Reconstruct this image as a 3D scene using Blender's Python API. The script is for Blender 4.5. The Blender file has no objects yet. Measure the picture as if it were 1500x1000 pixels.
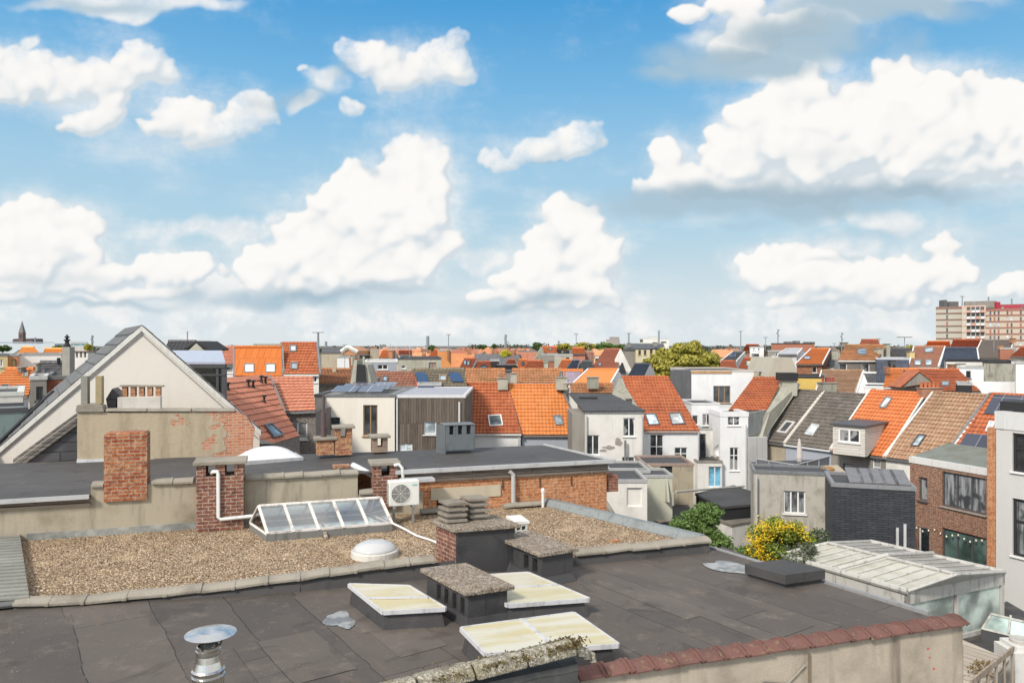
import bpy, math, random
import numpy as np
from mathutils import Vector as V3
random.seed(7)
C = bpy.context.scene.collection
EYE, F, HY, CX = 14.0, 1100.0, 505.0, 750.0
TH = math.radians(17.5)
U = V3((math.cos(TH), math.sin(TH), 0)); VV = V3((-math.sin(TH), math.cos(TH), 0)); X = V3((1, 0, 0)); Yv = V3((0, 1, 0)); Z = V3((0, 0, 1))

# ---------- measuring: a direction seen in the photo, met with a depth or a level
def P(px, py, y): return V3(((px-CX)/F*y, y, EYE+(HY-py)/F*y))
def G(px, py, z):
    y = (EYE-z)*F/(py-HY); return V3(((px-CX)/F*y, y, z))
def on_line(px, A, B):
    "point of the plan line A-B seen in column px"
    k = (px-CX)/F; dx, dy = B[0]-A[0], B[1]-A[1]
    t = (k*A[1]-A[0])/(dx-k*dy); return V3((A[0]+dx*t, A[1]+dy*t, 0))
def on_plane(px, py, p0, n):
    d = V3(((px-CX)/F, 1, (HY-py)/F)); o = V3((0, 0, EYE))
    return o+d*((p0-o).dot(n)/d.dot(n))

# ---------- materials
MATS = {}
def nd(nt, t, ins=None, **kw):
    n = nt.nodes.new(t)
    for k, v in kw.items(): setattr(n, k, v)
    for k, v in (ins or {}).items():
        if isinstance(v, bpy.types.NodeSocket): nt.links.new(v, n.inputs[k])
        else: n.inputs[k].default_value = v
    return n
def c4(c): return (c[0], c[1], c[2], 1)
def mx(nt, f, a, b, mode='MIX'):
    n = nt.nodes.new('ShaderNodeMix'); n.data_type = 'RGBA'; n.blend_type = mode
    for i, v in ((0, f), (6, a), (7, b)):
        if isinstance(v, bpy.types.NodeSocket): nt.links.new(v, n.inputs[i])
        else: n.inputs[i].default_value = v if i == 0 else c4(v)
    return n.outputs[2]
def mth(nt, op, a, b=0.0, c=None, clamp=False):
    n = nt.nodes.new('ShaderNodeMath'); n.operation = op; n.use_clamp = clamp
    for i, v in enumerate((a, b) if c is None else (a, b, c)):
        if isinstance(v, bpy.types.NodeSocket): nt.links.new(v, n.inputs[i])
        else: n.inputs[i].default_value = v
    return n.outputs[0]
def rng(nt, v, a, b, c=0.0, d=1.0):
    n = nd(nt, 'ShaderNodeMapRange', {0: v, 1: a, 2: b, 3: c, 4: d}); n.interpolation_type = 'SMOOTHSTEP'; return n.outputs[0]
def noise(nt, vec, sc, det=4, rough=.55, dist=0.0):
    n = nd(nt, 'ShaderNodeTexNoise', {'Vector': vec, 'Scale': sc, 'Detail': det, 'Roughness': rough, 'Distortion': dist}); return n.outputs[0]
def vscale(nt, vec, s, loc=(0, 0, 0)):
    return nd(nt, 'ShaderNodeMapping', {'Vector': vec, 'Scale': s, 'Location': loc}).outputs[0]
def new(name):
    m = bpy.data.materials.new(name); m.use_nodes = True; nt = m.node_tree; nt.nodes.clear()
    o = nd(nt, 'ShaderNodeOutputMaterial'); b = nd(nt, 'ShaderNodeBsdfPrincipled'); nt.links.new(b.outputs[0], o.inputs[0])
    return m, nt, b
def fin(nt, b, col, rough=.8, hgt=None, bs=.5, dist=.02, metal=0.0, spec=.5):
    for k, v in (('Base Color', col), ('Roughness', rough), ('Metallic', metal), ('Specular IOR Level', spec)):
        if isinstance(v, bpy.types.NodeSocket): nt.links.new(v, b.inputs[k])
        else: b.inputs[k].default_value = c4(v) if k == 'Base Color' else v
    if hgt is not None:
        bn = nd(nt, 'ShaderNodeBump', {'Strength': bs, 'Distance': dist, 'Height': hgt}); nt.links.new(bn.outputs[0], b.inputs['Normal'])
def cached(f):
    def g(*a):
        k = (f.__name__,)+a
        if k not in MATS: MATS[k] = f(*a)
        return MATS[k]
    return g
def pos(nt): return nd(nt, 'ShaderNodeNewGeometry').outputs['Position']
def uvn(nt): return nd(nt, 'ShaderNodeUVMap').outputs[0]

@cached
def plaster(col=(.6, .58, .54), stain=(.25, .23, .19), amt=.35, sc=1.0, rough=.85):
    m, nt, b = new('plaster'); p = pos(nt)
    n1 = noise(nt, p, .9*sc, 6, .6); st = noise(nt, vscale(nt, p, (2.2*sc, 2.2*sc, .28*sc)), 1.6, 5, .6); fn = noise(nt, p, 35, 3)
    f1 = rng(nt, n1, .45, .75, 0, amt); f2 = rng(nt, st, .48, .75, 0, amt)
    f = mth(nt, 'MAXIMUM', f1, f2); c = mx(nt, f, col, stain)
    c = mx(nt, .22, c, mx(nt, fn, (.35, .35, .35), (1, 1, 1)), 'MULTIPLY')
    fin(nt, b, c, rough, mth(nt, 'ADD', fn, n1), .35, .015, 0, .25); return m
@cached
def brick(c1=(.33, .11, .055), c2=(.45, .19, .10), mort=(.42, .38, .32), smear=.25, dark=.3, bw=.22, rh=.075):
    m, nt, b = new('brick'); uv = uvn(nt); p = pos(nt)
    w = noise(nt, p, 3, 3); uv2 = nd(nt, 'ShaderNodeVectorMath', {0: uv, 1: nd(nt, 'ShaderNodeVectorMath', {0: w, 1: (.015, .015, 0)}, operation='MULTIPLY').outputs[0]}, operation='ADD').outputs[0]
    t = nd(nt, 'ShaderNodeTexBrick', {'Vector': uv2, 'Color1': c4(c1), 'Color2': c4(c2), 'Mortar': c4(mort), 'Scale': 1, 'Mortar Size': .009, 'Mortar Smooth': .15, 'Bias': -.1, 'Brick Width': bw, 'Row Height': rh})
    n1 = noise(nt, p, 1.3, 6, .65); n2 = noise(nt, p, 14, 4, .7)
    c = mx(nt, rng(nt, n2, .35, .7, 0, .75), t.outputs[0], (c1[0]*.35, c1[1]*.45, c1[2]*.6))
    c = mx(nt, rng(nt, noise(nt, p, 6, 5, .7), .52, .72, 0, smear), c, mort)
    c = mx(nt, rng(nt, n1, .45, .8, 0, dark), c, (.06, .05, .04))
    h = mth(nt, 'ADD', mth(nt, 'MULTIPLY', t.outputs[1], -1.0), mth(nt, 'MULTIPLY', n2, .8))
    fin(nt, b, c, .9, h, .6, .012, 0, .2); return m
@cached
def tiles(c1=(.42, .12, .04), c2=(.5, .17, .06), dirt=(.09, .05, .03), amt=.35, w=.24, h=.36, lines=False):
    m, nt, b = new('roof_tiles'); uv = uvn(nt); p = pos(nt)
    t = nd(nt, 'ShaderNodeTexBrick', {'Vector': uv, 'Color1': c4(c1), 'Color2': c4(c2), 'Mortar': c4(dirt), 'Scale': 1, 'Mortar Size': .02 if lines else .004, 'Mortar Smooth': .6, 'Bias': 0, 'Brick Width': w, 'Row Height': h}, offset=0.0)
    n1 = noise(nt, p, .55, 5, .65); n2 = noise(nt, p, 7, 4, .7); n3 = noise(nt, vscale(nt, uv, (4.2, .5, 1)), 1.0, 4, .7)
    c = mx(nt, rng(nt, n1, .42, .75, 0, amt), t.outputs[0], dirt); c = mx(nt, rng(nt, n2, .5, .75, 0, amt*1.3), c, dirt)
    c = mx(nt, rng(nt, n3, .5, .8, 0, amt), c, dirt)
    c = mx(nt, rng(nt, noise(nt, p, 2.4, 3), .55, .72, 0, .35), c, (min(1, c2[0]*1.35), c2[1]*1.35, c2[2]*1.5))
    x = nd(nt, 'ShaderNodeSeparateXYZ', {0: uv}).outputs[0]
    s = mth(nt, 'SINE', mth(nt, 'MULTIPLY', x, 2*math.pi/w)); c = mx(nt, rng(nt, s, -.2, -1, 0, .3), c, dirt)  # pan valleys: shading painted into the colour with the dirt tone
    fin(nt, b, c, .8, mth(nt, 'ADD', s, mth(nt, 'MULTIPLY', n2, .6)), .8, .02, 0, .3); return m
@cached
def felt(col=(.05, .047, .045), lite=(.085, .078, .072), bw=6.0, rh=1.0, rough=.75):
    m, nt, b = new('roofing_felt'); uv = uvn(nt); p = pos(nt)
    w = noise(nt, p, .8, 3); uv2 = nd(nt, 'ShaderNodeVectorMath', {0: uv, 1: nd(nt, 'ShaderNodeVectorMath', {0: w, 1: (.12, .12, 0)}, operation='MULTIPLY').outputs[0]}, operation='ADD').outputs[0]
    t = nd(nt, 'ShaderNodeTexBrick', {'Vector': uv2, 'Color1': c4(col), 'Color2': c4([a*.3+d*.7 for a, d in zip(col, lite)]), 'Mortar': c4((.02, .02, .02)), 'Scale': 1, 'Mortar Size': .008, 'Mortar Smooth': .4, 'Bias': 0, 'Brick Width': bw, 'Row Height': rh}, offset=.37)
    n1 = noise(nt, p, .55, 7, .62, .6); n2 = noise(nt, p, 60, 2); n3 = noise(nt, p, 2.2, 6, .7); n4 = noise(nt, vscale(nt, uv, (.35, 1.8, 1)), 2.0, 6, .7, .8)
    c = mx(nt, rng(nt, n1, .4, .68, 0, .6), t.outputs[0], lite); c = mx(nt, rng(nt, n3, .52, .74, 0, .65), c, (lite[0]*1.5, lite[1]*1.45, lite[2]*1.35))
    c = mx(nt, rng(nt, n4, .55, .72, 0, .5), c, (lite[0]*1.25, lite[1]*1.1, lite[2]*.95)); c = mx(nt, rng(nt, noise(nt, p, 1.3, 5, .6, 1.0), .56, .7, 0, .5), c, (col[0]*.6, col[1]*.6, col[2]*.62))
    c = mx(nt, .35, c, mx(nt, n2, (.3, .3, .3), (1, 1, 1)), 'MULTIPLY')
    fin(nt, b, c, rough, mth(nt, 'SUBTRACT', mth(nt, 'ADD', n2, mth(nt, 'MULTIPLY', n3, 2.0)), t.outputs[1]), .35, .01, 0, .35); return m
@cached
def gravel():
    m, nt, b = new('gravel'); p = pos(nt)
    v = nd(nt, 'ShaderNodeTexVoronoi', {'Vector': p, 'Scale': 34.0, 'Randomness': 1.0}); n = noise(nt, p, .7, 6, .6); g = nd(nt, 'ShaderNodeSeparateColor', {0: v.outputs['Color']})
    cr = nd(nt, 'ShaderNodeValToRGB', {0: g.outputs[0]}); e = cr.color_ramp.elements
    e[0].position = 0; e[0].color = (.19, .125, .07, 1); e[1].position = 1; e[1].color = (.8, .66, .5, 1)
    for q, cc in ((.3, (.36, .25, .15)), (.55, (.5, .365, .235)), (.8, (.58, .44, .3))): x = e.new(q); x.color = c4(cc)
    c = mx(nt, rng(nt, v.outputs['Distance'], .35, .75, 0, .8), cr.outputs[0], (.05, .035, .02))
    c = mx(nt, rng(nt, n, .4, .72, 0, .5), c, (.24, .165, .095)); c = mx(nt, rng(nt, noise(nt, p, 2.5, 4, .6), .52, .72, 0, .5), c, (.6, .46, .3))
    c = mx(nt, rng(nt, noise(nt, p, 1.1, 4, .7, 1), .6, .7, 0, .45), c, (.12, .11, .05))
    fin(nt, b, c, .9, mth(nt, 'MULTIPLY', v.outputs['Distance'], -1.0), 1.0, .03, 0, .2); return m
@cached
def aggregate(col=(.15, .12, .095), lite=(.38, .325, .26), moss=(.16, .13, .06), ma=.3, sc=55.0):
    m, nt, b = new('aggregate_concrete'); p = pos(nt); v = nd(nt, 'ShaderNodeTexVoronoi', {'Vector': p, 'Scale': sc}); g = nd(nt, 'ShaderNodeSeparateColor', {0: v.outputs['Color']}).outputs[0]
    c = mx(nt, rng(nt, g, .3, .95), col, lite); n = noise(nt, p, 2.2, 7, .68)
    c = mx(nt, rng(nt, n, .5, .7, 0, ma), c, moss); c = mx(nt, rng(nt, noise(nt, p, 6, 6, .7), .52, .68, 0, .45), c, (.45, .44, .4))
    c = mx(nt, rng(nt, noise(nt, p, 3.3, 5, .6), .55, .7, 0, .5), c, (.07, .06, .05))
    fin(nt, b, c, .95, mth(nt, 'ADD', v.outputs['Distance'], n), .8, .012, 0, .2); return m
@cached
def concrete(col=(.34, .31, .26), dark=(.13, .12, .1), amt=.5):
    m, nt, b = new('concrete'); p = pos(nt); n = noise(nt, p, 1.8, 7, .65); f = noise(nt, p, 28, 4)
    c = mx(nt, rng(nt, n, .4, .72, 0, amt), col, dark); c = mx(nt, rng(nt, noise(nt, p, 9, 5, .7), .55, .75, 0, amt), c, (.3, .27, .14)); c = mx(nt, .35, c, mx(nt, f, (.3, .3, .3), (1, 1, 1)), 'MULTIPLY')
    fin(nt, b, c, .92, mth(nt, 'ADD', f, n), .5, .02, 0, .2); return m
@cached
def paint(col=(.7, .7, .68), rough=.45, dirt=.15, metal=0.0):
    m, nt, b = new('paint'); p = pos(nt); n = noise(nt, p, 3.1, 6, .65); s = noise(nt, vscale(nt, p, (6, 6, .8)), 1.5, 4)
    f = mth(nt, 'MAXIMUM', rng(nt, n, .5, .78, 0, dirt*2), rng(nt, s, .5, .75, 0, dirt*2))
    fin(nt, b, mx(nt, f, col, tuple(x*.4 for x in col)), rough, n, .1, .01, metal, .5); return m
@cached
def metal(col=(.5, .5, .5), rough=.3):
    m, nt, b = new('metal'); p = pos(nt); n = noise(nt, p, 8, 4)
    fin(nt, b, mx(nt, n, tuple(x*.75 for x in col), col), rng(nt, n, .3, .7, rough*.7, rough*1.5), n, .08, .01, 1.0, .5); return m
@cached
def glass(col=(.03, .04, .045), rough=.06):
    m, nt, b = new('window_glass'); p = pos(nt); n = noise(nt, p, 1.1, 3)
    fin(nt, b, mx(nt, rng(nt, n, .35, .65), tuple(x*.5 for x in col), tuple(min(1, x*1.7) for x in col)), rough, n, .04, .02, 0, .8); return m
@cached
def clear(tint=(.75, .83, .82), mixf=.35):
    m, nt, b = new('clear_glazing'); o = [x for x in nt.nodes if x.type == 'OUTPUT_MATERIAL'][0]
    g = nd(nt, 'ShaderNodeBsdfGlossy', {'Color': (1, 1, 1, 1), 'Roughness': .03}); t = nd(nt, 'ShaderNodeBsdfTransparent', {'Color': c4(tint)})
    fr = nd(nt, 'ShaderNodeFresnel', {'IOR': 1.5}).outputs[0]; f = mth(nt, 'ADD', mth(nt, 'MULTIPLY', fr, .9), mixf*.3, None, True)
    s = nd(nt, 'ShaderNodeMixShader', {0: f, 1: t.outputs[0], 2: g.outputs[0]}); nt.links.new(s.outputs[0], o.inputs[0]); return m
@cached
def milky(col=(.62, .6, .4), rough=.35, var=(.68, .68, .62)):
    m, nt, b = new('opal_sheet'); p = pos(nt); uv = uvn(nt); n = noise(nt, vscale(nt, uv, (.35, 2.2, 1)), 1.1, 4, .6); n2 = noise(nt, p, 3.5, 6, .7)
    c = mx(nt, rng(nt, n, .4, .6), col, var); c = mx(nt, rng(nt, n2, .52, .75, 0, .3), c, (.33, .3, .2))
    fin(nt, b, c, rough, n2, .05, .01, 0, .5); return m
@cached
def solar(col=(.03, .04, .09), line=(.3, .32, .36), w=1.0, h=1.6):
    m, nt, b = new('solar_cells'); uv = uvn(nt)
    t = nd(nt, 'ShaderNodeTexBrick', {'Vector': uv, 'Color1': c4(col), 'Color2': c4(tuple(x*1.4 for x in col)), 'Mortar': c4(line), 'Scale': 1, 'Mortar Size': .02, 'Mortar Smooth': .1, 'Brick Width': w, 'Row Height': h}, offset=0.0)
    fin(nt, b, t.outputs[0], .18, None, 0, 0, 0, .6); return m
@cached
def wood(col=(.1, .075, .06), lite=(.2, .16, .13), w=.14, vert=True):
    m, nt, b = new('wood_boards'); uv = uvn(nt); p = pos(nt)
    a = {'Brick Width': w, 'Row Height': 5.0} if vert else {'Brick Width': 3.0, 'Row Height': w}
    t = nd(nt, 'ShaderNodeTexBrick', {'Vector': uv, 'Color1': c4(col), 'Color2': c4(lite), 'Mortar': (.015, .012, .01, 1), 'Scale': 1, 'Mortar Size': .008, 'Bias': -.2, **a})
    g = noise(nt, vscale(nt, uv, (9, .8, 1) if vert else (.8, 9, 1)), 2.0, 5, .7)
    c = mx(nt, rng(nt, g, .35, .7, 0, .6), t.outputs[0], lite)
    fin(nt, b, c, .85, mth(nt, 'SUBTRACT', g, t.outputs[1]), .5, .01, 0, .2); return m
@cached
def patched(x0=-7.6, thr=.6):
    "rendered wall where the render has come off and the bricks show"
    m, nt, b = new('patched_render'); uv = uvn(nt); p = pos(nt); xx = nd(nt, 'ShaderNodeSeparateXYZ', {0: p}).outputs[0]
    t = nd(nt, 'ShaderNodeTexBrick', {'Vector': uv, 'Color1': (.42, .12, .05, 1), 'Color2': (.52, .2, .1, 1), 'Mortar': (.42, .37, .3, 1), 'Scale': 1, 'Mortar Size': .009, 'Brick Width': .22, 'Row Height': .075})
    n = noise(nt, p, 1.5, 6, .6); n2 = noise(nt, p, 9, 5, .7)
    edge = mth(nt, 'ADD', mth(nt, 'MULTIPLY', mth(nt, 'SUBTRACT', xx, x0), 1.5), mth(nt, 'MULTIPLY', mth(nt, 'SUBTRACT', n, .5), 1.8))
    f = mth(nt, 'MAXIMUM', rng(nt, edge, .0, .06), rng(nt, n, thr+.045, thr+.055))
    pl = mx(nt, rng(nt, noise(nt, vscale(nt, p, (2, 2, .4)), 1.3, 6, .65), .42, .72, 0, .6), (.42, .35, .25), (.24, .19, .13)); pl = mx(nt, rng(nt, n2, .55, .75, 0, .3), pl, (.12, .1, .08))
    bk = mx(nt, rng(nt, n2, .4, .7, 0, .5), t.outputs[0], (.42, .35, .27))
    fin(nt, b, mx(nt, f, pl, bk), .9, mth(nt, 'SUBTRACT', n2, mth(nt, 'MULTIPLY', f, 1.5)), .6, .02, 0, .2); return m
@cached
def slate(col=(.05, .052, .058), lite=(.09, .09, .095), w=.3, h=.22):
    m, nt, b = new('slates'); uv = uvn(nt); p = pos(nt)
    t = nd(nt, 'ShaderNodeTexBrick', {'Vector': uv, 'Color1': c4(col), 'Color2': c4(lite), 'Mortar': (.012, .012, .013, 1), 'Scale': 1, 'Mortar Size': .012, 'Mortar Smooth': .4, 'Brick Width': w, 'Row Height': h})
    n = noise(nt, p, 2, 5, .65); c = mx(nt, rng(nt, n, .5, .75, 0, .5), t.outputs[0], tuple(x*1.6 for x in lite))
    fin(nt, b, c, .6, mth(nt, 'SUBTRACT', n, t.outputs[1]), .5, .02, 0, .4); return m
@cached
def foliage(c1, c2, c3):
    m, nt, b = new('foliage'); p = pos(nt); oi = nd(nt, 'ShaderNodeNewGeometry').outputs['Random Per Island']
    cr = nd(nt, 'ShaderNodeValToRGB', {0: mth(nt, 'ADD', mth(nt, 'MULTIPLY', oi, .6), mth(nt, 'MULTIPLY', noise(nt, p, .8, 3), .4))}); e = cr.color_ramp.elements
    e[0].position = .2; e[0].color = c4(c1); e[1].position = .85; e[1].color = c4(c3); x = e.new(.55); x.color = c4(c2)
    fin(nt, b, cr.outputs[0], .6, None, 0, 0, 0, .3)
    tr = nd(nt, 'ShaderNodeBsdfTranslucent', {'Color': cr.outputs[0]}); o = [q for q in nt.nodes if q.type == 'OUTPUT_MATERIAL'][0]
    s = nd(nt, 'ShaderNodeMixShader', {0: .3, 1: b.outputs[0], 2: tr.outputs[0]}); nt.links.new(s.outputs[0], o.inputs[0]); return m

# ---------- mesh building
class MB:
    def __init__(s, ua=None): s.v = []; s.f = []; s.ua = ua or U
    def face(s, pts):
        i = len(s.v); s.v += [tuple(p) for p in pts]; s.f.append(tuple(range(i, i+len(pts)))); return s
    def grid(s, rows, flip=False):
        n = len(rows[0]); i = len(s.v)
        for r in rows: s.v += [tuple(p) for p in r]
        for a in range(len(rows)-1):
            for b in range(n-1):
                q = (i+a*n+b, i+a*n+b+1, i+(a+1)*n+b+1, i+(a+1)*n+b); s.f.append(q[::-1] if flip else q)
        return s
    def box(s, o, a, b, c):
        o = V3(o); a = V3(a); b = V3(b); c = V3(c)
        if a.cross(b).dot(c) < 0: a, b = b, a
        i = len(s.v); s.v += [tuple(o+a*x+b*y+c*z) for z in (0, 1) for y in (0, 1) for x in (0, 1)]
        s.f += [tuple(i+k for k in q) for q in ((0, 2, 3, 1), (4, 5, 7, 6), (0, 1, 5, 4), (2, 6, 7, 3), (0, 4, 6, 2), (1, 3, 7, 5))]; return s
    def prism(s, pts, d):
        "closed polygon pts swept by d"
        pts = [V3(p) for p in pts]; d = V3(d); n = V3((0, 0, 0))
        for k in range(len(pts)): n += (pts[k]-pts[0]).cross(pts[(k+1) % len(pts)]-pts[0])
        if n.dot(d) > 0: pts = pts[::-1]
        i = len(s.v); k = len(pts); s.v += [tuple(p) for p in pts]+[tuple(p+d) for p in pts]
        s.f.append(tuple(range(i, i+k))); s.f.append(tuple(range(i+2*k-1, i+k-1, -1)))
        for j in range(k):
            a, b = j, (j+1) % k; s.f.append((i+b, i+a, i+k+a, i+k+b))
        return s
    def tube(s, path, r, n=8, cap=True):
        path = [V3(p) for p in path]; rings = []
        for k, p in enumerate(path):
            t = (path[min(k+1, len(path)-1)]-path[max(k-1, 0)]).normalized(); a = t.cross(Z if abs(t.z) < .95 else X).normalized(); b = t.cross(a)
            rr = r[k] if isinstance(r, (list, tuple)) else r
            rings.append([p+(a*math.cos(q*2*math.pi/n)+b*math.sin(q*2*math.pi/n))*rr for q in range(n)])
        i = len(s.v)
        for g in rings: s.v += [tuple(q) for q in g]
        for k in range(len(path)-1):
            for q in range(n): s.f.append((i+k*n+q, i+k*n+(q+1) % n, i+(k+1)*n+(q+1) % n, i+(k+1)*n+q))
        if cap: s.f.append(tuple(i+q for q in range(n))[::-1]); s.f.append(tuple(i+(len(path)-1)*n+q for q in range(n)))
        return s
    def lathe(s, c, prof, n=20):
        c = V3(c); i = len(s.v)
        for r, z in prof: s.v += [tuple(c+V3((r*math.cos(q*2*math.pi/n), r*math.sin(q*2*math.pi/n), z))) for q in range(n)]
        for k in range(len(prof)-1):
            for q in range(n): s.f.append((i+k*n+q, i+k*n+(q+1) % n, i+(k+1)*n+(q+1) % n, i+(k+1)*n+q))
        s.f.append(tuple(i+q for q in range(n))[::-1]); s.f.append(tuple(i+(len(prof)-1)*n+q for q in range(n))); return s
    def build(s, name, m, parent=None, smooth=False, bevel=0, label=None, loc=None):
        me = bpy.data.meshes.new(name); org = V3(loc) if loc is not None else V3([sum(c)/len(s.v) for c in zip(*s.v)])
        me.from_pydata([tuple(V3(v)-org) for v in s.v], [], s.f); me.materials.append(m)
        ul = me.uv_layers.new(name='UVMap'); me.update()
        nf = len(me.polygons)
        if nf:
            co = np.array(s.v, dtype=np.float64); nl = len(me.loops)
            vi = np.empty(nl, np.int32); me.loops.foreach_get('vertex_index', vi)
            nn = np.empty(nf*3); me.polygons.foreach_get('normal', nn); nn = nn.reshape(-1, 3)
            tot = np.empty(nf, np.int32); me.polygons.foreach_get('loop_total', tot); ln = np.repeat(nn, tot, axis=0)
            t = np.stack([-ln[:, 1], ln[:, 0], np.zeros(nl)], 1); L = np.linalg.norm(t, axis=1); flat = L < .12
            t[flat] = (s.ua.x, s.ua.y, 0); L[flat] = 1; t /= L[:, None]; bb = np.cross(ln, t); p = co[vi]
            uv = np.stack([(p*t).sum(1), (p*bb).sum(1)], 1).astype(np.float32); ul.data.foreach_set('uv', uv.ravel())
        if smooth: me.polygons.foreach_set('use_smooth', [True]*nf)
        o = bpy.data.objects.new(name, me); C.objects.link(o); o.location = org
        if parent is not None: o.parent = parent; o.location = org-wloc(parent)
        if bevel:
            bm = o.modifiers.new('Bevel', 'BEVEL'); bm.width = bevel; bm.segments = 2; bm.limit_method = 'ANGLE'
        if label: o['label'] = label
        return o
def wloc(o):
    p = V3(o.location)
    while o.parent: o = o.parent; p += V3(o.location)
    return p
def tag(o, label, cat, group=None, kind=None):
    o['label'] = label; o['category'] = cat
    if group: o['group'] = group
    if kind: o['kind'] = kind
    return o
def thing(name, label, cat, loc, group=None):
    o = bpy.data.objects.new(name, None); C.objects.link(o); o.location = V3(loc); o.empty_display_size = .2; return tag(o, label, cat, group)
def structure(name, mb, m): o = mb.build(name, m); o['kind'] = 'structure'; return o

# ---------- walls with openings, roofs, windows
def nrm(A, B):
    d = V3((B[0]-A[0], B[1]-A[1], 0)).normalized(); return d, V3((d.y, -d.x, 0))
def wall(mb, A, B, z0, z1, holes=(), dep=.12):
    "holes: (u0,u1,z0,z1) in metres along A-B"
    A = V3((A[0], A[1], 0)); B = V3((B[0], B[1], 0)); d, n = nrm(A, B); L = (B-A).length
    us = sorted({0, L, *[min(max(h[i], 0), L) for h in holes for i in (0, 1)]}); zs = sorted({z0, z1, *[min(max(h[i], z0), z1) for h in holes for i in (2, 3)]})
    def p(u, z, q=0): return A+d*u+Z*z-n*q
    for i in range(len(us)-1):
        for j in range(len(zs)-1):
            uc, zc = (us[i]+us[i+1])/2, (zs[j]+zs[j+1])/2
            if any(h[0] < uc < h[1] and h[2] < zc < h[3] for h in holes): continue
            mb.face([p(us[i], zs[j]), p(us[i+1], zs[j]), p(us[i+1], zs[j+1]), p(us[i], zs[j+1])])
    for a, b, c, e in holes:
        a, b = max(a, 0), min(b, L)
        mb.face([p(a, c), p(a, e), p(a, e, dep), p(a, c, dep)]); mb.face([p(b, c, dep), p(b, e, dep), p(b, e), p(b, c)])
        mb.face([p(a, c), p(a, c, dep), p(b, c, dep), p(b, c)]); mb.face([p(a, e, dep), p(a, e), p(b, e), p(b, e, dep)])
def hole_px(A, B, x0, y0, x1, y1):
    "opening seen between columns x0,x1 and rows y0,y1 (at its middle) on the wall A-B"
    A = V3((A[0], A[1], 0)); a = on_line(x0, A, B); b = on_line(x1, A, B); m = (a.y+b.y)/2
    return ((a-A).length*(1 if (a-A).dot(V3(B)-A) > 0 else -1), (b-A).length, EYE+(HY-y1)/F*m, EYE+(HY-y0)/F*m)
WHITE = lambda: paint((.72, .72, .7), .4, .12)
@cached
def net():
    m, nt, b = new('net_curtain'); uv = uvn(nt); n = noise(nt, vscale(nt, uv, (9, .6, 1)), 1.5, 4, .6); g = noise(nt, uv, .9, 2)
    fin(nt, b, mx(nt, rng(nt, g, .48, .54), mx(nt, n, (.12, .125, .13), (.42, .42, .41)), (.03, .035, .04)), .1, None, 0, 0, 0, .8); return m
def window(par, A, B, h, fm=None, pm=None, nx=2, ny=1, fw=.055, dep=.12, sill=True, name='window', label=None, mid=None, curtain=None):
    fm = fm or WHITE(); pm = pm or (glass(), glass((.05, .055, .06), .05), net())[int(abs(h[0]*7+h[2]*13)) % 3]; A = V3((A[0], A[1], 0)); d, n = nrm(A, B); a, b, c, e = h; off = -n*(dep-.004)
    def p(u, z, q=0): return A+d*u+Z*z+off+n*q
    mb = MB(); t = .05
    mb.box(p(a, c), d*(b-a), Z*fw, n*t); mb.box(p(a, e-fw), d*(b-a), Z*fw, n*t)
    mb.box(p(a, c+fw), d*fw, Z*(e-c-2*fw), n*t); mb.box(p(b-fw, c+fw), d*fw, Z*(e-c-2*fw), n*t)
    for k in range(1, nx): u = a+(b-a)*k/nx; mb.box(p(u-fw*.6, c+fw), d*fw*1.2, Z*(e-c-2*fw), n*(t-.004))
    for k in range(1, ny):
        z = c+(e-c)*(k/ny if mid is None else mid); mb.box(p(a+fw, z-fw*.5), d*(b-a-2*fw), Z*fw, n*(t-.008))
    w = mb.build(name, fm, par, label=label)
    g = MB(); g.face([p(a+.01, c+.01, .015), p(b-.01, c+.01, .015), p(b-.01, e-.01, .015), p(a+.01, e-.01, .015)])
    g.build('pane', pm, w)
    if sill: MB().box(p(a-.06, c-.06, dep-.02), d*(b-a+.12), Z*.05, n*.09).build('window_sill', fm if sill is True else sill, w)
    return w
def tiled(mb, EL, ER, RL, RR, course=.36, lift=.06, cols=1):
    EL, ER, RL, RR = map(V3, (EL, ER, RL, RR)); n = (ER-EL).cross(RL-EL).normalized()
    if n.z < 0: n = -n
    k = max(1, round(((RL+RR)/2-(EL+ER)/2).length/course))
    for i in range(k):
        a, b = i/k, (i+1)/k
        l0, r0, l1, r1 = EL.lerp(RL, a)+n*lift, ER.lerp(RR, a)+n*lift, EL.lerp(RL, b)+n*.006, ER.lerp(RR, b)+n*.006
        if i < k-1: up_ = ((RL+RR)/2-(EL+ER)/2).normalized()*.09; l1 += up_; r1 += up_
        mb.face([l0, r0, r1, l1]); dn = n*(lift if i else lift+.08)-((RL+RR)/2-(EL+ER)/2).normalized()*.07
        mb.face([l0-dn, r0-dn, r0, l0]); mb.face([l0-n*lift, l0, l1]); mb.face([r0, r0-n*lift, r1])
def flat_sheet(mb, pts, th=.05):
    pts = [V3(p) for p in pts]; n = (pts[1]-pts[0]).cross(pts[2]-pts[0]).normalized()
    if n.z < 0: n = -n
    mb.prism(pts, -n*th)
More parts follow.
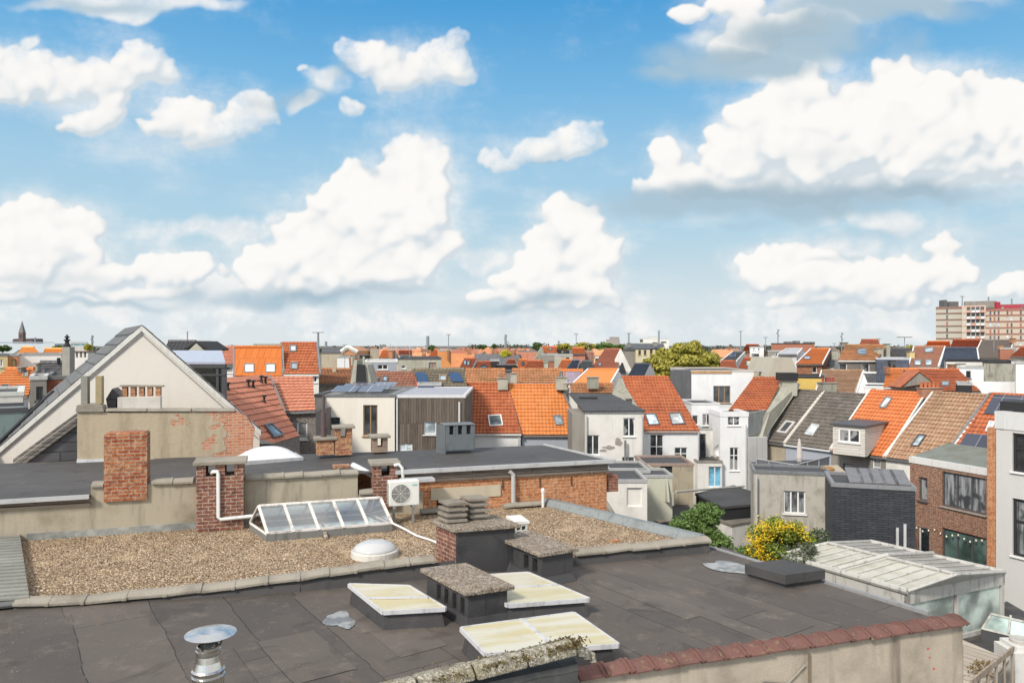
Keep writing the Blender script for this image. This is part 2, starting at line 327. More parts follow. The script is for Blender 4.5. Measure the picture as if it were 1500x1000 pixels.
def frustum(mb, A, B, C_, D, h, ins):
    "raised ring round the quad A,B,C,D (counter-clockwise seen from outside)"
    q = [V3(p) for p in (A, B, C_, D)]; n = (q[1]-q[0]).cross(q[2]-q[0]).normalized(); c = sum(q, V3((0, 0, 0)))/4
    inn = [p+((q[(i+1) % 4]-p).normalized()+(q[i-1]-p).normalized())*ins for i, p in enumerate(q)]
    for i in range(4):
        j = (i+1) % 4; o0, o1, o2, o3 = q[i], q[j], q[j]+n*h, q[i]+n*h
        mb.face([o0, o1, o2, o3]); mb.face([o3, o2, inn[j]+n*h, inn[i]+n*h]); mb.face([inn[i]+n*h, inn[j]+n*h, inn[j]+n*h*.3, inn[i]+n*h*.3])
    return [p+n*h*.4 for p in inn], n
def roof_window(par, pl, corners, fm=None, pm=None, h=.1, ins=.07, name='roof_window', label=None):
    "corners: four (px,py) on the roof plane pl=(point,normal): lower left, lower right, upper right, upper left"
    fm = fm or paint((.1, .1, .11), .5, .1); pm = pm or glass((.28, .33, .36), .1)
    q = [on_plane(x, y, *pl) for x, y in corners]
    if (q[1]-q[0]).cross(q[2]-q[0]).dot(pl[1])*(1 if pl[1].z > 0 else -1) < 0: q = [q[1], q[0], q[3], q[2]]
    mb = MB(); inn, n = frustum(mb, *[p+pl[1]*.03 for p in q], h, ins); w = mb.build(name, fm, par, label=label)
    MB().face(inn).build('pane', pm, w); return w
def plane_of(EL, ER, RL):
    n = (V3(ER)-V3(EL)).cross(V3(RL)-V3(EL)).normalized()
    if n.z < 0: n = -n
    return (V3(EL), n)
def house(name, label, cat, eL, eR, rL, rR, zG, rm, wm, holes=(), trim=None, course=.36, group=None, ridge=True, over=.12, back=None, verge=None, gut=True):
    "front eave eL-eR, ridge rL-rR (points with z); walls drop to zG; the far slope mirrors the near one"
    eL, eR, rL, rR = map(V3, (eL, eR, rL, rR)); zE = (eL.z+eR.z)/2
    bL = V3((2*rL.x-eL.x, 2*rL.y-eL.y, zE)); bR = V3((2*rR.x-eR.x, 2*rR.y-eR.y, zE))
    t = thing(name, label, cat, (eL.x, eL.y, zG), group); mb = MB()
    zt = zE-.02
    wall(mb, eL, eR, zG, zt, holes)
    for A, B in ((eR, bR), (bR, bL), (bL, eL)): wall(mb, A, B, zG, zt)
    for a, b, c in ((eR, bR, rR), (bL, eL, rL)):
        d = V3((0, 0, .02)); mb.face([V3((a.x, a.y, zt)), V3((b.x, b.y, zt)), c-d])
    mb.build('wall', wm, t)
    ft = (eL-rL); ft = ft*(over/max(.1, V3((ft.x, ft.y, 0)).length)); fb = (bL-rL)*(over/max(.1, V3(((bL-rL).x, (bL-rL).y, 0)).length))
    r = MB(); tiled(r, eL+ft, eR+ft, rL, rR, course); tiled(r, bR+fb, bL+fb, rR, rL, course)
    if ridge: r.tube([rL+Z*.02, rR+Z*.02], .11, 8)
    r.build('roof', rm, t)
    if gut:
        d, n = nrm(eL, eR); MB().box(eL+ft-Z*.13-n*.02, (eR-eL), n*.11, Z*.11).build('gutter', trim or paint((.13, .13, .13), .5, .1), t)
    if verge:
        v = MB()
        for e, k, q, w in ((eL+ft, rL, bL+fb, -1), (eR+ft, rR, bR+fb, 1)):
            d, n = nrm(eL, eR); o = d*(.02 if w > 0 else -.14)
            v.prism([e+o-Z*.04, e+o+Z*.1, k+o+Z*.1, k+o-Z*.04], d*.12)
        v.build('verge', verge, t)
    return t, plane_of(eL, eR, rL), (eL, eR)
def flat_house(name, label, cat, pts, z0, z1, wm, rm, holes={}, par=.0, trim=None, group=None, tw=.1, th=.14):
    "pts: plan corners, front left first, counter-clockwise seen from above"
    pts = [V3((p[0], p[1], 0)) for p in pts]; t = thing(name, label, cat, (pts[0].x, pts[0].y, z0), group); mb = MB()
    for i in range(len(pts)): wall(mb, pts[i], pts[(i+1) % len(pts)], z0, z1, holes.get(i, ()))
    mb.build('wall', wm, t)
    r = MB(); r.face([p+Z*(z1-par) for p in pts]); r.build('roof', rm, t)
    e = MB(); c = sum(pts, V3((0, 0, 0)))/len(pts)
    for i in range(len(pts)):
        a, b = pts[i], pts[(i+1) % len(pts)]; d, n = nrm(a, b); 
        q = .03+.004*(i % 2); e.box(a+n*q-d*.027+Z*(z1-th*.6+.003*(i % 2)), d*((b-a).length+.054), -n*(tw+.03), Z*th)
    e.build('roof_edge', trim or paint((.35, .35, .34), .5, .15), t); return t
def chimney(par, o, dr, w, dp, z0, z1, m, cap=None, capm=None, pots=0, potm=None, ov=.07, ct=.07, name='chimney', label=None, slots=0, group=None, cat=None):
    "o: front-left base corner in plan, dr: direction of the front face"
    o = V3((o[0], o[1], 0)); dr = V3(dr).normalized(); n = V3((-dr.y, dr.x, 0)); mb = MB()
    if slots:
        zs = z1-.24; mb.box(o+Z*z0, dr*w, n*dp, Z*(zs-z0)); sw = w/(slots*2+1)
        for k in range(slots+1):
            for q in (0, dp-.1): mb.box(o+Z*zs+dr*(sw*2*k)+n*q, dr*sw, n*.1, Z*(z1-zs))
        for k in (0, w-.1): mb.box(o+Z*zs+dr*k+n*.1, dr*.1, n*(dp-.2), Z*(z1-zs))
    else: mb.box(o+Z*z0, dr*w, n*dp, Z*(z1-z0))
    c = mb.build(name, m, par, label=label, bevel=.008)
    if cap is not False:
        k = MB(); k.box(o-dr*ov-n*ov+Z*z1, dr*(w+2*ov), n*(dp+2*ov), Z*ct)
        k.build('chimney_cap', capm or concrete(), c, bevel=.015)
    for k in range(pots):
        p = o+dr*(w*(k+.5)/pots)+n*dp/2+Z*(z1+(ct if cap is not False else 0)); r = min(.12, w/pots*.36)
        MB().lathe(p, [(r*1.1, 0), (r, .06), (r*.85, .3), (r*1.05, .33), (r*1.05, .38), (r*.7, .38), (r*.7, .2)], 12).build('chimney_pot', potm or paint((.45, .14, .06), .8, .3), c, smooth=False)
    return c
def cpx(par, x0, x1, yt, yb, y, dp, m, dr=None, **kw):
    "chimney seen between columns x0,x1, rows yt,yb with its front-left corner at depth y"
    dr = U if dr is None else dr; A = P(x0, yb, y); B = on_line(x1, A, A+dr); zt = EYE+(HY-yt)/F*y
    kw.setdefault('ct', .07); return chimney(par, A, dr, (B-V3((A.x, A.y, 0))).length, dp, A.z, zt-(0 if kw.get('cap') is False else kw['ct']), m, **kw)
# ================= nearest roof (dark felt) =================
Wd = V3((.575, -.818, 0))
FELT = felt((.08, .069, .061), (.132, .112, .096)); FELT2 = felt((.06, .058, .057), (.085, .08, .078), 5.0, 1.2); FLASH = felt((.045, .045, .048), (.075, .073, .074), 1.0, 3.0, .5)
AGG = aggregate(); COPE = concrete((.33, .3, .25), (.15, .13, .1), .55); ZINC = paint((.4, .41, .42), .4, .2); WALUM = paint((.62, .62, .62), .35, .15)
RENDER = plaster((.40, .35, .265), (.17, .14, .1), .75, 1.2); BRK_OLD = brick((.34, .085, .035), (.5, .23, .1), (.4, .34, .26), .45, .55); BRK_BROWN = brick((.2, .07, .045), (.3, .13, .08), (.42, .36, .3), .15, .25); BRK_OR = brick((.5, .17, .06), (.58, .25, .11), (.5, .38, .27), .35, .12)
near = thing('flat_roof_building', 'nearest building, dark bitumen flat roof with grey vent chimneys and yellowed skylights', 'building', (0, 11, 0))
cope_pts = [V3(p) for p in ((-7.45, 11.3, 10.13), (-6.5, 11.5, 10.09), (-5.4, 11.8, 10.1), (-3.47, 12.3, 10.2), (-2.2, 12.75, 10.256), (-.95, 13.12, 10.31), (.02, 13.45, 10.25), (1.12, 13.75, 10.18), (3.78, 14.62, 10.2))]
def lvl(x): return 10+.07*max(0, min(1, (-3-x)/4))
top = [V3((-16, 8.6, 10.07))]+[V3((p.x, p.y, lvl(p.x))) for p in cope_pts]+[V3((4.2, 14.9, 10))]
bot = [V3(p) for p in ((-16, 1, 10), (-9, 3, 10), (-6, 4.4, 10), (-4.5, 5.6, 10), (-3, 6.4, 10), (-1.5, 7.34, 10), (-.05, 8.05, 10), (.9, 8.66, 10), (3.4, 9.43, 10), (5.95, 10.22, 10), (6.1, 10.27, 10))]
mb = MB(Wd)
rows = [[b.lerp(t, k/8) for b, t in zip(bot, top)] for k in range(9)]

mb.grid(rows)
mb.face([V3((3.7, 14.9, 9.996)), V3((3.4, 9.5, 9.996)), V3((6.05, 10.3, 9.996)), V3((6.15, 11.1, 9.999)), V3((3.86, 14.92, 9.999))])
mb.build('roof', FELT, near)
# edge strip along the garden side
e0, e1 = V3((3.84, 14.9, 10)), V3((6.2, 11.2, 10)); d = (e1-e0).normalized(); n = V3((-d.y, d.x, 0))
MB().box(e0-Z*.06, e1-e0, n*.07, Z*.085).build('roof_edge', paint((.26, .26, .26), .5, .3), near)
rp = random.Random(8)
for px, py, w_, l_ in ((540, 905, .5, 1.0), (600, 935, .7, 1.0), (430, 965, 1.1, 1.5), (1080, 900, 1.0, 1.8), (960, 870, .9, 2.2)):
    c = G(px, py, 10); c.z = lvl(c.x)+.006+.001*rp.random(); q = V3((-Wd.y, Wd.x, 0)); sh_q = rp.uniform(.9, 1.08); jj = lambda: V3((rp.uniform(-.04, .04), rp.uniform(-.04, .04), 0))
    pts = [c-Wd*l_/2-q*w_/2+jj(), c+Wd*l_/2-q*w_/2+jj(), c+Wd*l_/2+q*w_/2+jj(), c-Wd*l_/2+q*w_/2+jj()]
    if any(lvl(p.x)+.004 > p.z for p in pts): pts = [V3((p.x, p.y, lvl(p.x)+.009)) for p in pts]
    MB(Wd).prism(pts, Z*-.003).build('felt_patch', felt((.09*sh_q, .078*sh_q, .069*sh_q), (.145*sh_q, .123*sh_q, .106*sh_q), 7.0, 3.0), near)
mb = MB()
for q_ in range(900):
    px, py = rp.uniform(0, 1330), rp.uniform(830, 1000); c = G(px, py, 10); c.z = lvl(c.x)+.012
    if c.y > on_line(px, (-7.45, 11.3), (3.78, 14.62)).y-.3 or c.y < 7.5+.33*c.x or c.x > 5.4 or c.x < -9 or (c.x > 3.2 and c.y > 15.0-(c.x-3.7)*1.6): continue
    s_ = rp.uniform(.004, .014); a_ = rp.random()*6.28; mb.face([c+V3((math.cos(a_+k*2.1)*s_, math.sin(a_+k*2.1)*s_, rp.random()*.006)) for k in range(3)])
o_ = mb.build('debris', concrete((.3, .26, .2), (.14, .1, .06), .6), near); o_['kind'] = 'stuff'
# walls under
mb = MB(); wl = [(-9, 3.0), (-1.5, 7.16), (.86, 8.5), (6.05, 10.15)]
mb.prism([V3((-1.9, 6.98, 0)), V3((.72, 8.2, 0)), V3((.66, 8.5, 0)), V3((-1.9, 7.28, 0))], Z*10.52)
mb.build('mossy_parapet', felt((.05, .052, .055), (.13, .13, .125), 3.0, .5), near)
R0, R1 = V3((.78, 8.5, 0)), V3((6.08, 10.13, 0)); d, n = nrm(R0, R1)
mb = MB(); mb.box(R0, R1-R0, -n*.24, Z*10.24); mb.build('wall', plaster((.47, .405, .325), (.17, .14, .11), .85, .8), near)
mb = MB(); mb.prism([V3((R1.x+.02, R1.y+.02, 0)), V3((6.2, 11.2, 0)), V3((3.84, 14.9, 0)), V3((3.7, 14.8, 0)), V3((6.02, 11.15, 0)), V3((R1.x-.1, R1.y, 0))], Z*9.93); mb.build('side_wall', plaster((.3, .26, .2), (.12, .1, .08), .4), near)
# plum coloured ridge tiles on the wall
mb = MB(); L = (R1-R0).length; k = 18; rnd = random.Random(3)
for i in range(k):
    a, b = L*i/k-.03, L*(i+1)/k+.02; hz = 10.26+.01*rnd.random(); sk = rnd.uniform(-.01, .01)
    lo, hi = .0, .022
    def ring(u, up, w):
        c = R0+d*u-n*.1; return [c+n*(w+sk)+Z*(hz-.035+up), c+n*(w+sk)+Z*(hz-.018+up), c+n*w*.25+Z*(hz+.035+up), c-n*w*.3+Z*(hz+.035+up), c-n*(w-sk)+Z*(hz-.04+up)]
    tl = rnd.uniform(-.008, .012)
    mb.grid([ring(a, lo+tl, .17), ring(b-.09, lo+.012, .175), ring(b-.085, hi+.01, .185), ring(b-.065, hi+.012, .187), ring(b-.06, lo+.012, .178), ring(b-.03, lo+.012, .178), ring(b-.027, hi+.008, .188), ring(b, hi+.008, .188)]); mb.face(ring(a, lo+tl, .17)); mb.face(ring(b, hi+.008, .188)[::-1])
mb.build('tile_coping', concrete((.19, .095, .08), (.11, .07, .06), .8), near)
for u_, z_, r_ in ((1.9, 9.72, .018), (4.95, 9.98, .016), (5.05, 9.7, .016), (4.98, 9.86, .012)):
    c_ = R0+d*u_+n*.003; MB().prism([c_+d*(r_*rnd.uniform(.7, 1.6)*math.cos(k))+Z*(z_+r_*rnd.uniform(.7, 1.1)*math.sin(k)) for k in (0, 1, 2, 3, 4, 5)], n*.002).build('paint_mark', paint((.6, .06, .05), .6, .1), near)
# mossy concrete coping
mb = MB(); M0, M1 = V3((-2.0, 6.94, 10.52)), V3((.68, 8.2, 10.66)); d2 = (M1-M0).normalized(); n2 = V3((d2.y, -d2.x, 0))
for i in range(5):
    a = M0.lerp(M1, i/5); b = M0.lerp(M1, (i+1)/5-.008); u = Z*rnd.uniform(-.012, .012)
    mb.prism([a+n2*.12+u, a-n2*.24+u, a-n2*.22+Z*.07+u, a-n2*.03+Z*.13+u, a+n2*.1+Z*.06+u], b-a)
for q in range(3): mb.prism([M1+d2*(.08*q)+n2*(.1-.02*q)-Z*(.03+.06*q), M1+d2*(.08*q)-n2*.18-Z*(.02+.06*q), M1+d2*(.08*q)-n2*.1+Z*(.06-.06*q), M1+d2*(.08*q)+n2*.02+Z*(.08-.06*q)], d2*.1-Z*.02)
mb.build('mossy_coping', aggregate((.18, .165, .13), (.4, .37, .3), (.19, .16, .08), .6, 45.0), near, bevel=.02)
for cx, cn, rr in ((.03, 70, .09), (.28, 60, .07), (.5, 120, .12), (.66, 60, .08), (.78, 50, .08), (.93, 150, .13), (.985, 80, .09)):
    c = M0.lerp(M1, cx)+Z*.1; mb = MB()
    for q in range(cn*5):
        p = c+d2*rnd.gauss(0, rr)+n2*rnd.gauss(-.02, .07)+Z*(rnd.random()*.04-.03); s = rnd.uniform(.006, .014); t1 = V3((rnd.uniform(-1, 1), rnd.uniform(-1, 1), rnd.uniform(-.3, 1))).normalized()*s; t2 = t1.cross(V3((rnd.random(), rnd.random(), .3))).normalized()*s
        mb.face([p-t1-t2, p+t1-t2, p+t1+t2, p-t1+t2])
    mb.build('moss', foliage((.1, .08, .03), (.19, .15, .07), (.28, .22, .12)), near)['kind'] = 'stuff'
# loose cable and conduit on the wall
mb = MB(); cp = [R0+d*u+n*.03+Z*z for u, z in ((1.6, 9.72), (2.0, 9.82), (2.4, 9.9), (2.75, 9.83), (3.0, 10.02), (3.03, 9.4))]
mb.tube(cp[:-1], .009, 6); tag(mb.build('cable', paint((.3, .27, .22), .6, .2)), 'thin grey cable hanging in a bow along the beige rendered wall under red ridge tiles', 'cable')
MB().tube([R0+d*1.55+n*.05+Z*9.93, R0+d*2.0+n*.3+Z*9.6], .03, 8).build('pipe', paint((.1, .1, .1), .5, .2), near)
MB().box(R0+d*3.05+n*.012+Z*9.0, d*.025, n*.02, Z*1.15).build('conduit', paint((.2, .15, .1), .7, .3), near)

def vent_block(fl, fr, depth, zt, slots, label, side='left'):
    "felt-clad chimney with a pebbly concrete cap; long side has openings"
    fl, fr = V3(fl), V3(fr); dv = V3(depth); w = fr-fl; mb = MB(); z0 = 9.98
    fo = .05  # flared foot
    hole_z0, hole_z1 = zt-.32, zt-.08
    Ld = dv.length; back = fl+dv
    holes = [(Ld-a-b, Ld-a, hole_z0, hole_z1) for a, b in slots]
    wall(mb, back, fl, z0, zt, holes, .1)
    wall(mb, fl, fr, z0, zt); wall(mb, fr, fr+dv, z0, zt); wall(mb, fr+dv, back, z0, zt)
    mb.box(back+Z*z0+(w.normalized())*.12, w*.8-w.normalized()*.05, -dv*.98, Z*.02)
    c = mb.build('chimney', FLASH, near, label=label)
    fm = MB()
    for a, b in ((back, fl), (fl, fr), (fr, fr+dv)):
        dd, nn = nrm(a, b); fm.face([a+nn*fo+Z*10.004-dd*fo, b+nn*fo+Z*10.004+dd*fo, b+nn*.004+Z*10.14, a+nn*.004+Z*10.14])
    fm.build('flashing', FLASH, c)
    k = MB(); dn = dv.normalized(); wn = w.normalized(); o = fl-dn*.07-wn*.08+Z*zt
    k.box(o, w+wn*.16, dv+dn*.14, Z*.065); k.build('chimney_cap', AGG, c, bevel=.012); return c
vent_block((-.62, 10.62, 0), (-.07, 10.86, 0), (-.7, 1.03, 0), 10.47, ((.1, .12), (.33, .12), (.57, .12), (.8, .12)), 'front grey felt-clad chimney with four slots under a pebbled slab')
vent_block((.49, 12.45, 0), (1.03, 12.75, 0), (-.72, 1.1, 0), 10.5, ((.12, .15), (.38, .15), (.85, .22)), 'rear grey felt-clad chimney with slots under a pebbled slab')
# tall block with brick side and two slatted cowls
fl, fr = V3((-.97, 12.98, 0)), V3((.04, 13.3, 0)); bl = V3((-.4, .6, 0)); mb = MB()
wall(mb, fl, fr, 9.98, 10.77); wall(mb, fr, fr+bl, 9.98, 10.77); c = mb.build('chimney', FLASH, near, label='tall chimney with one brick side and two slatted concrete cowls on its cap')
mb = MB(); wall(mb, fl+bl, fl, 10.0, 10.77); wall(mb, fr+bl, fl+bl, 10.0, 10.77); mb.build('brick_side', BRK_BROWN, c)
wn = (fr-fl).normalized(); dn = bl.normalized(); MB().box(fl-wn*.08-dn*.08+Z*10.77, (fr-fl)+wn*.16, bl+dn*.16, Z*.07).build('chimney_cap', AGG, c, bevel=.012)
for q, h0 in ((fl+wn*.0+dn*.3, 0), (fl+wn*.47+dn*.42, .03)):
    mb = MB()
    for i in range(4): mb.box(q+wn*rnd.uniform(-.01, .01)+Z*(10.86+h0+i*.1), wn*.37, dn*.36, Z*.05)
    mb.box(q+wn*.07+dn*.07+Z*10.84, wn*.24, dn*.24, Z*.36); mb.build('chimney_cowl', concrete((.27, .24, .2), (.12, .1, .08), .6), c, bevel=.006)
# skylights with opal sheets
def opal(fl, fr, br, bl, split, label, yl=milky((.5, .43, .24), .3, (.55, .52, .42))):
    q = [V3(p) for p in (fl, fr, br, bl)]; mb = MB(); ct = sum(q, V3((0, 0, 0)))/4
    lo = [V3((p.x+(p.x-ct.x)*.0, p.y+(p.y-ct.y)*.0, 9.99)) for p in q]; t_ = [p+(ct-p)*.07-Z*.05 for p in q]; lo = [V3((p.x, p.y, 9.99)) for p in q]
    for i in range(4): j = (i+1) % 4; mb.face([lo[i], lo[j], t_[j], t_[i]])
    s = mb.build('skylight', FLASH, near, label=label)
    MB().prism([p-Z*.03 for p in q], Z*.035).build('opal_sheet', yl, s)
    f = MB(); e = [((q[0]), (q[1])), ((q[1]), (q[2])), ((q[3]), (q[0])), ((q[2]), (q[3]))]
    for a, b in e:
        dd, nn = nrm(a, b); f.box(a+nn*.0-Z*.045, b-a, nn*.025, Z*.058)
    for t in split: a = q[0].lerp(q[3], t) if split_side else q[0].lerp(q[1], t); b = q[1].lerp(q[2], t) if split_side else q[3].lerp(q[2], t); dd, nn = nrm(a, b); f.box(a+Z*.0055, b-a, nn*.05, Z*.02)
    f.build('frame', paint((.52, .52, .53), .4, .3), s)
split_side = True
opal((-1.8, 10.52, 10.27), (-.95, 10.66, 10.27), (-1.6, 11.6, 10.28), (-2.52, 11.62, 10.3), (.45,), 'small yellowed skylight with a white centre bar at the puddle')
opal((-.05, 10.8, 10.27), (1.13, 11.05, 10.27), (.26, 12.28, 10.28), (-.9, 12.05, 10.28), (.5,), 'wide yellowed skylight between the two slotted chimneys')
split_side = False
opal((-.31, 9.02, 10.3), (1.31, 9.3, 10.3), (.85, 10.35, 10.31), (-.66, 9.8, 10.31), (.5,), 'yellowed skylight behind the mossy coping')
# puddles left by rain
def puddle(cx, cy, rx, ry, rot, sd, lab, z=10.014):
    r = random.Random(sd); pts = []
    for k in range(40):
        a = k*2*math.pi/40; q = 1+.18*math.sin(a*3+sd)+.1*math.sin(a*5+2*sd)+r.uniform(-.04, .04); x, y = rx*q*math.cos(a), ry*q*math.sin(a)
        pts.append(V3((cx+x*math.cos(rot)-y*math.sin(rot), cy+x*math.sin(rot)+y*math.cos(rot), z+lvl(cx)-10)))
    m, nt, b = new('rain_water'); fin(nt, b, mx(nt, rng(nt, noise(nt, pos(nt), 4, 5), .4, .6), (.15, .145, .14), (.32, .315, .3)), .3, noise(nt, pos(nt), 3, 4), .05, .01, 0, .8)
    tag(MB().face(pts).build('puddle', m), lab, 'puddle')
puddle(4.0, 13.4, .62, .3, -.7, 2, 'large pale rain puddle on dark felt beside the flat box hatch')
puddle(-2.5, 10.9, .2, .34, .5, 5, 'small rain puddle beside the left yellowed skylight')
# roof hatch
tb = [V3(p) for p in ((4.0, 12.92, 10.07), (4.47, 12.3, 10.07), (5.26, 12.6, 10.07), (4.79, 13.22, 10.07))]; ct = sum(tb, V3((0, 0, 0)))/4
h = MB().prism([p for p in tb], Z*.17).build('roof_hatch', felt((.055, .054, .055), (.08, .077, .075), 9.0, 9.0), near, bevel=.012)
MB().prism([V3((p.x+(ct.x-p.x)*.14, p.y+(ct.y-p.y)*.14, 9.99)) for p in tb], Z*.08).build('kerb', FLASH, h)
# steel flue
fx = V3(((305-CX)/F*6.1, 6.1, 0)); fl_ = thing('flue', 'shiny stainless steel flue with a flat round rain cap above dark felt', 'flue', fx+Z*10); ST = metal((.62, .6, .57), .22)
MB().lathe(fx, [(.12, 10), (.122, 11.3), (.128, 11.305), (.13, 11.325), (.118, 11.33), (.125, 11.35), (.13, 11.37), (.117, 11.385), (.1, 11.44), (.09, 11.49), (.096, 11.5), (.096, 11.53), (.088, 11.535), (.088, 11.56), (.08, 11.565), (.078, 11.5), (.02, 11.5)], 32).build('pipe', ST, fl_, smooth=False, bevel=0)
MB().lathe(fx+V3((.02, 0, .0)), [(.19, 11.655), (.2, 11.66), (.1, 11.685), (.01, 11.695)], 36).build('rain_cap', metal((.75, .75, .74), .35), fl_)
mb = MB()
for a in (.4, 2.5, 4.6): mb.tube([fx+V3((.085*math.cos(a), .085*math.sin(a), 11.55)), fx+V3((.14*math.cos(a), .14*math.sin(a), 11.66))], .008, 6)
mb.build('bracket', paint((.03, .03, .03), .4, .05), fl_)
MB().box(fx+V3((-.115, -.062, 11.19)), V3((.03, 0, 0)), V3((0, -.066, 0)), Z*.08).build('label_plate', paint((.02, .02, .02), .4, .05), fl_)
tag(MB().lathe(fx+V3((.27, .05, 0)), [(.05, 10), (.06, 11.12), (.03, 11.19), (.01, 11.2)], 9).build('stone_post', aggregate()), 'stubby pebbled concrete post top beside the steel flue', 'post')

# ================= gravel roof =================
def Lw(px): y = 18.03/(1-.32*(px-CX)/F); return V3(((px-CX)/F*y, y, 0))
grv = thing('gravel_roof_building', 'building with a tan gravel roof edged by weathered grey coping stones', 'building', (-2, 14.5, 0))
gz = 10.12; back = [Lw(-160), Lw(0), Lw(150), Lw(400), Lw(600), Lw(800)]
mb = MB(); fr_ = [V3((p.x, p.y, gz-(.06 if p.x < -5 else 0))) for p in cope_pts]
loop = [V3((-9.6, 10.6, gz-.03))]+fr_+[V3((.83, 18.28, gz))]+[V3((p.x, p.y, gz)) for p in back[::-1]]
# strip grid between the two lines
m_ = len(fr_); bk = [Lw(-110+k*(890+20)/(m_)) for k in range(m_)]; bk[-1] = V3((.83, 18.28, 0)); rows = []
for k in range(7):
    rows.append([V3((f.x, f.y, f.z)).lerp(V3((b.x, b.y, gz)), k/6) for f, b in zip([V3((-9.6, 10.6, gz-.03))]+fr_, [Lw(-170)]+bk)])
mb.grid(rows); mb.build('gravel_surface', gravel(), grv)
# scattered pebbles break the surface up
mb = MB(); rg = random.Random(11)
for q in range(5200):
    px = rg.uniform(20, 1030); py = rg.uniform(745, 878); p = G(px, py, gz+.012)
    if p.x < -11: continue
    c0 = on_line(px, (-7.45, 11.3), (3.78, 14.62)) if px > 0 else p
    if p.y < c0.y+.35 or p.y > Lw(px).y-.1 or (px > 800 and p.x > .83+(18.3-p.y)*.82-.25): continue
    s = rg.uniform(.012, .026); a = rg.random()*6.28; i = len(mb.v); h = s*.55
    for k in range(5): aa = a+k*1.257; mb.v.append((p.x+s*math.cos(aa)*rg.uniform(.7, 1.1), p.y+s*math.sin(aa)*rg.uniform(.7, 1.1), p.z-.012))
    mb.v.append((p.x, p.y, p.z-.012+h)); mb.f += [(i+k, i+(k+1) % 5, i+5) for k in range(5)]
m, nt, b = new('pebble'); oi = nd(nt, 'ShaderNodeNewGeometry').outputs['Random Per Island']; cr = nd(nt, 'ShaderNodeValToRGB', {0: oi}); e = cr.color_ramp.elements; e[0].color = (.1, .065, .04, 1); e[1].color = (.62, .5, .38, 1); x = e.new(.5); x.color = (.34, .24, .15, 1); fin(nt, b, cr.outputs[0], .9)
pb = mb.build('pebbles', m, grv); pb['kind'] = 'stuff'
# upstand + coping stones
mb = MB()
for a, b in zip(cope_pts[:-1], cope_pts[1:]):
    dd, nn = nrm(a, b); o = nn*.1
    mb.face([V3((a.x, a.y, lvl(a.x)-.02))+o*1.5, V3((b.x, b.y, lvl(b.x)-.02))+o*1.5, b+o-Z*.03, a+o-Z*.03])
mb.build('upstand', FELT2, grv)
mb = MB(); segs = []
for a, b in zip(cope_pts[:-1], cope_pts[1:]):
    Ln = (b-a).length; k = max(1, round(Ln/.52)); segs += [(a.lerp(b, i/k), a.lerp(b, (i+1)/k)) for i in range(k)]
def stone(mb, a, b, w=.17, h=.06, rr=rg):
    dd = (b-a).normalized(); nn = V3((dd.y, -dd.x, 0)); t = rr.uniform(-.012, .012); t2 = rr.uniform(-.01, .014); o = nn*rr.uniform(-.012, .012)
    pr = [nn*w-Z*.03, nn*w+Z*(h*.3), nn*.05+Z*h, -nn*.05+Z*h, -nn*w+Z*(h*.2), -nn*w-Z*.05]
    mb.prism([a+p+o+Z*(t+.02) for p in pr], (b-a)*.93+Z*(t2-t)); mb.prism([a+(b-a)*.9+p*1.1+o+Z*(t2+.02) for p in pr], (b-a)*.12)
for a, b in segs:
    if b.x < -.96: stone(mb, a, b)
mb.build('coping', COPE, grv, bevel=.01); mb = MB()
for a, b in segs:
    if a.x > .95: stone(mb, a, b)
mb.build('coping', COPE, grv, bevel=.01)
# right kerb
K0, K1 = V3((.83, 18.28, gz)), V3((3.72, 14.75, gz)); dd, nn = nrm(K1, K0)
mb = MB(); mb.prism([K0-Z*.05, K0-nn*.16-Z*.05, K0-nn*.16+Z*.02, K0-nn*.05+Z*.15, K0+nn*.1+Z*.15, K0+nn*.1-Z*2], K1-K0)
mb.build('kerb', paint((.2, .22, .22), .6, .3), grv)
mb = MB()
a, b = V3((-.55, 17.75, gz)), V3((.8, 18.2, gz))
for s0, s1, k in ((Lw(614)+Z*gz, Lw(690)+Z*gz, 3), (Lw(735)+Z*gz, Lw(792)+Z*gz, 3)):
    mb = MB()
    for i in range(k): stone(mb, s0.lerp(s1, i/k)-VV*.15+Z*.04, s0.lerp(s1, (i+1)/k)-VV*.15+Z*.04, .13)
    mb.build('rear_coping', COPE, grv, bevel=.01)
# rendered parapet behind the gravel
mb = MB(); o = VV*.24
A, B = Lw(-170), Lw(133); mb.box(A+Z*gz*0, B-A, o, Z*10.74)
A, B = Lw(133), Lw(524); mb.box(A, B-A, o*1.01, Z*11.1); A, B = Lw(524.5), Lw(620); mb.box(A, B-A, o*1.02, Z*10.62)
mb.build('parapet_wall', RENDER, grv)
for x0, x1, k in ((134, 152, 1), (222, 283, 2), (359, 524, 6), (526, 560, 1)):
    mb = MB(); zz = 11.1 if x0 < 525 else 10.64; a, b = Lw(x0)+Z*zz+VV*.1, Lw(x1)+Z*zz+VV*.1
    for i in range(k): stone(mb, a.lerp(b, i/k), a.lerp(b, (i+1)/k), .17, .07)
    mb.build('parapet_coping', COPE, grv, bevel=.01)
mb = MB(); a, b = Lw(40), Lw(530); mb.box(a-VV*.05+Z*gz, b-a, VV*.045, Z*.13); mb.build('flashing', concrete((.2, .21, .2), (.5, .5, .47), .8), grv)
mb = MB()
for z, t, dp, m2 in ((10.74, .06, .05, 0), (10.8, .09, .0, 1), (10.895, .03, .12, 0)): mb.box(Lw(-170)-VV*dp+Z*z, Lw(133)-Lw(-170), VV*.25, Z*t)
mb.build('timber_trim', wood((.16, .11, .08), (.3, .25, .19), .1, False), grv)
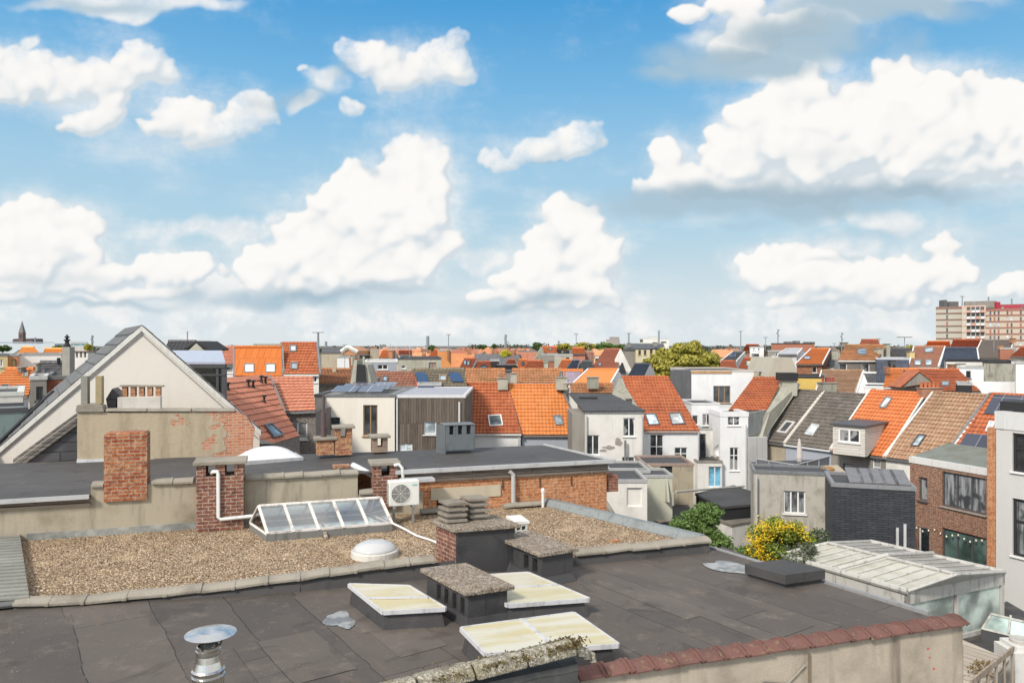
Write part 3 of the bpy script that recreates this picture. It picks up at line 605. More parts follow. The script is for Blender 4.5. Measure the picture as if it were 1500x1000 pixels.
# slate-grey cement strip on the left
q = [G(0, 779, 10.3), G(29, 784, 10.22), G(43, 877, 10.18), G(-2, 880, 10.24)]; q[0] = V3((-12, 13.4, 10.4)); q[3] = V3((-9.4, 10.35, 10.3))
mb = MB(); k = 20
for i in range(k):
    a, b = q[0].lerp(q[3], i/k), q[1].lerp(q[2], i/k); c, d_ = q[0].lerp(q[3], (i+1)/k), q[1].lerp(q[2], (i+1)/k)
    mb.face([a, b, b+Z*.0, b]) if False else None
    mb.face([c+Z*.03, d_+Z*.03, b+Z*.005, a+Z*.005]); mb.face([c+Z*.0, d_+Z*.0, d_+Z*.03, c+Z*.03])
mb.face([q[1]+Z*.03, q[2]+Z*.03, q[2]-Z*.15, q[1]-Z*.15])
mb.build('cement_slates', concrete((.27, .27, .24), (.4, .4, .36), .6), grv)
MB().tube([V3((-9.6, 10.25, 10.16)), V3((-7.42, 11.2, 10.14))], .05, 8).build('gutter', paint((.12, .12, .12), .4, .1), grv)
# chimneys on the parapet
A = Lw(290)-VV*.38; c = chimney(grv, A, U, .93, .62, 10.12, 11.5, BRK_BROWN, capm=COPE, slots=2, label='brown brick chimney with concrete slab and white drain pipe', ov=.06, ct=.08)
mb = MB(); p = Lw(318)-VV*.42; pts = [p+U*.06+Z*11.28, p+U*.0+Z*11.36, p-U*.0+Z*11.4]; x0 = A+U*.43-VV*.05
path = [x0-U*.14+VV*.12+Z*11.31, x0-U*.1+Z*11.37, x0-U*.02+Z*11.37, x0+Z*11.32, x0+Z*10.42, x0+U*.05+Z*10.37, x0+U*.95+Z*10.41, x0+U*1.02+Z*10.42]
mb.tube(path, .038, 10); mb.build('drain_pipe', paint((.72, .72, .7), .4, .12), c, smooth=True)
A = Lw(546)-VV*.1; chimney(grv, A, U, .56, .5, 10.3, 11.27, BRK_BROWN, capm=COPE, slots=1, label='narrow brown brick chimney behind the air conditioner', ov=.06, ct=.08)
A = Lw(153)-VV*.06; mb = MB(); pr = []
for k, (zz, ww) in enumerate(((10.8, 1.0), (11.15, 1.0), (11.22, 1.0), (12.1, 1.0), (12.17, .98), (12.2, .9))): pr.append([A+U*(.4-.4*ww)+VV*(.22-.22*ww)+Z*zz, A+U*(.4+.4*ww)+VV*(.22-.22*ww)+Z*zz, A+U*(.4+.4*ww)+VV*(.22+.22*ww)+Z*zz, A+U*(.4-.4*ww)+VV*(.22+.22*ww)+Z*zz, A+U*(.4-.4*ww)+VV*(.22-.22*ww)+Z*zz])
mb.grid(pr); mb.face(pr[-1][:4]); mb.build('chimney', BRK_OLD, grv, label='stout weathered orange brick chimney without a cap')
# ridge lantern
BL, BR, KL, KR = V3((-4.83, 14.84, 10.25)), V3((-2.5, 15.68, 10.25)), V3((-5.5, 15.8, 10.25)), V3((-3.17, 16.64, 10.25)); RL_, RR_ = V3((-5.16, 15.3, 10.7)), V3((-2.83, 16.14, 10.7))
ln = thing('roof_lantern', 'long glazed ridge skylight with peeling white frames on the gravel roof', 'skylight', (-4, 15.7, gz))
mb = MB(); ct = (BL+BR+KL+KR)/4
for a, b in ((BL, BR), (BR, KR), (KR, KL), (KL, BL)): dd, nn = nrm(a, b); mb.box(a-Z*.16+nn*.02, b-a, -nn*.1, Z*.17)
mb.build('kerb', paint((.16, .16, .15), .7, .3), ln)
mb = MB(); fl4 = [V3((p.x+(ct.x-p.x)*.09, p.y+(ct.y-p.y)*.09, 10.16)) for p in (BL, BR, KR, KL)]; mb.face(fl4)
for i in range(4): j = (i+1) % 4; a, b = fl4[i], fl4[j]; mb.face([a, a+Z*.09, b+Z*.09, b])
mb.build('well_lining', plaster((.8, .84, .84), (.45, .47, .45), .4, 2.0), ln)
WP = paint((.62, .58, .54), .7, .5); mb = MB(); g = MB()
for k in range(6):
    a, r_, kk = BL.lerp(BR, k/5), RL_.lerp(RR_, k/5), KL.lerp(KR, k/5); w = (BR-BL).normalized()*.055
    n1 = (BR-BL).cross(RL_-BL).normalized()*.04
    mb.prism([a-w*.5, a+w*.5, a+w*.5+n1, a-w*.5+n1], r_-a); n3 = (KL-KR).cross(RL_-KL).normalized()*.04; mb.prism([kk-w*.5, kk+w*.5, kk+w*.5+n3, kk-w*.5+n3], r_-kk)
mb.tube([RL_+Z*.02, RR_+Z*.02], .035, 6); mb.box(BL, BR-BL, V3((0, .05, .0)), Z*.05); mb.box(KL, KR-KL, V3((0, -.05, 0)), Z*.05); mb.tube([BL, KL], .03, 6); mb.tube([BR, KR], .03, 6)
mb.build('frame', WP, ln)
for k in range(5):
    a, b = BL.lerp(BR, k/5), BL.lerp(BR, (k+1)/5); MB().face([a, b, RL_.lerp(RR_, (k+1)/5), RL_.lerp(RR_, k/5)]).build('pane', clear((.86, .93, .95), .8), ln)
    a, b = KL.lerp(KR, k/5), KL.lerp(KR, (k+1)/5); MB().face([b, a, RL_.lerp(RR_, k/5), RL_.lerp(RR_, (k+1)/5)]).build('pane', clear((.86, .92, .94), .3), ln)
MB().face([KL, BL, RL_]).build('end_pane', clear((.5, .55, .5), .3), ln); MB().face([BR, KR, RR_]).build('end_pane', clear((.5, .55, .5), .3), ln)
tag(MB().prism([G(470, 765, 10.3), G(474, 766, 10.3), G(480, 788, 10.14), G(475, 788, 10.14)], Z*.03).build('loose_plank', wood((.25, .2, .15), (.4, .34, .27), .2)), 'loose weathered wooden slat leaning on the glazed ridge skylight', 'plank')
# small dome light
dc = G(549, 813, gz); dm = thing('dome_light', 'round clear plastic dome on the gravel near the coping stones', 'skylight', dc)
MB().lathe(dc, [(.44, -.02), (.43, .1), (.4, .12), (.36, .12), (.36, .05), (.01, .05)], 32).build('kerb', paint((.55, .53, .48), .5, .3), dm)
m, nt, b = new('milky_dome'); fin(nt, b, (.7, .7, .69), .15, None, 0, 0, 0, .6); b.inputs['Transmission Weight'].default_value = .35
MB().lathe(dc+Z*.11, [(.4, 0), (.385, .04), (.34, .085), (.27, .125), (.17, .155), (.08, .165), (.01, .168)], 32).build('dome', m, dm, smooth=True)
# hose
tag(MB().tube([G(573, 765, 10.3), G(590, 773, 10.2), G(610, 784, 10.16), G(632, 791, 10.16), G(646, 797, 10.2)], .022, 8).build('hose', paint((.72, .7, .72), .5, .15), smooth=True), 'white plastic hose running over the gravel to the brick-sided chimney', 'hose')
# air conditioner
ac0 = P(570, 742, 16.2); ac = thing('air_conditioner', 'white outdoor air conditioner with a round fan grille by a brick chimney', 'air conditioner', ac0); S = .62; ww = .66; hh = .54
AM = paint((.66, .66, .62), .4, .1); MB().box(ac0+VV*.0, U*ww, VV*.28, Z*hh).build('casing', AM, ac, bevel=.02)
fc = ac0+U*.25+Z*.27; m = paint((.13, .13, .125), .5, .05)
mb = MB(); n = 28; mb.face([fc-VV*.006+(U*math.cos(k*2*math.pi/n)+Z*math.sin(k*2*math.pi/n))*.2 for k in range(n)]); mb.build('fan_recess', m, ac)
mb = MB()
for r in (.05, .08, .11, .14, .17, .2): mb.tube([fc-VV*.02+(U*math.cos(k*2*math.pi/n)+Z*math.sin(k*2*math.pi/n))*r for k in range(n+1)], .004, 4, False)
for k in range(8): a = k*math.pi/4; mb.tube([fc-VV*.018, fc-VV*.018+(U*math.cos(a)+Z*math.sin(a))*.2], .004, 4)
mb.build('fan_grille', paint((.55, .55, .52), .4, .1), ac)
mb = MB()
for k in range(9): mb.box(ac0-U*.012+VV*.03+Z*(.05+k*.05), U*.01, VV*.22, Z*.025)
mb.build('side_grille', paint((.3, .3, .28), .5, .1), ac)
MB().box(ac0+U*.5-VV*.008+Z*.43, U*.11, VV*.006, Z*.035).build('emblem', paint((.25, .5, .48), .5, .05), ac)
mb = MB()
for u in (.08, .5): mb.box(ac0+U*u-VV*.02-Z*.06, U*.06, VV*.32, Z*.06); mb.box(ac0+U*u+VV*.02+Z*(gz-ac0.z), U*.05, VV*.05, Z*(ac0.z-gz-.06))
mb.build('stand', paint((.2, .2, .19), .6, .2), ac)
tag(MB().tube([ac0+U*.35+VV*.3+Z*.5, ac0+U*.33+VV*.3+Z*.78, ac0+U*.25+VV*.3+Z*.86, ac0+U*.15+VV*.3+Z*.84], .035, 8).build('duct', paint((.7, .7, .68), .4, .1), smooth=True), 'short white duct hooking into the chimney above the air conditioner', 'duct')
# white vent block beside tall chimney
v0 = G(748, 782, gz); vb = thing('vent_block', 'white ventilator box with square holes behind the tall brick-sided chimney', 'vent', v0)
a = V3((.06, 14.15, gz)); mb = MB(); wall(mb, a, a+U*.24, gz, 10.62, [(.03+.1*i, .11+.1*i, 10.2+.1*j, 10.28+.1*j) for i in range(2) for j in range(4)], .05); wall(mb, a+U*.24, a+U*.24+VV*.5, gz, 10.62); mb.build('casing', paint((.62, .62, .58), .5, .2), vb)
MB().box(a-U*.02-VV*.02+Z*.5, U*.3, VV*.55, Z*.05).build('lid', paint((.7, .69, .64), .5, .2), vb)
MB().face([a+VV*.051+U*0, a+VV*.051+U*.24, a+VV*.051+U*.24+Z*.49, a+VV*.051+Z*.49]).build('core', paint((.04, .04, .04), .5, .1), vb)
tag(MB().box(G(896, 794, gz), V3((.18, .05, 0)), V3((-.03, .06, 0)), Z*.03).build('brick_chip', BRK_OR), 'pale broken brick chip lying on the gravel', 'brick')

# ================= upper flat roof with brick wall =================
up = thing('brick_wall_building', 'long building with black felt roof, pale metal edge and orange brick wall', 'building', (-4, 19, 0)); uz = 11.1
f0, f1 = Lw(-170), Lw(889); FR = V3((.9, 21.75, 0))
fe = [V3((-15.8, 12.9, 10.92))+VV*0, Lw(133)-VV*.02+Z*10.95, Lw(134)+VV*.26+Z*10.97, Lw(524)+VV*.26+Z*11.05, Lw(560)+VV*.1+Z*uz, f1+Z*uz+U*.1-VV*.1]
be = [V3((-19, 17.6, 10.95)), V3((-11.5, 19.55, 10.98)), V3((-9, 20.0, 11.0)), V3((-5.5, 20.3, 11.05)), V3((-3.6, 20.4, uz)), FR+Z*uz]
fe[0] = Lw(-170)-VV*.12+Z*10.93; fe[1] = Lw(133)-VV*.12+Z*10.95
mb = MB(); mb.grid([[a.lerp(b, k/4) for a, b in zip(fe, be)] for k in range(5)]); mb.build('roof', felt((.062, .06, .06), (.09, .086, .083), 4.0, 1.0, .7), up)
EP = paint((.42, .42, .42), .4, .2); MB().box(fe[0]-Z*.05, fe[1]-fe[0], -VV*.05, Z*.085).build('roof_edge', EP, up); a, b = Lw(578)+Z*(uz-.045)-VV*.13, f1+Z*(uz-.045)-VV*.13+U*.12
mb = MB(); mb.box(a, b-a, VV*.1, Z*.09); mb.box(b+Z*.0, (FR+Z*(uz-.045))-b, V3((.06, .04, 0)), Z*.08); mb.build('roof_edge', EP, up); MB().box(Lw(583)+Z*10.93-VV*.55, U*.75, VV*.35, Z*.06).build('ledge', EP, up)
mb = MB()
for k, (z, dp, t) in enumerate(((10.98, .06, .07), (10.9, .03, .075), (10.83, .045, .06))): a = Lw(590)-VV*dp+Z*z; mb.box(a, f1-Lw(590)+U*.02*k, VV*.1, Z*t)
mb.build('timber_fascia', wood((.12, .1, .085), (.24, .21, .18), .1, False), up)
a, b = Lw(612)+VV*.02, f1+VV*.02; mb = MB(); wall(mb, a, b, 0, 10.86, [hole_px(a, b, 640, 729, 668, 741)], .1); wall(mb, b, FR, 0, 11.05); wall(mb, FR, V3((-19, 17.6, 0)), 0, 10.9); mb.build('wall', BRK_OR, up)
mb = MB(); h = hole_px(a, b, 631, 712, 733, 729); dd, nn = nrm(a, b); mb.box(a+dd*h[0]+nn*.004+Z*h[2], dd*(h[1]-h[0]), nn*.02, Z*(h[3]-h[2])); mb.build('render_band', plaster((.5, .44, .33), (.3, .26, .2), .3), up)
MB().tube([on_line(744, a, b)+nn*.1+Z*10.99, on_line(750, a, b)+nn*.1+Z*10.9, on_line(750, a, b)+nn*.1+Z*10.2], .055, 10).build('drain_pipe', paint((.4, .4, .4), .4, .15), up)
mb = MB()
for px in (735.5, 790, 836): q = on_line(px, a, b)+nn*.012; mb.box(q+Z*10.55, dd*.02, nn*.02, Z*.22)
mb.build('wall_anchor', paint((.04, .035, .03), .7, .3), up)
tag(MB().tube([on_line(789, a, b)+nn*.3+Z*gz, on_line(789, a, b)+nn*.3+Z*10.5], .035, 8).lathe(on_line(789, a, b)+nn*.3+Z*10.48, [(.05, 0), (.05, .06), (.02, .1)], 10).build('vent_pipe', paint((.65, .63, .6), .5, .2)), 'white vent pipe standing before the orange brick wall', 'vent')
tag(MB().box(f1+U*.06+VV*.1+Z*10.3, U*.3, VV*.4, Z*.42).build('brick_pier', brick((.3, .09, .05), (.36, .13, .07), (.35, .3, .25), .2, .3)), 'short red brick pier at the far end of the orange brick wall', 'pier')
c = cpx(up, 652, 696, 622, 660, 19.9, .55, paint((.12, .135, .145), .45, .35), slots=3, capm=paint((.13, .14, .145), .5, .3), ct=.03, ov=.02, label='wide zinc-clad chimney with row of openings')
a = P(652, 622, 19.9); MB().prism([V3((a.x, a.y, 11.1)), V3((a.x-.28, a.y+.42, 11.1)), V3((a.x-.28, a.y+.42, 11.86)), V3((a.x, a.y, 11.86))], U*.02).build('cladding', paint((.12, .135, .145), .45, .35), c)
BRK_MIX = brick((.4, .13, .06), (.55, .3, .12), (.4, .34, .27), .3, .25)
cpx(up, 491, 516, 624, 667, 19.5, .4, BRK_MIX, capm=COPE, slots=1, label='taller of the pair of mottled brick chimneys')
c = cpx(up, 464, 490, 641, 667, 19.4, .4, BRK_MIX, capm=COPE, label='lower of the pair of mottled brick chimneys, carrying a dark flue')
p = P(474, 642, 19.6); MB().tube([p-Z*.05, p+Z*.68], .075, 12).tube([p+Z*.68, p+Z*1.15], .03, 8).build('flue_pipe', paint((.09, .06, .06), .5, .2), c)
cpx(up, 546, 568, 638, 663, 19.9, .4, plaster((.3, .22, .17), (.12, .1, .08), .5), capm=COPE, slots=1, label='small rendered chimney in front of the white house')
q = [P(351, 676, 18.6), P(441, 677, 19.3)]; dl = thing('barrel_skylight', 'long low white plastic dome on the dark roof by the ruined wall', 'skylight', q[0]); dd = (q[1]-q[0]); dd.z = 0; ln_ = dd.length; dd.normalize(); n = V3((-dd.y, dd.x, 0)); rows = []
for i in range(13):
    t = i/12; hh = .26*math.sin(math.pi*min(1, max(0, t))**.8 if t < 1 else 0)**.6 if 0 < t < 1 else 0
    hh = .27*(1-abs(2*t-1)**2.4); rows.append([V3((q[0].x, q[0].y, 11.12))+dd*(ln_*t)+n*(.9*j/8)+Z*(hh*(1-abs(2*j/8-1)**3)) for j in range(9)])
MB().grid(rows, True).build('dome', paint((.66, .66, .67), .3, .15), dl, smooth=True); MB().box(V3((q[0].x, q[0].y, 11.02))-dd*.05-n*.05, dd*(ln_+.1), n*1.0, Z*.1).build('kerb', ZINC, dl)
tag(MB().tube([P(517, 681, 17.9), P(546, 696, 17.4)], .07, 10).build('steel_tube', paint((.6, .6, .6), .35, .2)), 'short pale metal tube lying on the felt roof beside the narrow chimney', 'tube')
tag(MB().box(P(488, 686, 17.9), U*.4, VV*.25, Z*.06).build('brick_pile', BRK_MIX), 'small heap of orange bricks on the felt roof behind the parapet', 'bricks')

# ruined rendered wall
rw = thing('ruined_wall', 'tall rendered wall with fallen plaster and bare brick beneath the white gable', 'wall', P(113, 675, 19.5)); a = P(113, 675, 19.3); A0 = V3((a.x, a.y, 0)); dd = U
def RW(px, py, off=0): q = on_line(px, A0, A0+dd); return V3((q.x, q.y, EYE+(HY-py)/F*q.y))-VV*off
out = [RW(113, 690), RW(371, 690), RW(370, 650), RW(373, 628), RW(362, 612), RW(345, 602), RW(300, 603), RW(155, 604), RW(113, 598)]
MB().prism(out, VV*.35).build('wall', patched(-7.75, .55), rw)
mb = MB(); z = RW(155, 603)
for a, b in ((155, 215), (216, 280), (281, 344)): p, q = RW(a, 602, .05), RW(b, 602, .05); mb.prism([p, p+VV*.45, p+VV*.4+Z*.06, p+VV*.05+Z*.06], q-p)
mb.prism([RW(111, 603, .06), RW(153, 603, .06), RW(151, 594, .06), RW(140, 591, .06), RW(113, 593, .06)], VV*.45)
mb.build('coping', COPE, rw, bevel=.01)
MB().box(RW(113, 678, .05), RW(375, 676, .05)-RW(113, 678, .05), VV*.045, Z*.1).build('flashing', paint((.55, .56, .57), .4, .3), rw)
for x0, x1, m2, lb in ((117, 126.5, concrete((.3, .29, .26), (.2, .19, .17), .4), 'grey'), (138.5, 147.5, concrete((.42, .34, .2), (.22, .2, .16), .4), 'buff')):
    p = RW(x0, 592, -.1); q = RW(x1, 592, -.1); o = MB().box(p, q-p, VV*.3, Z*(RW(x0, 551).z-p.z)).build('chimney_slab', m2, rw)
c = cpx(rw, 172, 235, 582, 604, 19.8, .3, plaster((.6, .57, .52), (.3, .24, .2), .5), cap=False, label='open-topped chimney with a row of brick piers')
p0, p1 = RW(172, 583), RW(235, 583); zz = p0.z; mb = MB()
for k in range(5): q = p0.lerp(p1, (k+.08)/5)+VV*.5; mb.box(V3((q.x, q.y, zz)), U*.12, VV*.25, Z*.27)
mb.build('brick_pier', BRK_MIX, c); q = p0+VV*.47; MB().box(V3((q.x, q.y, zz+.27))-U*.04, (p1-p0)*1.04, VV*.32, Z*.04).build('chimney_cap', COPE, c)
sr = MB(); q = RW(151, 606, -.6); sr.prism([q, q+U*.45, q+U*.4+Z*.3, q+U*.1+Z*.62, q-U*.05+Z*.35], VV*.8); tag(sr.build('slate_ridge', slate()), 'small dark slate roof peak poking up behind the ruined wall', 'roof')

# ================= white gable house =================
gh = thing('gable_house', 'tall house with a broad off-white gable and dark slate roof', 'house', (-10.8, 22, 0)); g0 = V3((-10.84, 22, 0))
def GP(px, py, off=0): q = on_line(px, g0, g0+U); return V3((q.x, q.y, EYE+(HY-py)/F*q.y))-VV*off
gs = (-2.66, 4.2, 0); sh = V3(gs)
apx, fl_, fr2 = GP(208, 480), GP(-25, 679), GP(347, 602)
prof = [GP(-25, 760), GP(380, 760), GP(380, 632), apx, GP(-25, 679)]; prof[0].z = 8; prof[1].z = 8
mb = MB(); mb.prism([p for p in prof], VV*.3); mb.build('gable_wall', plaster((.72, .68, .61), (.46, .42, .35), .25, .5), gh)
tr = MB(); rl, rr_ = apx+Z*.05, GP(382, 634)
for a, b in ((GP(-25, 676, .06), GP(208, 477, .06)), (GP(208, 477, .06), GP(382, 630, .06))):
    t = Z*-.16; tr.prism([a, b, b+t, a+t], VV*.5)
tr.build('verge', paint((.62, .61, .57), .6, .2), gh)
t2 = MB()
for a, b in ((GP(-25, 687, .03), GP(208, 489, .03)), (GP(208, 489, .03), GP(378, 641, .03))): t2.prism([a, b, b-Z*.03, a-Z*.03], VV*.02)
t2.build('painted_shadow_line', paint((.2, .2, .2), .7, .1), gh)  # solid dark strip, a shadow line painted below the verge
SL = slate((.075, .075, .072), (.12, .12, .115), .3, .4)
mb = MB(); A1, A2 = GP(-25, 676)+Z*.02, GP(208, 477)+Z*.02; tiled(mb, A1+sh, A1, A2+sh, A2, .42, .03); B1 = GP(382, 630)+Z*.02; tiled(mb, B1, B1+sh, A2, A2+sh, .42, .03); mb.build('roof', SL, gh)
# boarded lean-to roof in front of the gable
lt = thing('lean_to_roof', 'low slate lean-to with a weathered timber edge below the white gable', 'roof', P(60, 676, 20.3)); p = [P(20, 680, 19.6), P(112, 680, 20.2), P(113, 612, 20.2)]
MB().prism([V3((a.x, a.y, a.z)) for a in p], VV*.4).build('slates', slate((.06, .062, .068), (.1, .1, .105), 2.5, .25), lt)
mb = MB(); w = wood((.13, .12, .11), (.26, .24, .21), .1, False)
for k in range(3): q = Z*(-.12*k+.14)-VV*(.04+.02*k); mb.prism([p[0]+q, p[2]+q, p[2]+q-Z*.1, p[0]+q-Z*.1], VV*.05)
mb.build('timber_edge', w, lt)
# ================= houses behind =================
def curtain():
    m, nt, b = new('curtain'); x = nd(nt, 'ShaderNodeSeparateXYZ', {0: uvn(nt)}).outputs[0]; n = noise(nt, vscale(nt, uvn(nt), (5, .5, 1)), 1.5, 4, .6)
    c = mx(nt, rng(nt, n, .35, .65), (.05, .055, .06), (.3, .31, .32)); c = mx(nt, rng(nt, noise(nt, uvn(nt), 1.2, 2), .5, .6), c, (.04, .045, .05)); fin(nt, b, c, .12, None, 0, 0, 0, .8); return m
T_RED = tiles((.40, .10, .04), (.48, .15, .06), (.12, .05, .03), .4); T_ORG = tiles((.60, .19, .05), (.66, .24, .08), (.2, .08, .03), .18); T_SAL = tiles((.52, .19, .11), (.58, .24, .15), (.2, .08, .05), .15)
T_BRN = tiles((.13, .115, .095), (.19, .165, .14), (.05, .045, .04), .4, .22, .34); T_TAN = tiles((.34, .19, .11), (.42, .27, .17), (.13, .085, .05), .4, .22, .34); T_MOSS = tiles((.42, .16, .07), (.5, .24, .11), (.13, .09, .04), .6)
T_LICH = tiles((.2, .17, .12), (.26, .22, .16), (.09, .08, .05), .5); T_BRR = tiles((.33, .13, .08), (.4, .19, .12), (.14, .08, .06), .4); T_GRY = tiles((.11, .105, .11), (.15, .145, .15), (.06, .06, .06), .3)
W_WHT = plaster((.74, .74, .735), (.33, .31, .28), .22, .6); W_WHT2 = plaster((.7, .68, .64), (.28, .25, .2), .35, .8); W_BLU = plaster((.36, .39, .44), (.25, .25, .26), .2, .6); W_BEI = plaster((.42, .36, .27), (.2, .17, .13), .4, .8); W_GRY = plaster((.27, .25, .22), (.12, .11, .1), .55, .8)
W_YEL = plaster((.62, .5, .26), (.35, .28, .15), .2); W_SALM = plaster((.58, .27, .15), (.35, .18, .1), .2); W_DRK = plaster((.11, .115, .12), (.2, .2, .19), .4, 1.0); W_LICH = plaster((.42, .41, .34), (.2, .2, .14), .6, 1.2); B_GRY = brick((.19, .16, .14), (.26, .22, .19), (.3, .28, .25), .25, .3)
W_MOSS = plaster((.30, .29, .24), (.13, .14, .08), .8, 1.4)
BLK = paint((.018, .018, .02), .8, .05); NAVY = slate((.05, .065, .095), (.07, .085, .12), .5, .5); LEAD = paint((.17, .175, .18), .5, .4); R_FLAT = felt((.055, .055, .058), (.08, .08, .08), 4.0, 1.0)
FRW = paint((.3, .19, .1), .6, .3); GLT = glass((.35, .42, .46), .12); GLD = glass((.05, .055, .06), .06); CUR = curtain()
DKF = paint((.07, .07, .075), .5, .1)
def wins(t, A, B, ws):
    for w in ws:
        x0, y0, x1, y1 = w[:4]; k = dict(nx=2, ny=1); k.update(w[4] if len(w) > 4 else {}); window(t, A, B, hole_px(A, B, x0, y0, x1, y1), **k)
def chims(t, cs):
    for c in cs:
        x0, x1, yt, yb, y, dp, m = c[:7]; k = c[7] if len(c) > 7 else {}; cpx(t, x0, x1, yt, yb, y, dp, m, k.pop('dr', X), **k)
def RWs(t, pl, rs):
    for r in rs:
        k = r[1] if len(r) > 1 and isinstance(r[1], dict) else {}
        q = r[0]
        if len(q) == 4 and not isinstance(q[0], tuple): x0, y0, x1, y1 = q; q = ((x0, y1), (x1, y1), (x1, y0), (x0, y0))
        roof_window(t, pl, q, **k)
def H(label, eL, eR, rL, rR, Ye, Yr, rm, wm, zG=0, ws=(), rw=(), ch=(), name='tiled_house', cat='house', lev=False, **kw):
    if lev:
        a = P(*eL, Ye); b = G(*eR, a.z); c = P(*rL, Yr); d = G(*rR, c.z)
    else:
        a, b = P(*eL, Ye), P(*eR, Ye); a.z = b.z = (a.z+b.z)/2; c, d = P(*rL, Yr), P(*rR, Yr); c.z = d.z = (c.z+d.z)/2
    t, pl, (A, B) = house(name, label, cat, a, b, c, d, zG, rm, wm, [hole_px(a, b, *w[:4]) for w in ws], **kw)
    wins(t, A, B, ws); RWs(t, pl, rw); chims(t, ch); return t, pl, (A, B)
def FB(label, x0, x1, yt, y, dp, wm, rm=None, zG=0, ws=(), dr=X, ch=(), name='flat_roof_house', cat='house', par=.05, **kw):
    A = P(x0, yt, y); zt = A.z; A = V3((A.x, A.y, 0)); B = on_line(x1, A, A+dr); n = V3((-dr.y, dr.x, 0))
    t = flat_house(name, label, cat, [A, B, B+n*dp, A+n*dp], zG, zt, wm, rm or R_FLAT, {0: [hole_px(A, B, *w[:4]) for w in ws]}, par, **kw)
    wins(t, A, B, ws); chims(t, ch); return t, A, B

FB_ = FB
def FB(label, x0, x1, yt, y, dp, wm, rm=None, **kw):
    if 'dr' not in kw and abs((x0+x1)/2-CX) > 560: ph = math.atan(((x0+x1)/2-CX)/F)*.95; kw['dr'] = V3((math.cos(ph), -math.sin(ph), 0))
    return FB_(label, x0, x1, yt, y, dp, wm, rm, **kw)
# ---- left of the gable
t, A, B = FB('orange brick house end with dark coping just left of the white gable', 67, 112, 553, 28, 6, brick((.46, .13, .06), (.5, .17, .08), (.42, .25, .18), .2, .1), zG=3, trim=paint((.16, .16, .15), .6, .2), name='brick_house')
t, A, B = FB('grey rendered attic box with one small window left of the orange brick gable', 44, 68, 553, 27, 3, W_GRY, zG=6, ws=[(53, 566, 63, 586, dict(nx=2, fm=DKF))], name='attic_dormer', trim=paint((.5, .49, .46), .5, .2), cat='dormer')
H('orange hipped roof with a roof window and solar strip at the far left', (-30, 578), (43, 578), (10, 540), (50, 541), 36, 39.5, T_ORG, W_WHT2, rw=[((33, 545, 42, 554), dict(fm=FRW)), ((2, 566, 15, 573), dict(pm=solar())), ((25, 567, 33, 573),)], ch=[(26, 31, 537, 545, 38.6, .4, B_GRY, {})])
FB('low white flat-roofed extension below the orange hipped roof', -40, 34, 578, 27, 5, W_WHT2, zG=4, trim=paint((.6, .6, .56), .5, .2), tw=.2)
gl, A, B = FB('glass-roofed veranda with a dark frame at the left edge', -60, 40, 603, 22.5, 2.5, paint((.2, .26, .25), .2, .3), paint((.3, .33, .33), .2, .2), zG=6, name='veranda', cat='veranda', trim=DKF)
p = [P(-30, 690, 20.6), P(-30, 668, 20.6), P(62, 588, 24), P(72, 588, 24.2)]
o = thing('side_roof', 'dark slate strip with black edge running down beside the white gable', 'roof', p[0])
MB().prism([P(-40, 700, 20.0), P(-40, 655, 20.6), P(-5, 655, 20.9), P(66, 577, 24), P(78, 577, 24.1)], VV*.4).build('slates', slate((.075, .08, .085), (.1, .105, .11)), o)
MB().tube([P(-40, 685, 20.2), P(78, 574, 24.0)], .07, 6).build('edge', BLK, o)
st = thing('stove_chimney', 'slim grey chimney shaft with a black lantern cowl at the left', 'chimney', P(96, 560, 30)); p = P(96, 508, 30); z1 = p.z
c = MB().box(P(91, 560, 29.8), X*.3, Yv*.35, Z*(z1-P(91, 560, 29.8).z)).build('shaft', concrete((.36, .34, .3), (.2, .19, .16), .4), st)
MB().lathe(p+V3((0, .1, 0)), [(.13, -.02), (.14, .05), (.08, .14), (.07, .22), (.12, .26), (.12, .3), (.05, .3), (.05, .36), (.11, .38), (.03, .46), (.02, .5)], 12).build('cowl', BLK, st)
wc = thing('slotted_chimney', 'wide white rendered chimney with battlement-like openings beside the slim grey shaft', 'chimney', P(116, 560, 31)); cpx(wc, 102, 129, 514, 575, 31, .5, W_WHT2, X, slots=4, capm=concrete((.3, .2, .15)), ct=.03, name='chimney_stack')
H('dark slate roof with tiny white rooflight between orange roofs at the far left', (50, 552), (80, 552), (60, 533), (92, 530), 33, 35, T_GRY, W_MOSS, rw=[((61, 546, 66, 549),)], ch=[(52, 55, 531, 543, 33.5, .3, W_GRY, {}), (83, 85, 524, 534, 34.5, .2, BLK, dict(cap=False))])
H('small pale orange roof under the blank white wall', (55, 541), (74, 541), (60, 535), (78, 535), 43, 45, tiles((.72, .32, .12), (.75, .36, .15), (.4, .2, .1), .1), W_YEL)
FB('long blank sunlit white wall on the left below two orange roofs', 27, 89, 519, 58, 9, plaster((.86, .84, .79), (.7, .66, .6), .1, .3), zG=3, name='white_building', cat='building')
H('first orange-yellow roof above the blank white wall', (26, 519), (60, 519), (32, 509), (50, 509), 66, 69, tiles((.78, .36, .1), (.8, .42, .14), (.5, .25, .1), .1), W_WHT)
H('second orange-yellow roof above the blank white wall, next to the slim chimney', (62, 519), (95, 519), (66, 511), (96, 511), 68, 71, tiles((.8, .38, .1), (.8, .42, .14), (.5, .25, .1), .1), W_YEL)
FB('pale yellow house with a white framed window at the left edge', -20, 11, 520, 52, 8, W_YEL, zG=2, ws=[(-3, 526, 4, 537, dict(nx=2))], trim=LEAD, name='yellow_house')
FB('salmon pink house with one shuttered opening at the left', 12, 26, 520, 54, 8, W_SALM, zG=2, ws=[(17, 526, 24, 537, dict(nx=1, fm=FRW, pm=W_YEL))], name='salmon_house')

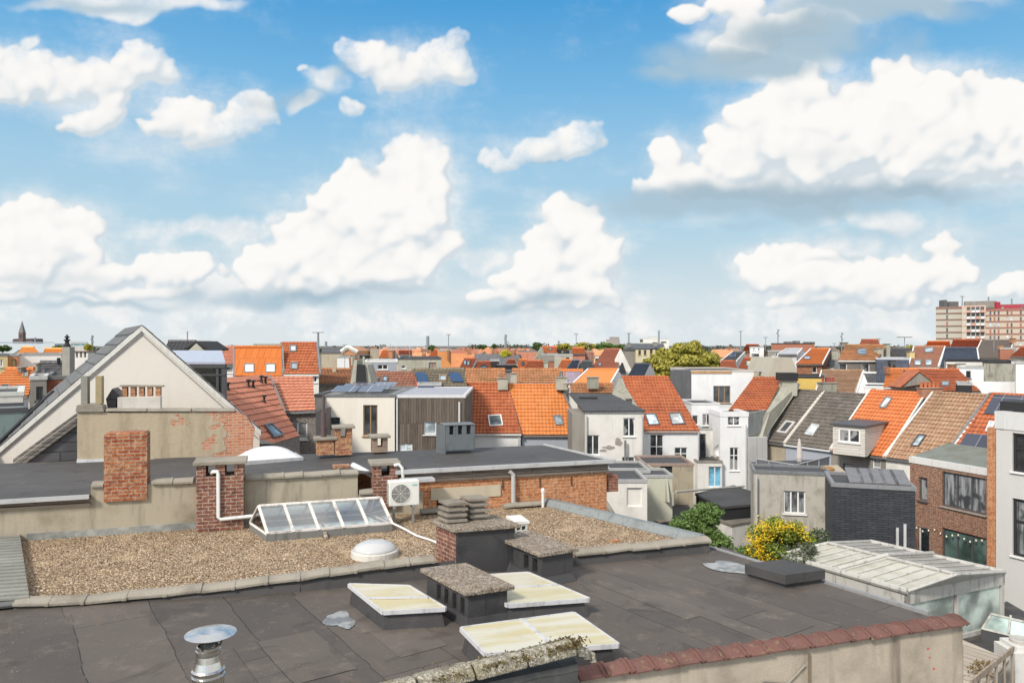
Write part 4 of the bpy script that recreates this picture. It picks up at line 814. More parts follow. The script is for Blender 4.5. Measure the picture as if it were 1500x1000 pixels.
# ---- behind the gable, right side
ge = thing('glazed_extension', 'glazed roof extension with lilac reflecting roof and dark posts behind the white gable', 'extension', P(290, 592, 27)); z0 = 8
a0, a1 = P(232, 530, 27), P(330, 530, 27); b0, b1 = P(232, 513, 30.5), P(325, 513, 30.5)
MB().prism([a0, a1, b1, b0], Z*-.08).build('glass_roof', paint((.42, .43, .52), .2, .2), ge)
mb = MB(); zb = 9
for px, w in ((230, .1), (270, .06), (316.5, .09), (324.5, .16)): q = P(px, 531, 27.05); mb.box(V3((q.x, q.y, zb)), X*w, Yv*.1, Z*(q.z-zb-.05))
q = P(232, 533, 27.02); q1 = P(330, 533, 27.02); mb.box(q, q1-q, Yv*.1, Z*-.14); q = P(262, 550, 27.03); q1 = P(330, 550, 27.03); mb.box(q, q1-q, Yv*.06, Z*.05)
q = P(330, 531, 27.1); mb.box(V3((q.x-.1, q.y, zb)), V3((b1.x-a1.x, b1.y-a1.y, 0)), X*.08, Z*(q.z-zb-.1)); mb.build('frame', DKF, ge)
MB().face([V3((a0.x, 27.1, zb)), V3((a1.x, 27.1, zb)), V3((a1.x, 27.1, a1.z-.1)), V3((a0.x, 27.1, a0.z-.1))]).build('pane', clear((.5, .6, .58), .5), ge)
MB().box(V3((a0.x-2, 30.4, zb)), V3((b1.x-a0.x+1.9, 0, 0)), Yv*.1, Z*4.2).build('back_wall', W_LICH, ge)
H('dark slate roof with a small cross gable above the lilac glass roof', (238, 516), (300, 516), (247, 500), (287, 501), 44, 47, T_GRY, W_LICH)
t = thing('gable_dormer', 'little pale gable with dark verges on the slate roof above the lilac glass roof', 'dormer', P(288, 514, 42)); pts = [P(275, 514, 42), P(300, 514, 42), P(287.5, 502.5, 42)]
MB().prism(pts, Yv*3).build('gable_wall', W_LICH, t)
MB().prism([pts[0]+Z*.02-X*.15, pts[2]+Z*.02, pts[2]+Z*.12, pts[0]+Z*.08-X*.25], Yv*3).prism([pts[1]+Z*.02+X*.15, pts[2]+Z*.022, pts[2]+Z*.122, pts[1]+Z*.08+X*.25], Yv*3.01).build('roof', BLK, t)
H('red tiled roof between the little gable and the plain orange mansard', (300, 533), (346, 533), (298, 508), (346, 509), 60, 64, T_SAL, W_WHT2, ws=[(330, 537, 341, 546, dict(nx=1))])
t, pl, ab = H('flat bright orange metal roof with two white windows', (344, 548), (414, 548), (344, 508.5), (412, 508.5), 52, 53.6, wood((.46, .13, .03), (.54, .165, .045), .45, True), W_WHT2, rw=[((358, 533, 373, 546), dict(pm=paint((.7, .72, .75), .3, .1), h=.06, fm=LEAD)), ((389, 533, 404, 546), dict(pm=paint((.7, .72, .75), .3, .1), h=.06, fm=LEAD))], verge=LEAD, trim=paint((.3, .27, .25), .6, .2), name='orange_roof_house', course=9)
H('tall red tiled roof with two roof windows, one above the other', (416, 546), (467, 546), (413, 503), (463, 503), 52, 55, T_RED, W_WHT2, ws=[(449, 549, 457, 554, dict(nx=1)), (459, 551, 464, 560, dict(nx=1))], rw=[((424.5, 507, 434.5, 516), dict(fm=LEAD)), ((426, 532, 436.5, 542), dict(fm=LEAD))], trim=paint((.65, .64, .6), .5, .2), verge=LEAD)
sh_ = thing('salmon_roof_house', 'L-shaped house with a wide salmon tiled roof and small black roof cowls', 'house', P(420, 667, 31))
e = V3((.14, .99, 0)); s = V3((-.99, .14, .7)); n = e.cross(s).normalized(); p0 = P(401, 650, 30.3); plA = (p0, n)
c1, c2, c3, c4_ = [on_plane(*q, *plA) for q in ((401, 650), (444, 637.5), (300, 551), (300, 575))]
eA, eB = on_plane(401, 650, *plA), on_plane(439, 639, *plA); mb = MB()
vt, vb_ = on_plane(395, 551, *plA), on_plane(417, 604, *plA); L0 = (eB-eA).dot(e); sl = s.normalized(); stp = .36; k = int(round((vt-eA).dot(sl)/stp))
def clipseg(o, i):
    return o
V0, V1 = (vb_-eA), (vt-eA)
for i in range(k):
    a_, b_ = eA+sl*(stp*i), eA+sl*(stp*(i+1))
    u0 = -.2-.25*i*0
    def um(q):  # extent along the course up to eave corner / valley
        h = (q-eA).dot(sl); hb, ht = V0.dot(sl), V1.dot(sl); ub, ut = V0.dot(e), V1.dot(e)
        return L0+(ub-L0)*max(0, h/hb) if h < hb else ub+(ut-ub)*min(1.0, (h-hb)/(ht-hb))
    ua, ub2 = um(a_), um(b_); st_ = -.02-i*.42 if i < 6 else -2.5
    st2 = -.02-(i+1)*.42 if i < 5 else -2.5
    mb.face([a_+e*st_+n*.05, a_+e*ua+n*.05, b_+e*ub2+n*.006+sl*.08, b_+e*st2+n*.006+sl*.08]); mb.face([a_+e*st_+sl*.06, a_+e*ua+sl*.06, a_+e*ua+n*.05, a_+e*st_+n*.05])
mb.build('roof', T_SAL, sh_)
eL, eR = P(417, 603, 35), P(462, 601, 35); rL, rR = P(395, 551, 38.6), P(458, 551, 38.6); mb = MB(); tiled(mb, eL, eR, rL, rR, .36, .05); mb.build('side_roof', T_SAL, sh_)
MB().tube([vb_+n*.05, vt+n*.05], .05, 6).build('valley', LEAD, sh_)
mb = MB(); A, B = V3((eL.x-.5, 35.1, 0)), V3((eR.x, 35.1, 0)); h = hole_px(A, B, 421, 618, 450, 643); wall(mb, A, B, 2, eL.z, [h]); wall(mb, B, B+Yv*6, 2, eL.z); q = V3((eA.x, eA.y, 0)); wall(mb, q, V3((eB.x, eB.y, 0)), 2, eA.z); wall(mb, V3((eB.x, eB.y, 0)), A, 2, eA.z)
mb.face([V3((q.x, q.y, 2)), V3((q.x, q.y, eA.z)), V3((q.x-4, q.y+.3, eA.z)), V3((q.x-4, q.y+.3, 2))]); mb.build('wall', B_GRY, sh_); window(sh_, A, B, h, nx=2)
MB().box(eL-Z*.1-Yv*.12, eR-eL, Yv*.1, Z*.1).build('gutter', LEAD, sh_)
for px, py in ((334, 572), (364, 567), (371, 568), (383, 561), (389, 562), (387, 590)):
    q = on_plane(px, py, *plA); MB().lathe(q-Z*.05, [(.1, 0), (.05, .18), (.05, .32), (.11, .33), (.11, .4), (.02, .42)], 10).build('roof_cowl', BLK, sh_)
roof_window(sh_, (plA[0]+n*.03, n), [(400, 643), (415, 639), (396, 622), (386, 624)], fm=LEAD)
wh, A, B = FB('white rendered house with solar panels on its flat roof and a tall wooden window', 461, 578, 579, 38, 7.5, plaster((.76, .72, .64), (.5, .46, .4), .2, .4), felt((.2, .2, .19), (.3, .3, .28)), ws=[(532, 593, 553, 638, dict(nx=2, fm=FRW)), (483, 611, 498, 626, dict(nx=1, fm=DKF))], zG=2, name='white_house', trim=LEAD)
sp = P(487, 577, 38.3); PZ = sp.z+.12
for r in range(3):
    for q in range(2):
        yy = 38.6+r*2.0; xs = -9.3+q*1.35; MB().prism([V3((xs, yy, PZ)), V3((xs+1.25, yy, PZ)), V3((xs+1.25, yy+1.5, PZ+.22)), V3((xs, yy+1.5, PZ+.22))], Z*-.04).build('solar_panel', solar((.1, .1, .125), (.42, .42, .44), .93, 1.6), wh)
mb = MB(); q = on_line(475.5, A, B); MB().tube([V3((q.x, q.y-.08, 11.4)), V3((q.x, q.y-.08, 6))], .045, 8).build('drain_pipe', LEAD, wh)
tb_, A, B = FB('house clad in dark vertical timber boards with a white coping', 579, 681, 580, 38.2, 7.5, wood((.085, .068, .055), (.17, .14, .115), .13), milky((.3, .3, .33), .5, (.36, .36, .4)), ws=[(621, 617, 639, 636, dict(nx=1, pm=GLT)), (585, 649, 604, 661, dict(nx=2, pm=GLT))], zG=2, name='timber_house', trim=paint((.6, .6, .6), .5, .1), par=-.02)
d_, n_ = nrm(A, B); mb = MB(); q = on_line(673, A, B); mb.tube([V3((q.x, q.y-.07, 11.1)), V3((q.x, q.y-.07, 6))], .05, 8); mb.build('drain_pipe', paint((.6, .6, .6), .4, .1), tb_); q = on_line(582, A, B); MB().tube([V3((q.x, q.y-.07, 11.3)), V3((q.x, q.y-.07, 6))], .05, 8).build('drain_pipe', paint((.6, .6, .6), .4, .1), tb_)

# ---- middle: orange roofs
H('faded red-orange roof with a white framed roof window beside the timber house', (660, 632), (763, 633), (645, 562), (744, 563), 50, 54, T_RED, W_WHT, zG=3, rw=[(((717, 625), (737, 624), (734, 608.5), (714.5, 609.5)), dict(fm=WHITE(), pm=glass((.12, .14, .13), .1)))], ch=[(729, 744, 553, 571, 53.2, .7, W_LICH, dict(pots=0)), (733, 742, 546, 553, 53.4, .4, BRK_OLD, dict(cap=False))], trim=paint((.62, .6, .56), .5, .2), ridge=True)
t, pl, ab = H('bright orange roof with one roof window and grey-blue wall below', (765, 635), (852, 634), (744.5, 564), (818, 564), 50.3, 54, T_ORG, W_BLU, zG=3, rw=[(((814, 624), (826, 623), (822, 609), (810, 609.5)), dict(fm=LEAD))], ch=[(815, 831, 552, 571, 53, .7, W_LICH, dict(pots=1, potm=LEAD))], trim=paint((.2, .16, .14), .5, .2), verge=LEAD)
MB().box(P(744, 562.5, 54), X*3.6, Yv*.3, Z*.08).build('ridge_board', LEAD, t)
q = P(832, 564, 52.5); sd_ = thing('satellite_dish', 'small pale satellite dish by the chimney of the bright orange roof', 'satellite dish', q); MB().lathe(q, [(.02, 0), (.2, .05), (.33, .16), (.35, .19)], 16).build('dish', paint((.66, .66, .65), .5, .1), sd_); MB().tube([q, q-Z*.5+Yv*.2], .03, 6).build('bracket', LEAD, sd_)
H('low weathered orange roof behind the red-orange one, left of the small chimney', (680, 563), (740, 563), (682, 541), (740, 541), 60, 63, T_MOSS, W_WHT2, course=.45)
H('long lichen-spotted orange roof behind the bright orange one', (750, 563), (824, 563), (750, 541), (822, 541), 61, 64, T_MOSS, W_WHT2, ch=[(748, 757, 546, 562, 60, .6, W_LICH, {})], course=.45)
H('orange roof with purple-grey solar sheets in the centre', (825, 566), (852, 566), (822, 542), (854, 542), 64, 67, T_ORG, W_WHT2, rw=[((827, 545, 850, 563), dict(pm=solar((.14, .15, .25), (.3, .3, .35), .6, .3), h=.05, ins=.03))])
H('smooth orange roof with a white gable end', (833, 572), (889, 566), (863, 541), (905, 541), 62, 66, paint((.62, .2, .05), .7, .1), W_WHT, course=9, verge=WHITE())
H('curved old tiled roof low in front of the smooth orange roof', (836, 576), (897, 574), (835, 562), (898, 562), 57, 59, T_MOSS, W_WHT2, ch=[(861, 877, 552, 569, 56.8, .7, W_MOSS, {})])
t, A, B = FB('white house under a black flat roof, its wall peeling between three windows', 857, 943, 604, 46, 5, W_WHT2, zG=3, ws=[(913, 612, 930, 639, dict(nx=2)), (859, 637, 878, 666, dict(nx=2, pm=GLD)), (911, 669, 930, 684, dict(nx=2))], name='white_house', trim=LEAD)
MB().prism([P(857, 604, 46)+V3((-.1, -.05, .03)), P(943, 603, 46)+V3((.1, -.05, .03)), P(895, 578, 53), P(833, 577, 53)], Z*.08).build('sloped_roof', R_FLAT, t)
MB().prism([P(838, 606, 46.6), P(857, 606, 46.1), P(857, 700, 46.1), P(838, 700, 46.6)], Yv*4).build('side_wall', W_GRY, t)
mb = MB(); q = P(916, 640, 45.7); MB().tube([V3((q.x, q.y, 8.2)), V3((q.x, q.y, 5.5))], .07, 8).build('flue_pipe', LEAD, t)
MB().box(P(849, 590, 50.5), X*1.2, Yv*.6, Z*.38).build('roof_vent', BLK, t)
t, pl, ab = H('big orange roof with two pale roof windows above a white wall', (943, 629), (1024, 628), (911, 552.5), (979, 552.5), 52, 57, T_RED, W_WHT, zG=3, ws=[(952, 636, 972, 672, dict(nx=2, ny=2)), (988, 655, 1007, 678, dict(nx=2, ny=2, mid=.6))], rw=[(((950, 624), (967, 623), (960, 606.5), (944, 607)), dict(pm=GLT)), (((984, 623), (1004, 622), (996, 605), (979, 606)), dict(pm=glass((.55, .6, .6), .12)))], trim=paint((.4, .3, .26), .6, .2), name='white_house')
MB().prism([P(908, 553, 56.9), P(940, 604, 52.3), P(886, 604, 52.3)], Yv*.5).build('gable_wall', W_MOSS, t)
chims(t, [(918, 926, 583, 600, 51.8, .4, W_DRK, {})])
t, A, B = FB('tall white box-like house with French window rising behind the big orange roof', 1013, 1104, 543, 60, 8, W_WHT, ws=[(1045, 565, 1070, 590, dict(nx=3, fm=FRW))], name='white_house', trim=paint((.5, .45, .4), .5, .2))
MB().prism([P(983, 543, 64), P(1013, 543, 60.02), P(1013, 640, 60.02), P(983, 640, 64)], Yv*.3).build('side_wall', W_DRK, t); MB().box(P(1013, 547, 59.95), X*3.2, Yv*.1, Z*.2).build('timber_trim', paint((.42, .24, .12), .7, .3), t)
MB().box(P(983, 543.5, 64.2), P(1013, 543.5, 60)-P(983, 543.5, 64.2), Yv*.3, Z*.1).build('coping', NAVY, t)
t, A, B = FB('narrow white bay with zinc canopy between two orange roofs', 1013, 1054, 591, 55, 4, W_WHT, ws=[(1029, 606, 1041, 623, dict(nx=2)), (1014, 608, 1023, 622, dict(nx=1))], name='white_bay', cat='house', trim=paint((.55, .55, .55), .5, .1))
t, A, B = FB('lower white extension with a dark tall window and a blue door', 1024, 1060, 628, 53.5, 3, W_WHT2, ws=[(1025, 635, 1034, 670, dict(nx=1, fm=LEAD)), (1046, 633, 1056, 668, dict(nx=2, ny=2))], name='white_extension', cat='house')
t, A, B = FB('small white porch with a door and a blue panel behind the satellite dish', 1022, 1058, 676, 51, 3, W_WHT2, ws=[(1038, 683, 1057, 713, dict(nx=2, pm=glass((.12, .3, .42), .2)))], name='porch', cat='porch', trim=W_GRY)
q = P(1053, 659, 52); sd_ = thing('satellite_dish', 'large white satellite dish above the porch with the blue door', 'satellite dish', q); rows = [[q+X*(r*math.cos(a))+Z*(r*math.sin(a))+Yv*(.25*(1-(r/.42)**2)-.2) for a in [k*2*math.pi/20 for k in range(21)]] for r in (.01, .15, .3, .4, .42)]
MB().grid(rows).build('dish', paint((.66, .66, .66), .5, .15), sd_, smooth=True); MB().tube([q+Yv*.05, q+V3((.05, .1, -1.0))], .03, 6).tube([q, q-Yv*.35-Z*.05], .015, 6).build('bracket', LEAD, sd_)
t, pl, ab = H('orange roof with zinc apron above a white bay window', (1068, 600), (1124, 600), (1103, 554), (1147, 554), 54, 58.5, T_RED, W_WHT, zG=3, ch=[(1146, 1168, 556, 580, 56.5, .8, W_LICH, {}), (1143, 1169, 546, 557, 56.3, 1.0, BLK, dict(cap=False))], name='white_house', course=.42)
t, A, B = FB('white bay window with a broad cornice and two tall windows below', 1055, 1096, 606, 51.5, 3, W_WHT, ws=[(1066, 608, 1084, 623, dict(nx=2)), (1069, 655, 1082, 689, dict(nx=2, ny=2, mid=.65))], name='bay_window', cat='house', zG=3, trim=paint((.68, .68, .68), .4, .1), tw=.3, th=.32)
MB().prism([P(1094, 606, 51.6), P(1122, 600, 53.6), P(1122, 630, 53.6), P(1094, 640, 51.6)], Yv*.3).build('zinc_side', paint((.27, .29, .28), .45, .4), t)
MB().prism([P(1096, 640, 51.4), P(1124, 640, 53), P(1124, 720, 53), P(1096, 720, 51.4)], Yv*.3).build('side_wall', W_WHT2, t)
pw = thing('party_wall', 'lichen-stained stepped party wall between the orange roof and the brown roofs', 'wall', P(1110, 640, 54)); MB().prism([P(1122, 603, 53.5), P(1146, 565, 56.5), P(1168, 561, 57.5), P(1164, 570, 57), P(1108, 650, 52.5), P(1100, 650, 52.5)], V3((.35, .2, 0))).build('wall', W_LICH, pw)

# ---- right row: brown, orange and tan roofs
ZE, ZR = 7.13, 10.55
def row(label, e0, e1, r0, r1, rm, wm, **kw):
    a, b = G(*e0, ZE), G(*e1, ZE); E0, E1 = G(1096, 641, ZE), G(1297, 667, ZE); q_, n_ = nrm(E0, E1)
    a, b = on_line(e0[0], E0, E1), on_line(e1[0], E0, E1); c, d = on_line(r0[0], E0-n_*4.7, E1-n_*4.7), on_line(r1[0], E0-n_*4.7, E1-n_*4.7); a.z = b.z = ZE
    c.z = d.z = (EYE+(HY-r0[1])/F*c.y+EYE+(HY-r1[1])/F*d.y)/2
    ws = kw.pop('ws', ()); rw = kw.pop('rw', ()); ch = kw.pop('ch', ())
    t, pl, AB = house(kw.pop('name', 'tiled_house'), label, 'house', a, b, c, d, 2, rm, wm, [hole_px(a, b, *w[:4]) for w in ws], **kw)
    wins(t, *AB, ws); RWs(t, pl, rw); chims(t, ch); return t, pl, AB
RD = -VV
t, pl, ab = row('dark brown roof with a bright framed roof window, first of the brown pair', (1096, 641), (1150, 649), (1157, 570), (1206, 575), T_BRN, W_BEI, rw=[(((1138, 634), (1152, 636), (1166, 619), (1152, 617)), dict(fm=paint((.5, .48, .45), .5, .2), pm=GLD, ins=.16))], verge=paint((.5, .46, .4), .7, .3))
t, pl, ab = row('dark brown roof with pale roof window and white gutter board, next to the boarded dormer', (1150.5, 649), (1218, 657), (1206.5, 575), (1275, 579), T_BRN, W_BLU, rw=[(((1179, 637), (1191, 639), (1201, 624), (1190, 622)), dict(fm=paint((.55, .53, .5), .5, .2), pm=GLT))], verge=paint((.55, .5, .44), .7, .3), trim=paint((.6, .6, .6), .5, .1), ch=[(1206, 1226, 560, 584, 57.5, .8, W_MOSS, dict(pots=4, potm=paint((.3, .06, .04), .7, .2)))])
t, pl, ab = row('bright orange roof with a white boarded dormer', (1218.5, 657), (1297, 667), (1275.5, 572), (1354, 577), tiles((.58, .16, .05), (.64, .2, .07), (.16, .06, .03), .2), W_GRY, rw=[(((1288, 598), (1298, 599), (1308, 584), (1298, 582)), dict(fm=LEAD, pm=glass((.4, .42, .4), .15)))], verge=paint((.6, .57, .52), .6, .2), ch=[(1355, 1364, 568, 584, 50, .6, BRK_OR, {})], name='dormer_house', ws=[(1235, 679, 1250, 691, dict(nx=1, fm=DKF)), (1278, 672, 1290, 697, dict(nx=1, ny=2))])
# dormer
de0, de1 = G(1220, 664, 7.05), G(1267, 669, 7.05); dz = de0.z; dd = (de1-de0).normalized(); dn_ = V3((-dd.y, dd.x, 0)); top_z = EYE+(HY-622)/F*de0.y
A, B = de0+V3((0, 0, 0)), de1; A.z = B.z = 0; h = hole_px(A, B, 1228, 628, 1260, 648)
SB = wood((.5, .47, .42), (.58, .55, .5), .16, False); mb = MB(); wall(mb, A, B, dz, top_z, [h], .08); dpt = 4.4
for q in (A, B): mb.face([q+Z*dz, q+Z*top_z, q+dn_*dpt+Z*top_z, q+dn_*(dpt*.1)+Z*dz]) if q is A else mb.face([q+Z*dz, q+dn_*(dpt*.1)+Z*dz, q+dn_*dpt+Z*top_z, q+Z*top_z])
dm_ = mb.build('dormer', SB, t); MB().box(A-dn_*.15-dd*.15+Z*top_z, dd*((B-A).length+.3), dn_*(dpt+.15), Z*.12).build('dormer_roof', DKF, dm_)
bA, bB, a_, b_ = A, B, h[0], h[1]
w = window(t, A, B, h, nx=2, fw=.09, dep=.08)
t, pl, ab = row('tan pantile roof with one roof window beside the orange dormer roof', (1297.5, 667), (1378, 678), (1368, 576), (1450, 579), T_TAN, W_WHT2, rw=[(((1334, 654), (1346, 655), (1358, 638), (1346, 637)), dict(fm=DKF, pm=GLT))], verge=paint((.6, .57, .52), .6, .2))
t, pl, ab = row('roof half covered with black solar panels, right of the tan roof', (1378.5, 678), (1490, 695), (1452, 577), (1560, 583), T_RED, W_WHT2, verge=LEAD)
for q in (((1442, 607), (1540, 613), (1560, 585), (1457, 579)), ((1398, 664), (1466, 670), (1482, 641), (1417, 636))):
    qq = [on_plane(x, y, *pl)+pl[1]*.1 for x, y in q]; MB().prism(qq, -pl[1]*.04).build('solar_panel', solar((.035, .04, .06), (.2, .2, .22), 1.0, 1.6), t)
roof_window(t, pl, [(1444, 633), (1453, 634), (1458, 619), (1450, 618)], fm=WHITE())
# deck with parasol
bx = G(1105, 693, 8.1); 
def V2(px, py, z): q = G(px, py, z); return V3((q.x, q.y, 0))
gr, A, B = FB('grey stained rendered house with a white curtained window below the roof terrace', 1104, 1218, 690, 34, 2.0, plaster((.42, .40, .35), (.16, .14, .1), .8, 1.3), zG=1, ws=[(1148, 719, 1180, 752, dict(nx=3, pm=CUR))], name='rendered_house', dr=V3((.97, -.24, 0)), trim=LEAD)
n2_ = V3((.24, .97, 0)); B_ = B; mb = MB(); MB().prism([B_+Z*1, B_+Z*8.2, B_+V3((.9, .2, 8.2)), B_+V3((.9, .2, 1))], n2_*3).build('annex', W_BEI, gr)
tr_ = thing('roof_terrace', 'roof terrace with a grey mesh balustrade beneath the brown roofs', 'terrace', G(1110, 690, 7.6)); a = P(1108, 672, 40); b = P(1165, 676, 38); c = P(1215, 673, 41); zt = a.z-.0
base = [V3((p.x, p.y, 7.0)) for p in (a, b, c)]; MB().prism([base[0], base[1], base[2], base[2]+V3((1, 4, 0)), base[0]+V3((1, 4, 0))], Z*.15).build('deck', R_FLAT, tr_)
mb = MB(); pn = MB()
for p, q in ((base[0], base[1]), (base[1], base[2])):
    k = 3
    for i in range(k+1): w_ = p.lerp(q, i/k); mb.box(w_-X*.02-Yv*.02, X*.05, Yv*.05, Z*.95)
    mb.tube([p+Z*.93, q+Z*.93], .03, 6); mb.tube([p+Z*.4, q+Z*.4], .02, 6); mb.tube([p+Z*.12, q+Z*.12], .02, 6); pn.prism([p+Z*.15, q+Z*.15, q+Z*.9, p+Z*.9], Yv*.01)
mb.build('railing', paint((.35, .35, .36), .4, .1), tr_); pn.build('mesh_panel', paint((.12, .125, .14), .6, .1), tr_)
pz = P(1171, 673, 39.3); ps = thing('parasol', 'closed pale grey parasol standing on the roof terrace', 'parasol', pz-Z*.5)
MB().lathe(pz, [(.12, -.1), (.16, .1), (.13, .5), (.09, .85), (.05, 1.05), (.015, 1.12)], 12).build('canopy', plaster((.55, .5, .47), (.4, .36, .33), .3, 4.0), ps); MB().tube([pz-Z*.9, pz+Z*1.15], .02, 6).build('pole', DKF, ps)
tag(MB().lathe(G(1213, 690, 8.15), [(.25, 0), (.3, .12), (.2, .2), (.02, .22)], 9).build('planter', concrete((.4, .2, .07), (.2, .12, .05), .5)), 'orange-brown planter on the flat roof beside the roof terrace', 'planter')
# slate clad box
sb, A, B = FB('extension clad in dark slate shingles with two metal pipes', 1219, 1341, 709, 27, 2.6, slate((.028, .031, .037), (.042, .046, .054), .35, .085), R_FLAT, zG=1, dr=V3((.955, -.3, 0)), name='slate_clad_extension', cat='extension', trim=paint((.2, .2, .21), .5, .2))
dd, nn = nrm(A, B)
for px, z0_, z1_ in ((1314, 5.2, 7.6), (1325, 5.0, 7.75)): q = on_line(px, A, B)+nn*.08; MB().tube([V3((q.x, q.y, z0_)), V3((q.x, q.y, z1_))], .05, 8).build('drain_pipe', paint((.5, .5, .5), .4, .2), sb)
for k in range(5):
    q = A.lerp(B, .22+k*.14)-nn*(.2+0*k)+Z*9.05; MB().prism([q, q+dd*.5, q+dd*.5-nn*1.4+Z*.3, q-nn*1.4+Z*.3], Z*.04).build('solar_panel', paint((.16, .155, .155), .4, .3), sb)
# brick house on the right
q0 = P(1333, 668, 31.5); q1 = G(1456, 688, q0.z); A, B = V3((q0.x, q0.y, 0)), V3((q1.x, q1.y, 0)); dd, nn = nrm(A, B)
bw = [(1346, 699, 1358, 733), (1380, 695, 1444, 747), (1345, 772, 1361, 812), (1380, 780, 1445, 825)]
bh = flat_house('brick_house', 'brown brick house with wide curtained window and bulb string', 'house', [A, B, B+V3((6, 1.5, 0)), A+V3((6, 1.5, 0))], 0, q0.z-.1, brick((.24, .1, .06), (.36, .18, .11), (.4, .33, .26), .15, .15, .2, .065), LEAD, {0: [hole_px(A, B, *w) for w in bw]}, trim=paint((.6, .59, .57), .5, .15), tw=.15, th=.26)
for w, k in zip(bw, (dict(nx=1, fm=DKF), dict(nx=3, fm=DKF, pm=CUR, sill=paint((.3, .28, .25), .7, .2)), dict(nx=1, fm=WHITE(), sill=False, name='door'), dict(nx=3, fm=DKF, sill=False, pm=glass((.06, .1, .09), .05)))): window(bh, A, B, hole_px(A, B, *w), **k)
zs = q0.z-.1; MB().prism([A+Z*(zs+.03)-nn*.1, B+Z*(zs+.03)-nn*.1, B+Z*(zs+.5)-nn*2.2, A+Z*(zs+.5)-nn*2.2], Z*.06).build('lead_roof', concrete((.2, .22, .2), (.14, .13, .09), .6), bh)
bm_ = new('bulb'); 
mb = MB(); bl = MB(); pts = []
for k in range(13): u = hole_px(A, B, 1345+k*8.7, 770, 1350+k*8.7, 772)[0]; pts.append(A+dd*u+nn*.08+Z*(EYE+(HY-(771+k*1.9+3*math.sin(k*1.6)))/F*(A+dd*u).y))
for k in range(9): pts.append(V3((pts[12].x, pts[12].y, pts[12].z-.25*(k+1))))
mb.tube(pts, .008, 4); ls = thing('string_lights', 'string of white bulbs draped above the ground floor windows of the brick house', 'lights', pts[0]); mb.build('cable', BLK, ls)
for p in pts: bl.lathe(p-Z*.07, [(.01, .07), (.035, .04), (.03, 0), (.01, -.01)], 8)
bo = bl.build('bulbs', paint((.8, .76, .6), .2, .05), ls)
MB().tube([on_line(1451, A, B)+nn*.07+Z*1, on_line(1451, A, B)+nn*.07+Z*(zs-.2)], .05, 8).build('drain_pipe', LEAD, bh)
# white house at the right edge
q0 = P(1459, 612, 26.3); A = V3((q0.x, q0.y, 0)); B = A+V3((2.6, -5.2, 0)); ww_ = [(1483, 636, 1530, 693), (1483, 733, 1530, 818)]
rh = flat_house('white_house', 'white house at the right edge with dark framed windows and black roof box', 'house', [A, B, B+V3((8, 3, 0)), A+V3((8, 3, 0))], 0, q0.z, plaster((.55, .54, .52), (.4, .38, .35), .2, .5), R_FLAT, {0: [hole_px(A, B, *w) for w in ww_]}, trim=paint((.55, .55, .54), .5, .1), tw=.3, th=.6)
for w in ww_: window(rh, A, B, hole_px(A, B, *w), nx=2, ny=2, mid=.6, fm=BLK, pm=CUR if w[1] > 700 else glass((.03, .03, .035), .08), fw=.09, sill=WHITE())
dd, nn = nrm(A, B); MB().box(A-nn*.4-dd*.1+Z*(q0.z+.02), dd*5, -nn*3, Z*.55).build('roof_box', BLK, rh)
MB().box(A-dd*.28+nn*.05, dd*.27, -nn*.4, Z*(q0.z-.35)).build('brick_pilaster', BRK_OR, rh)

# ---- small sheds and low roofs in the yards
t, A, B = FB('small white shed with a boarded hatch right of the orange brick wall', 889, 948, 704, 32, 3, W_WHT2, zG=3, name='shed', cat='shed', ws=[(918, 714, 941, 742, dict(nx=1, pm=W_WHT2, sill=False))])
t, A, B = FB('low dark flat roof behind the small white shed', 893, 952, 690, 37, 3, W_WHT2, zG=3, name='extension', cat='extension')
t, A, B = FB('pale yellow lean-to wall beside the boarded shed', 930, 985, 697, 36, 2, plaster((.5, .5, .4), (.35, .34, .28), .3), zG=3, name='lean_to', cat='extension')
t, A, B = FB('beige stained extension with a dark vent hole and concrete slab roof', 944, 1016, 680, 40, 3, plaster((.38, .33, .24), (.17, .15, .11), .7, 1.0), zG=3, name='beige_extension', cat='extension', ws=[(967, 683, 985, 692, dict(nx=1, fm=BLK, pm=BLK, sill=False))], trim=paint((.3, .22, .18), .7, .3))
MB().prism([P(941, 676, 41), P(975, 699, 36), P(978, 735, 35.5), P(946, 735, 40)], X*.1).build('side_wall', W_LICH, t)
def low(label, pts, z, th, m, wm=None, name='low_roof', cat='roof'):
    t = thing(name, label, cat, G(*pts[0], z)); q = [G(x, y, z) for x, y in pts]; MB().prism(q, Z*-.12).build('roof_sheet', m, t); c = sum(q, V3((0, 0, 0)))/len(q)
    if wm: MB().prism([p.lerp(c, .03)-Z*.125 for p in q], Z*-th).build('wall', wm, t)
    return t
low('large dark felt roof behind the shrubs', ((915, 740), (1005, 735), (1045, 790), (930, 775)), 5.5, 4, R_FLAT, W_GRY)
low('black low flat roof cluttered with boards under the porch', ((1018, 722), (1075, 710), (1104, 720), (1104, 738), (1060, 742)), 5.9, 1.5, R_FLAT, BLK)
low('lower black awning with dark front between the porch and the grey house', ((1050, 735), (1104, 728), (1104, 745), (1060, 752)), 5.3, 3, LEAD, BLK)
low('pale wall enclosure with a brown flat lid behind the flowering shrub', ((1040, 756), (1104, 748), (1125, 758), (1072, 768)), 5.2, 4, concrete((.22, .2, .17), (.12, .11, .1), .5), W_WHT2, 'walled_box', 'wall')
tag(MB().prism([G(948, 757, 5.55), G(970, 755, 5.55), G(985, 763, 5.55), G(965, 766, 5.55)], Z*.06).build('crate_lid', paint((.5, .4, .3), .7, .2)), 'pale wooden board lying on the dark felt roof by the shrubs', 'board')
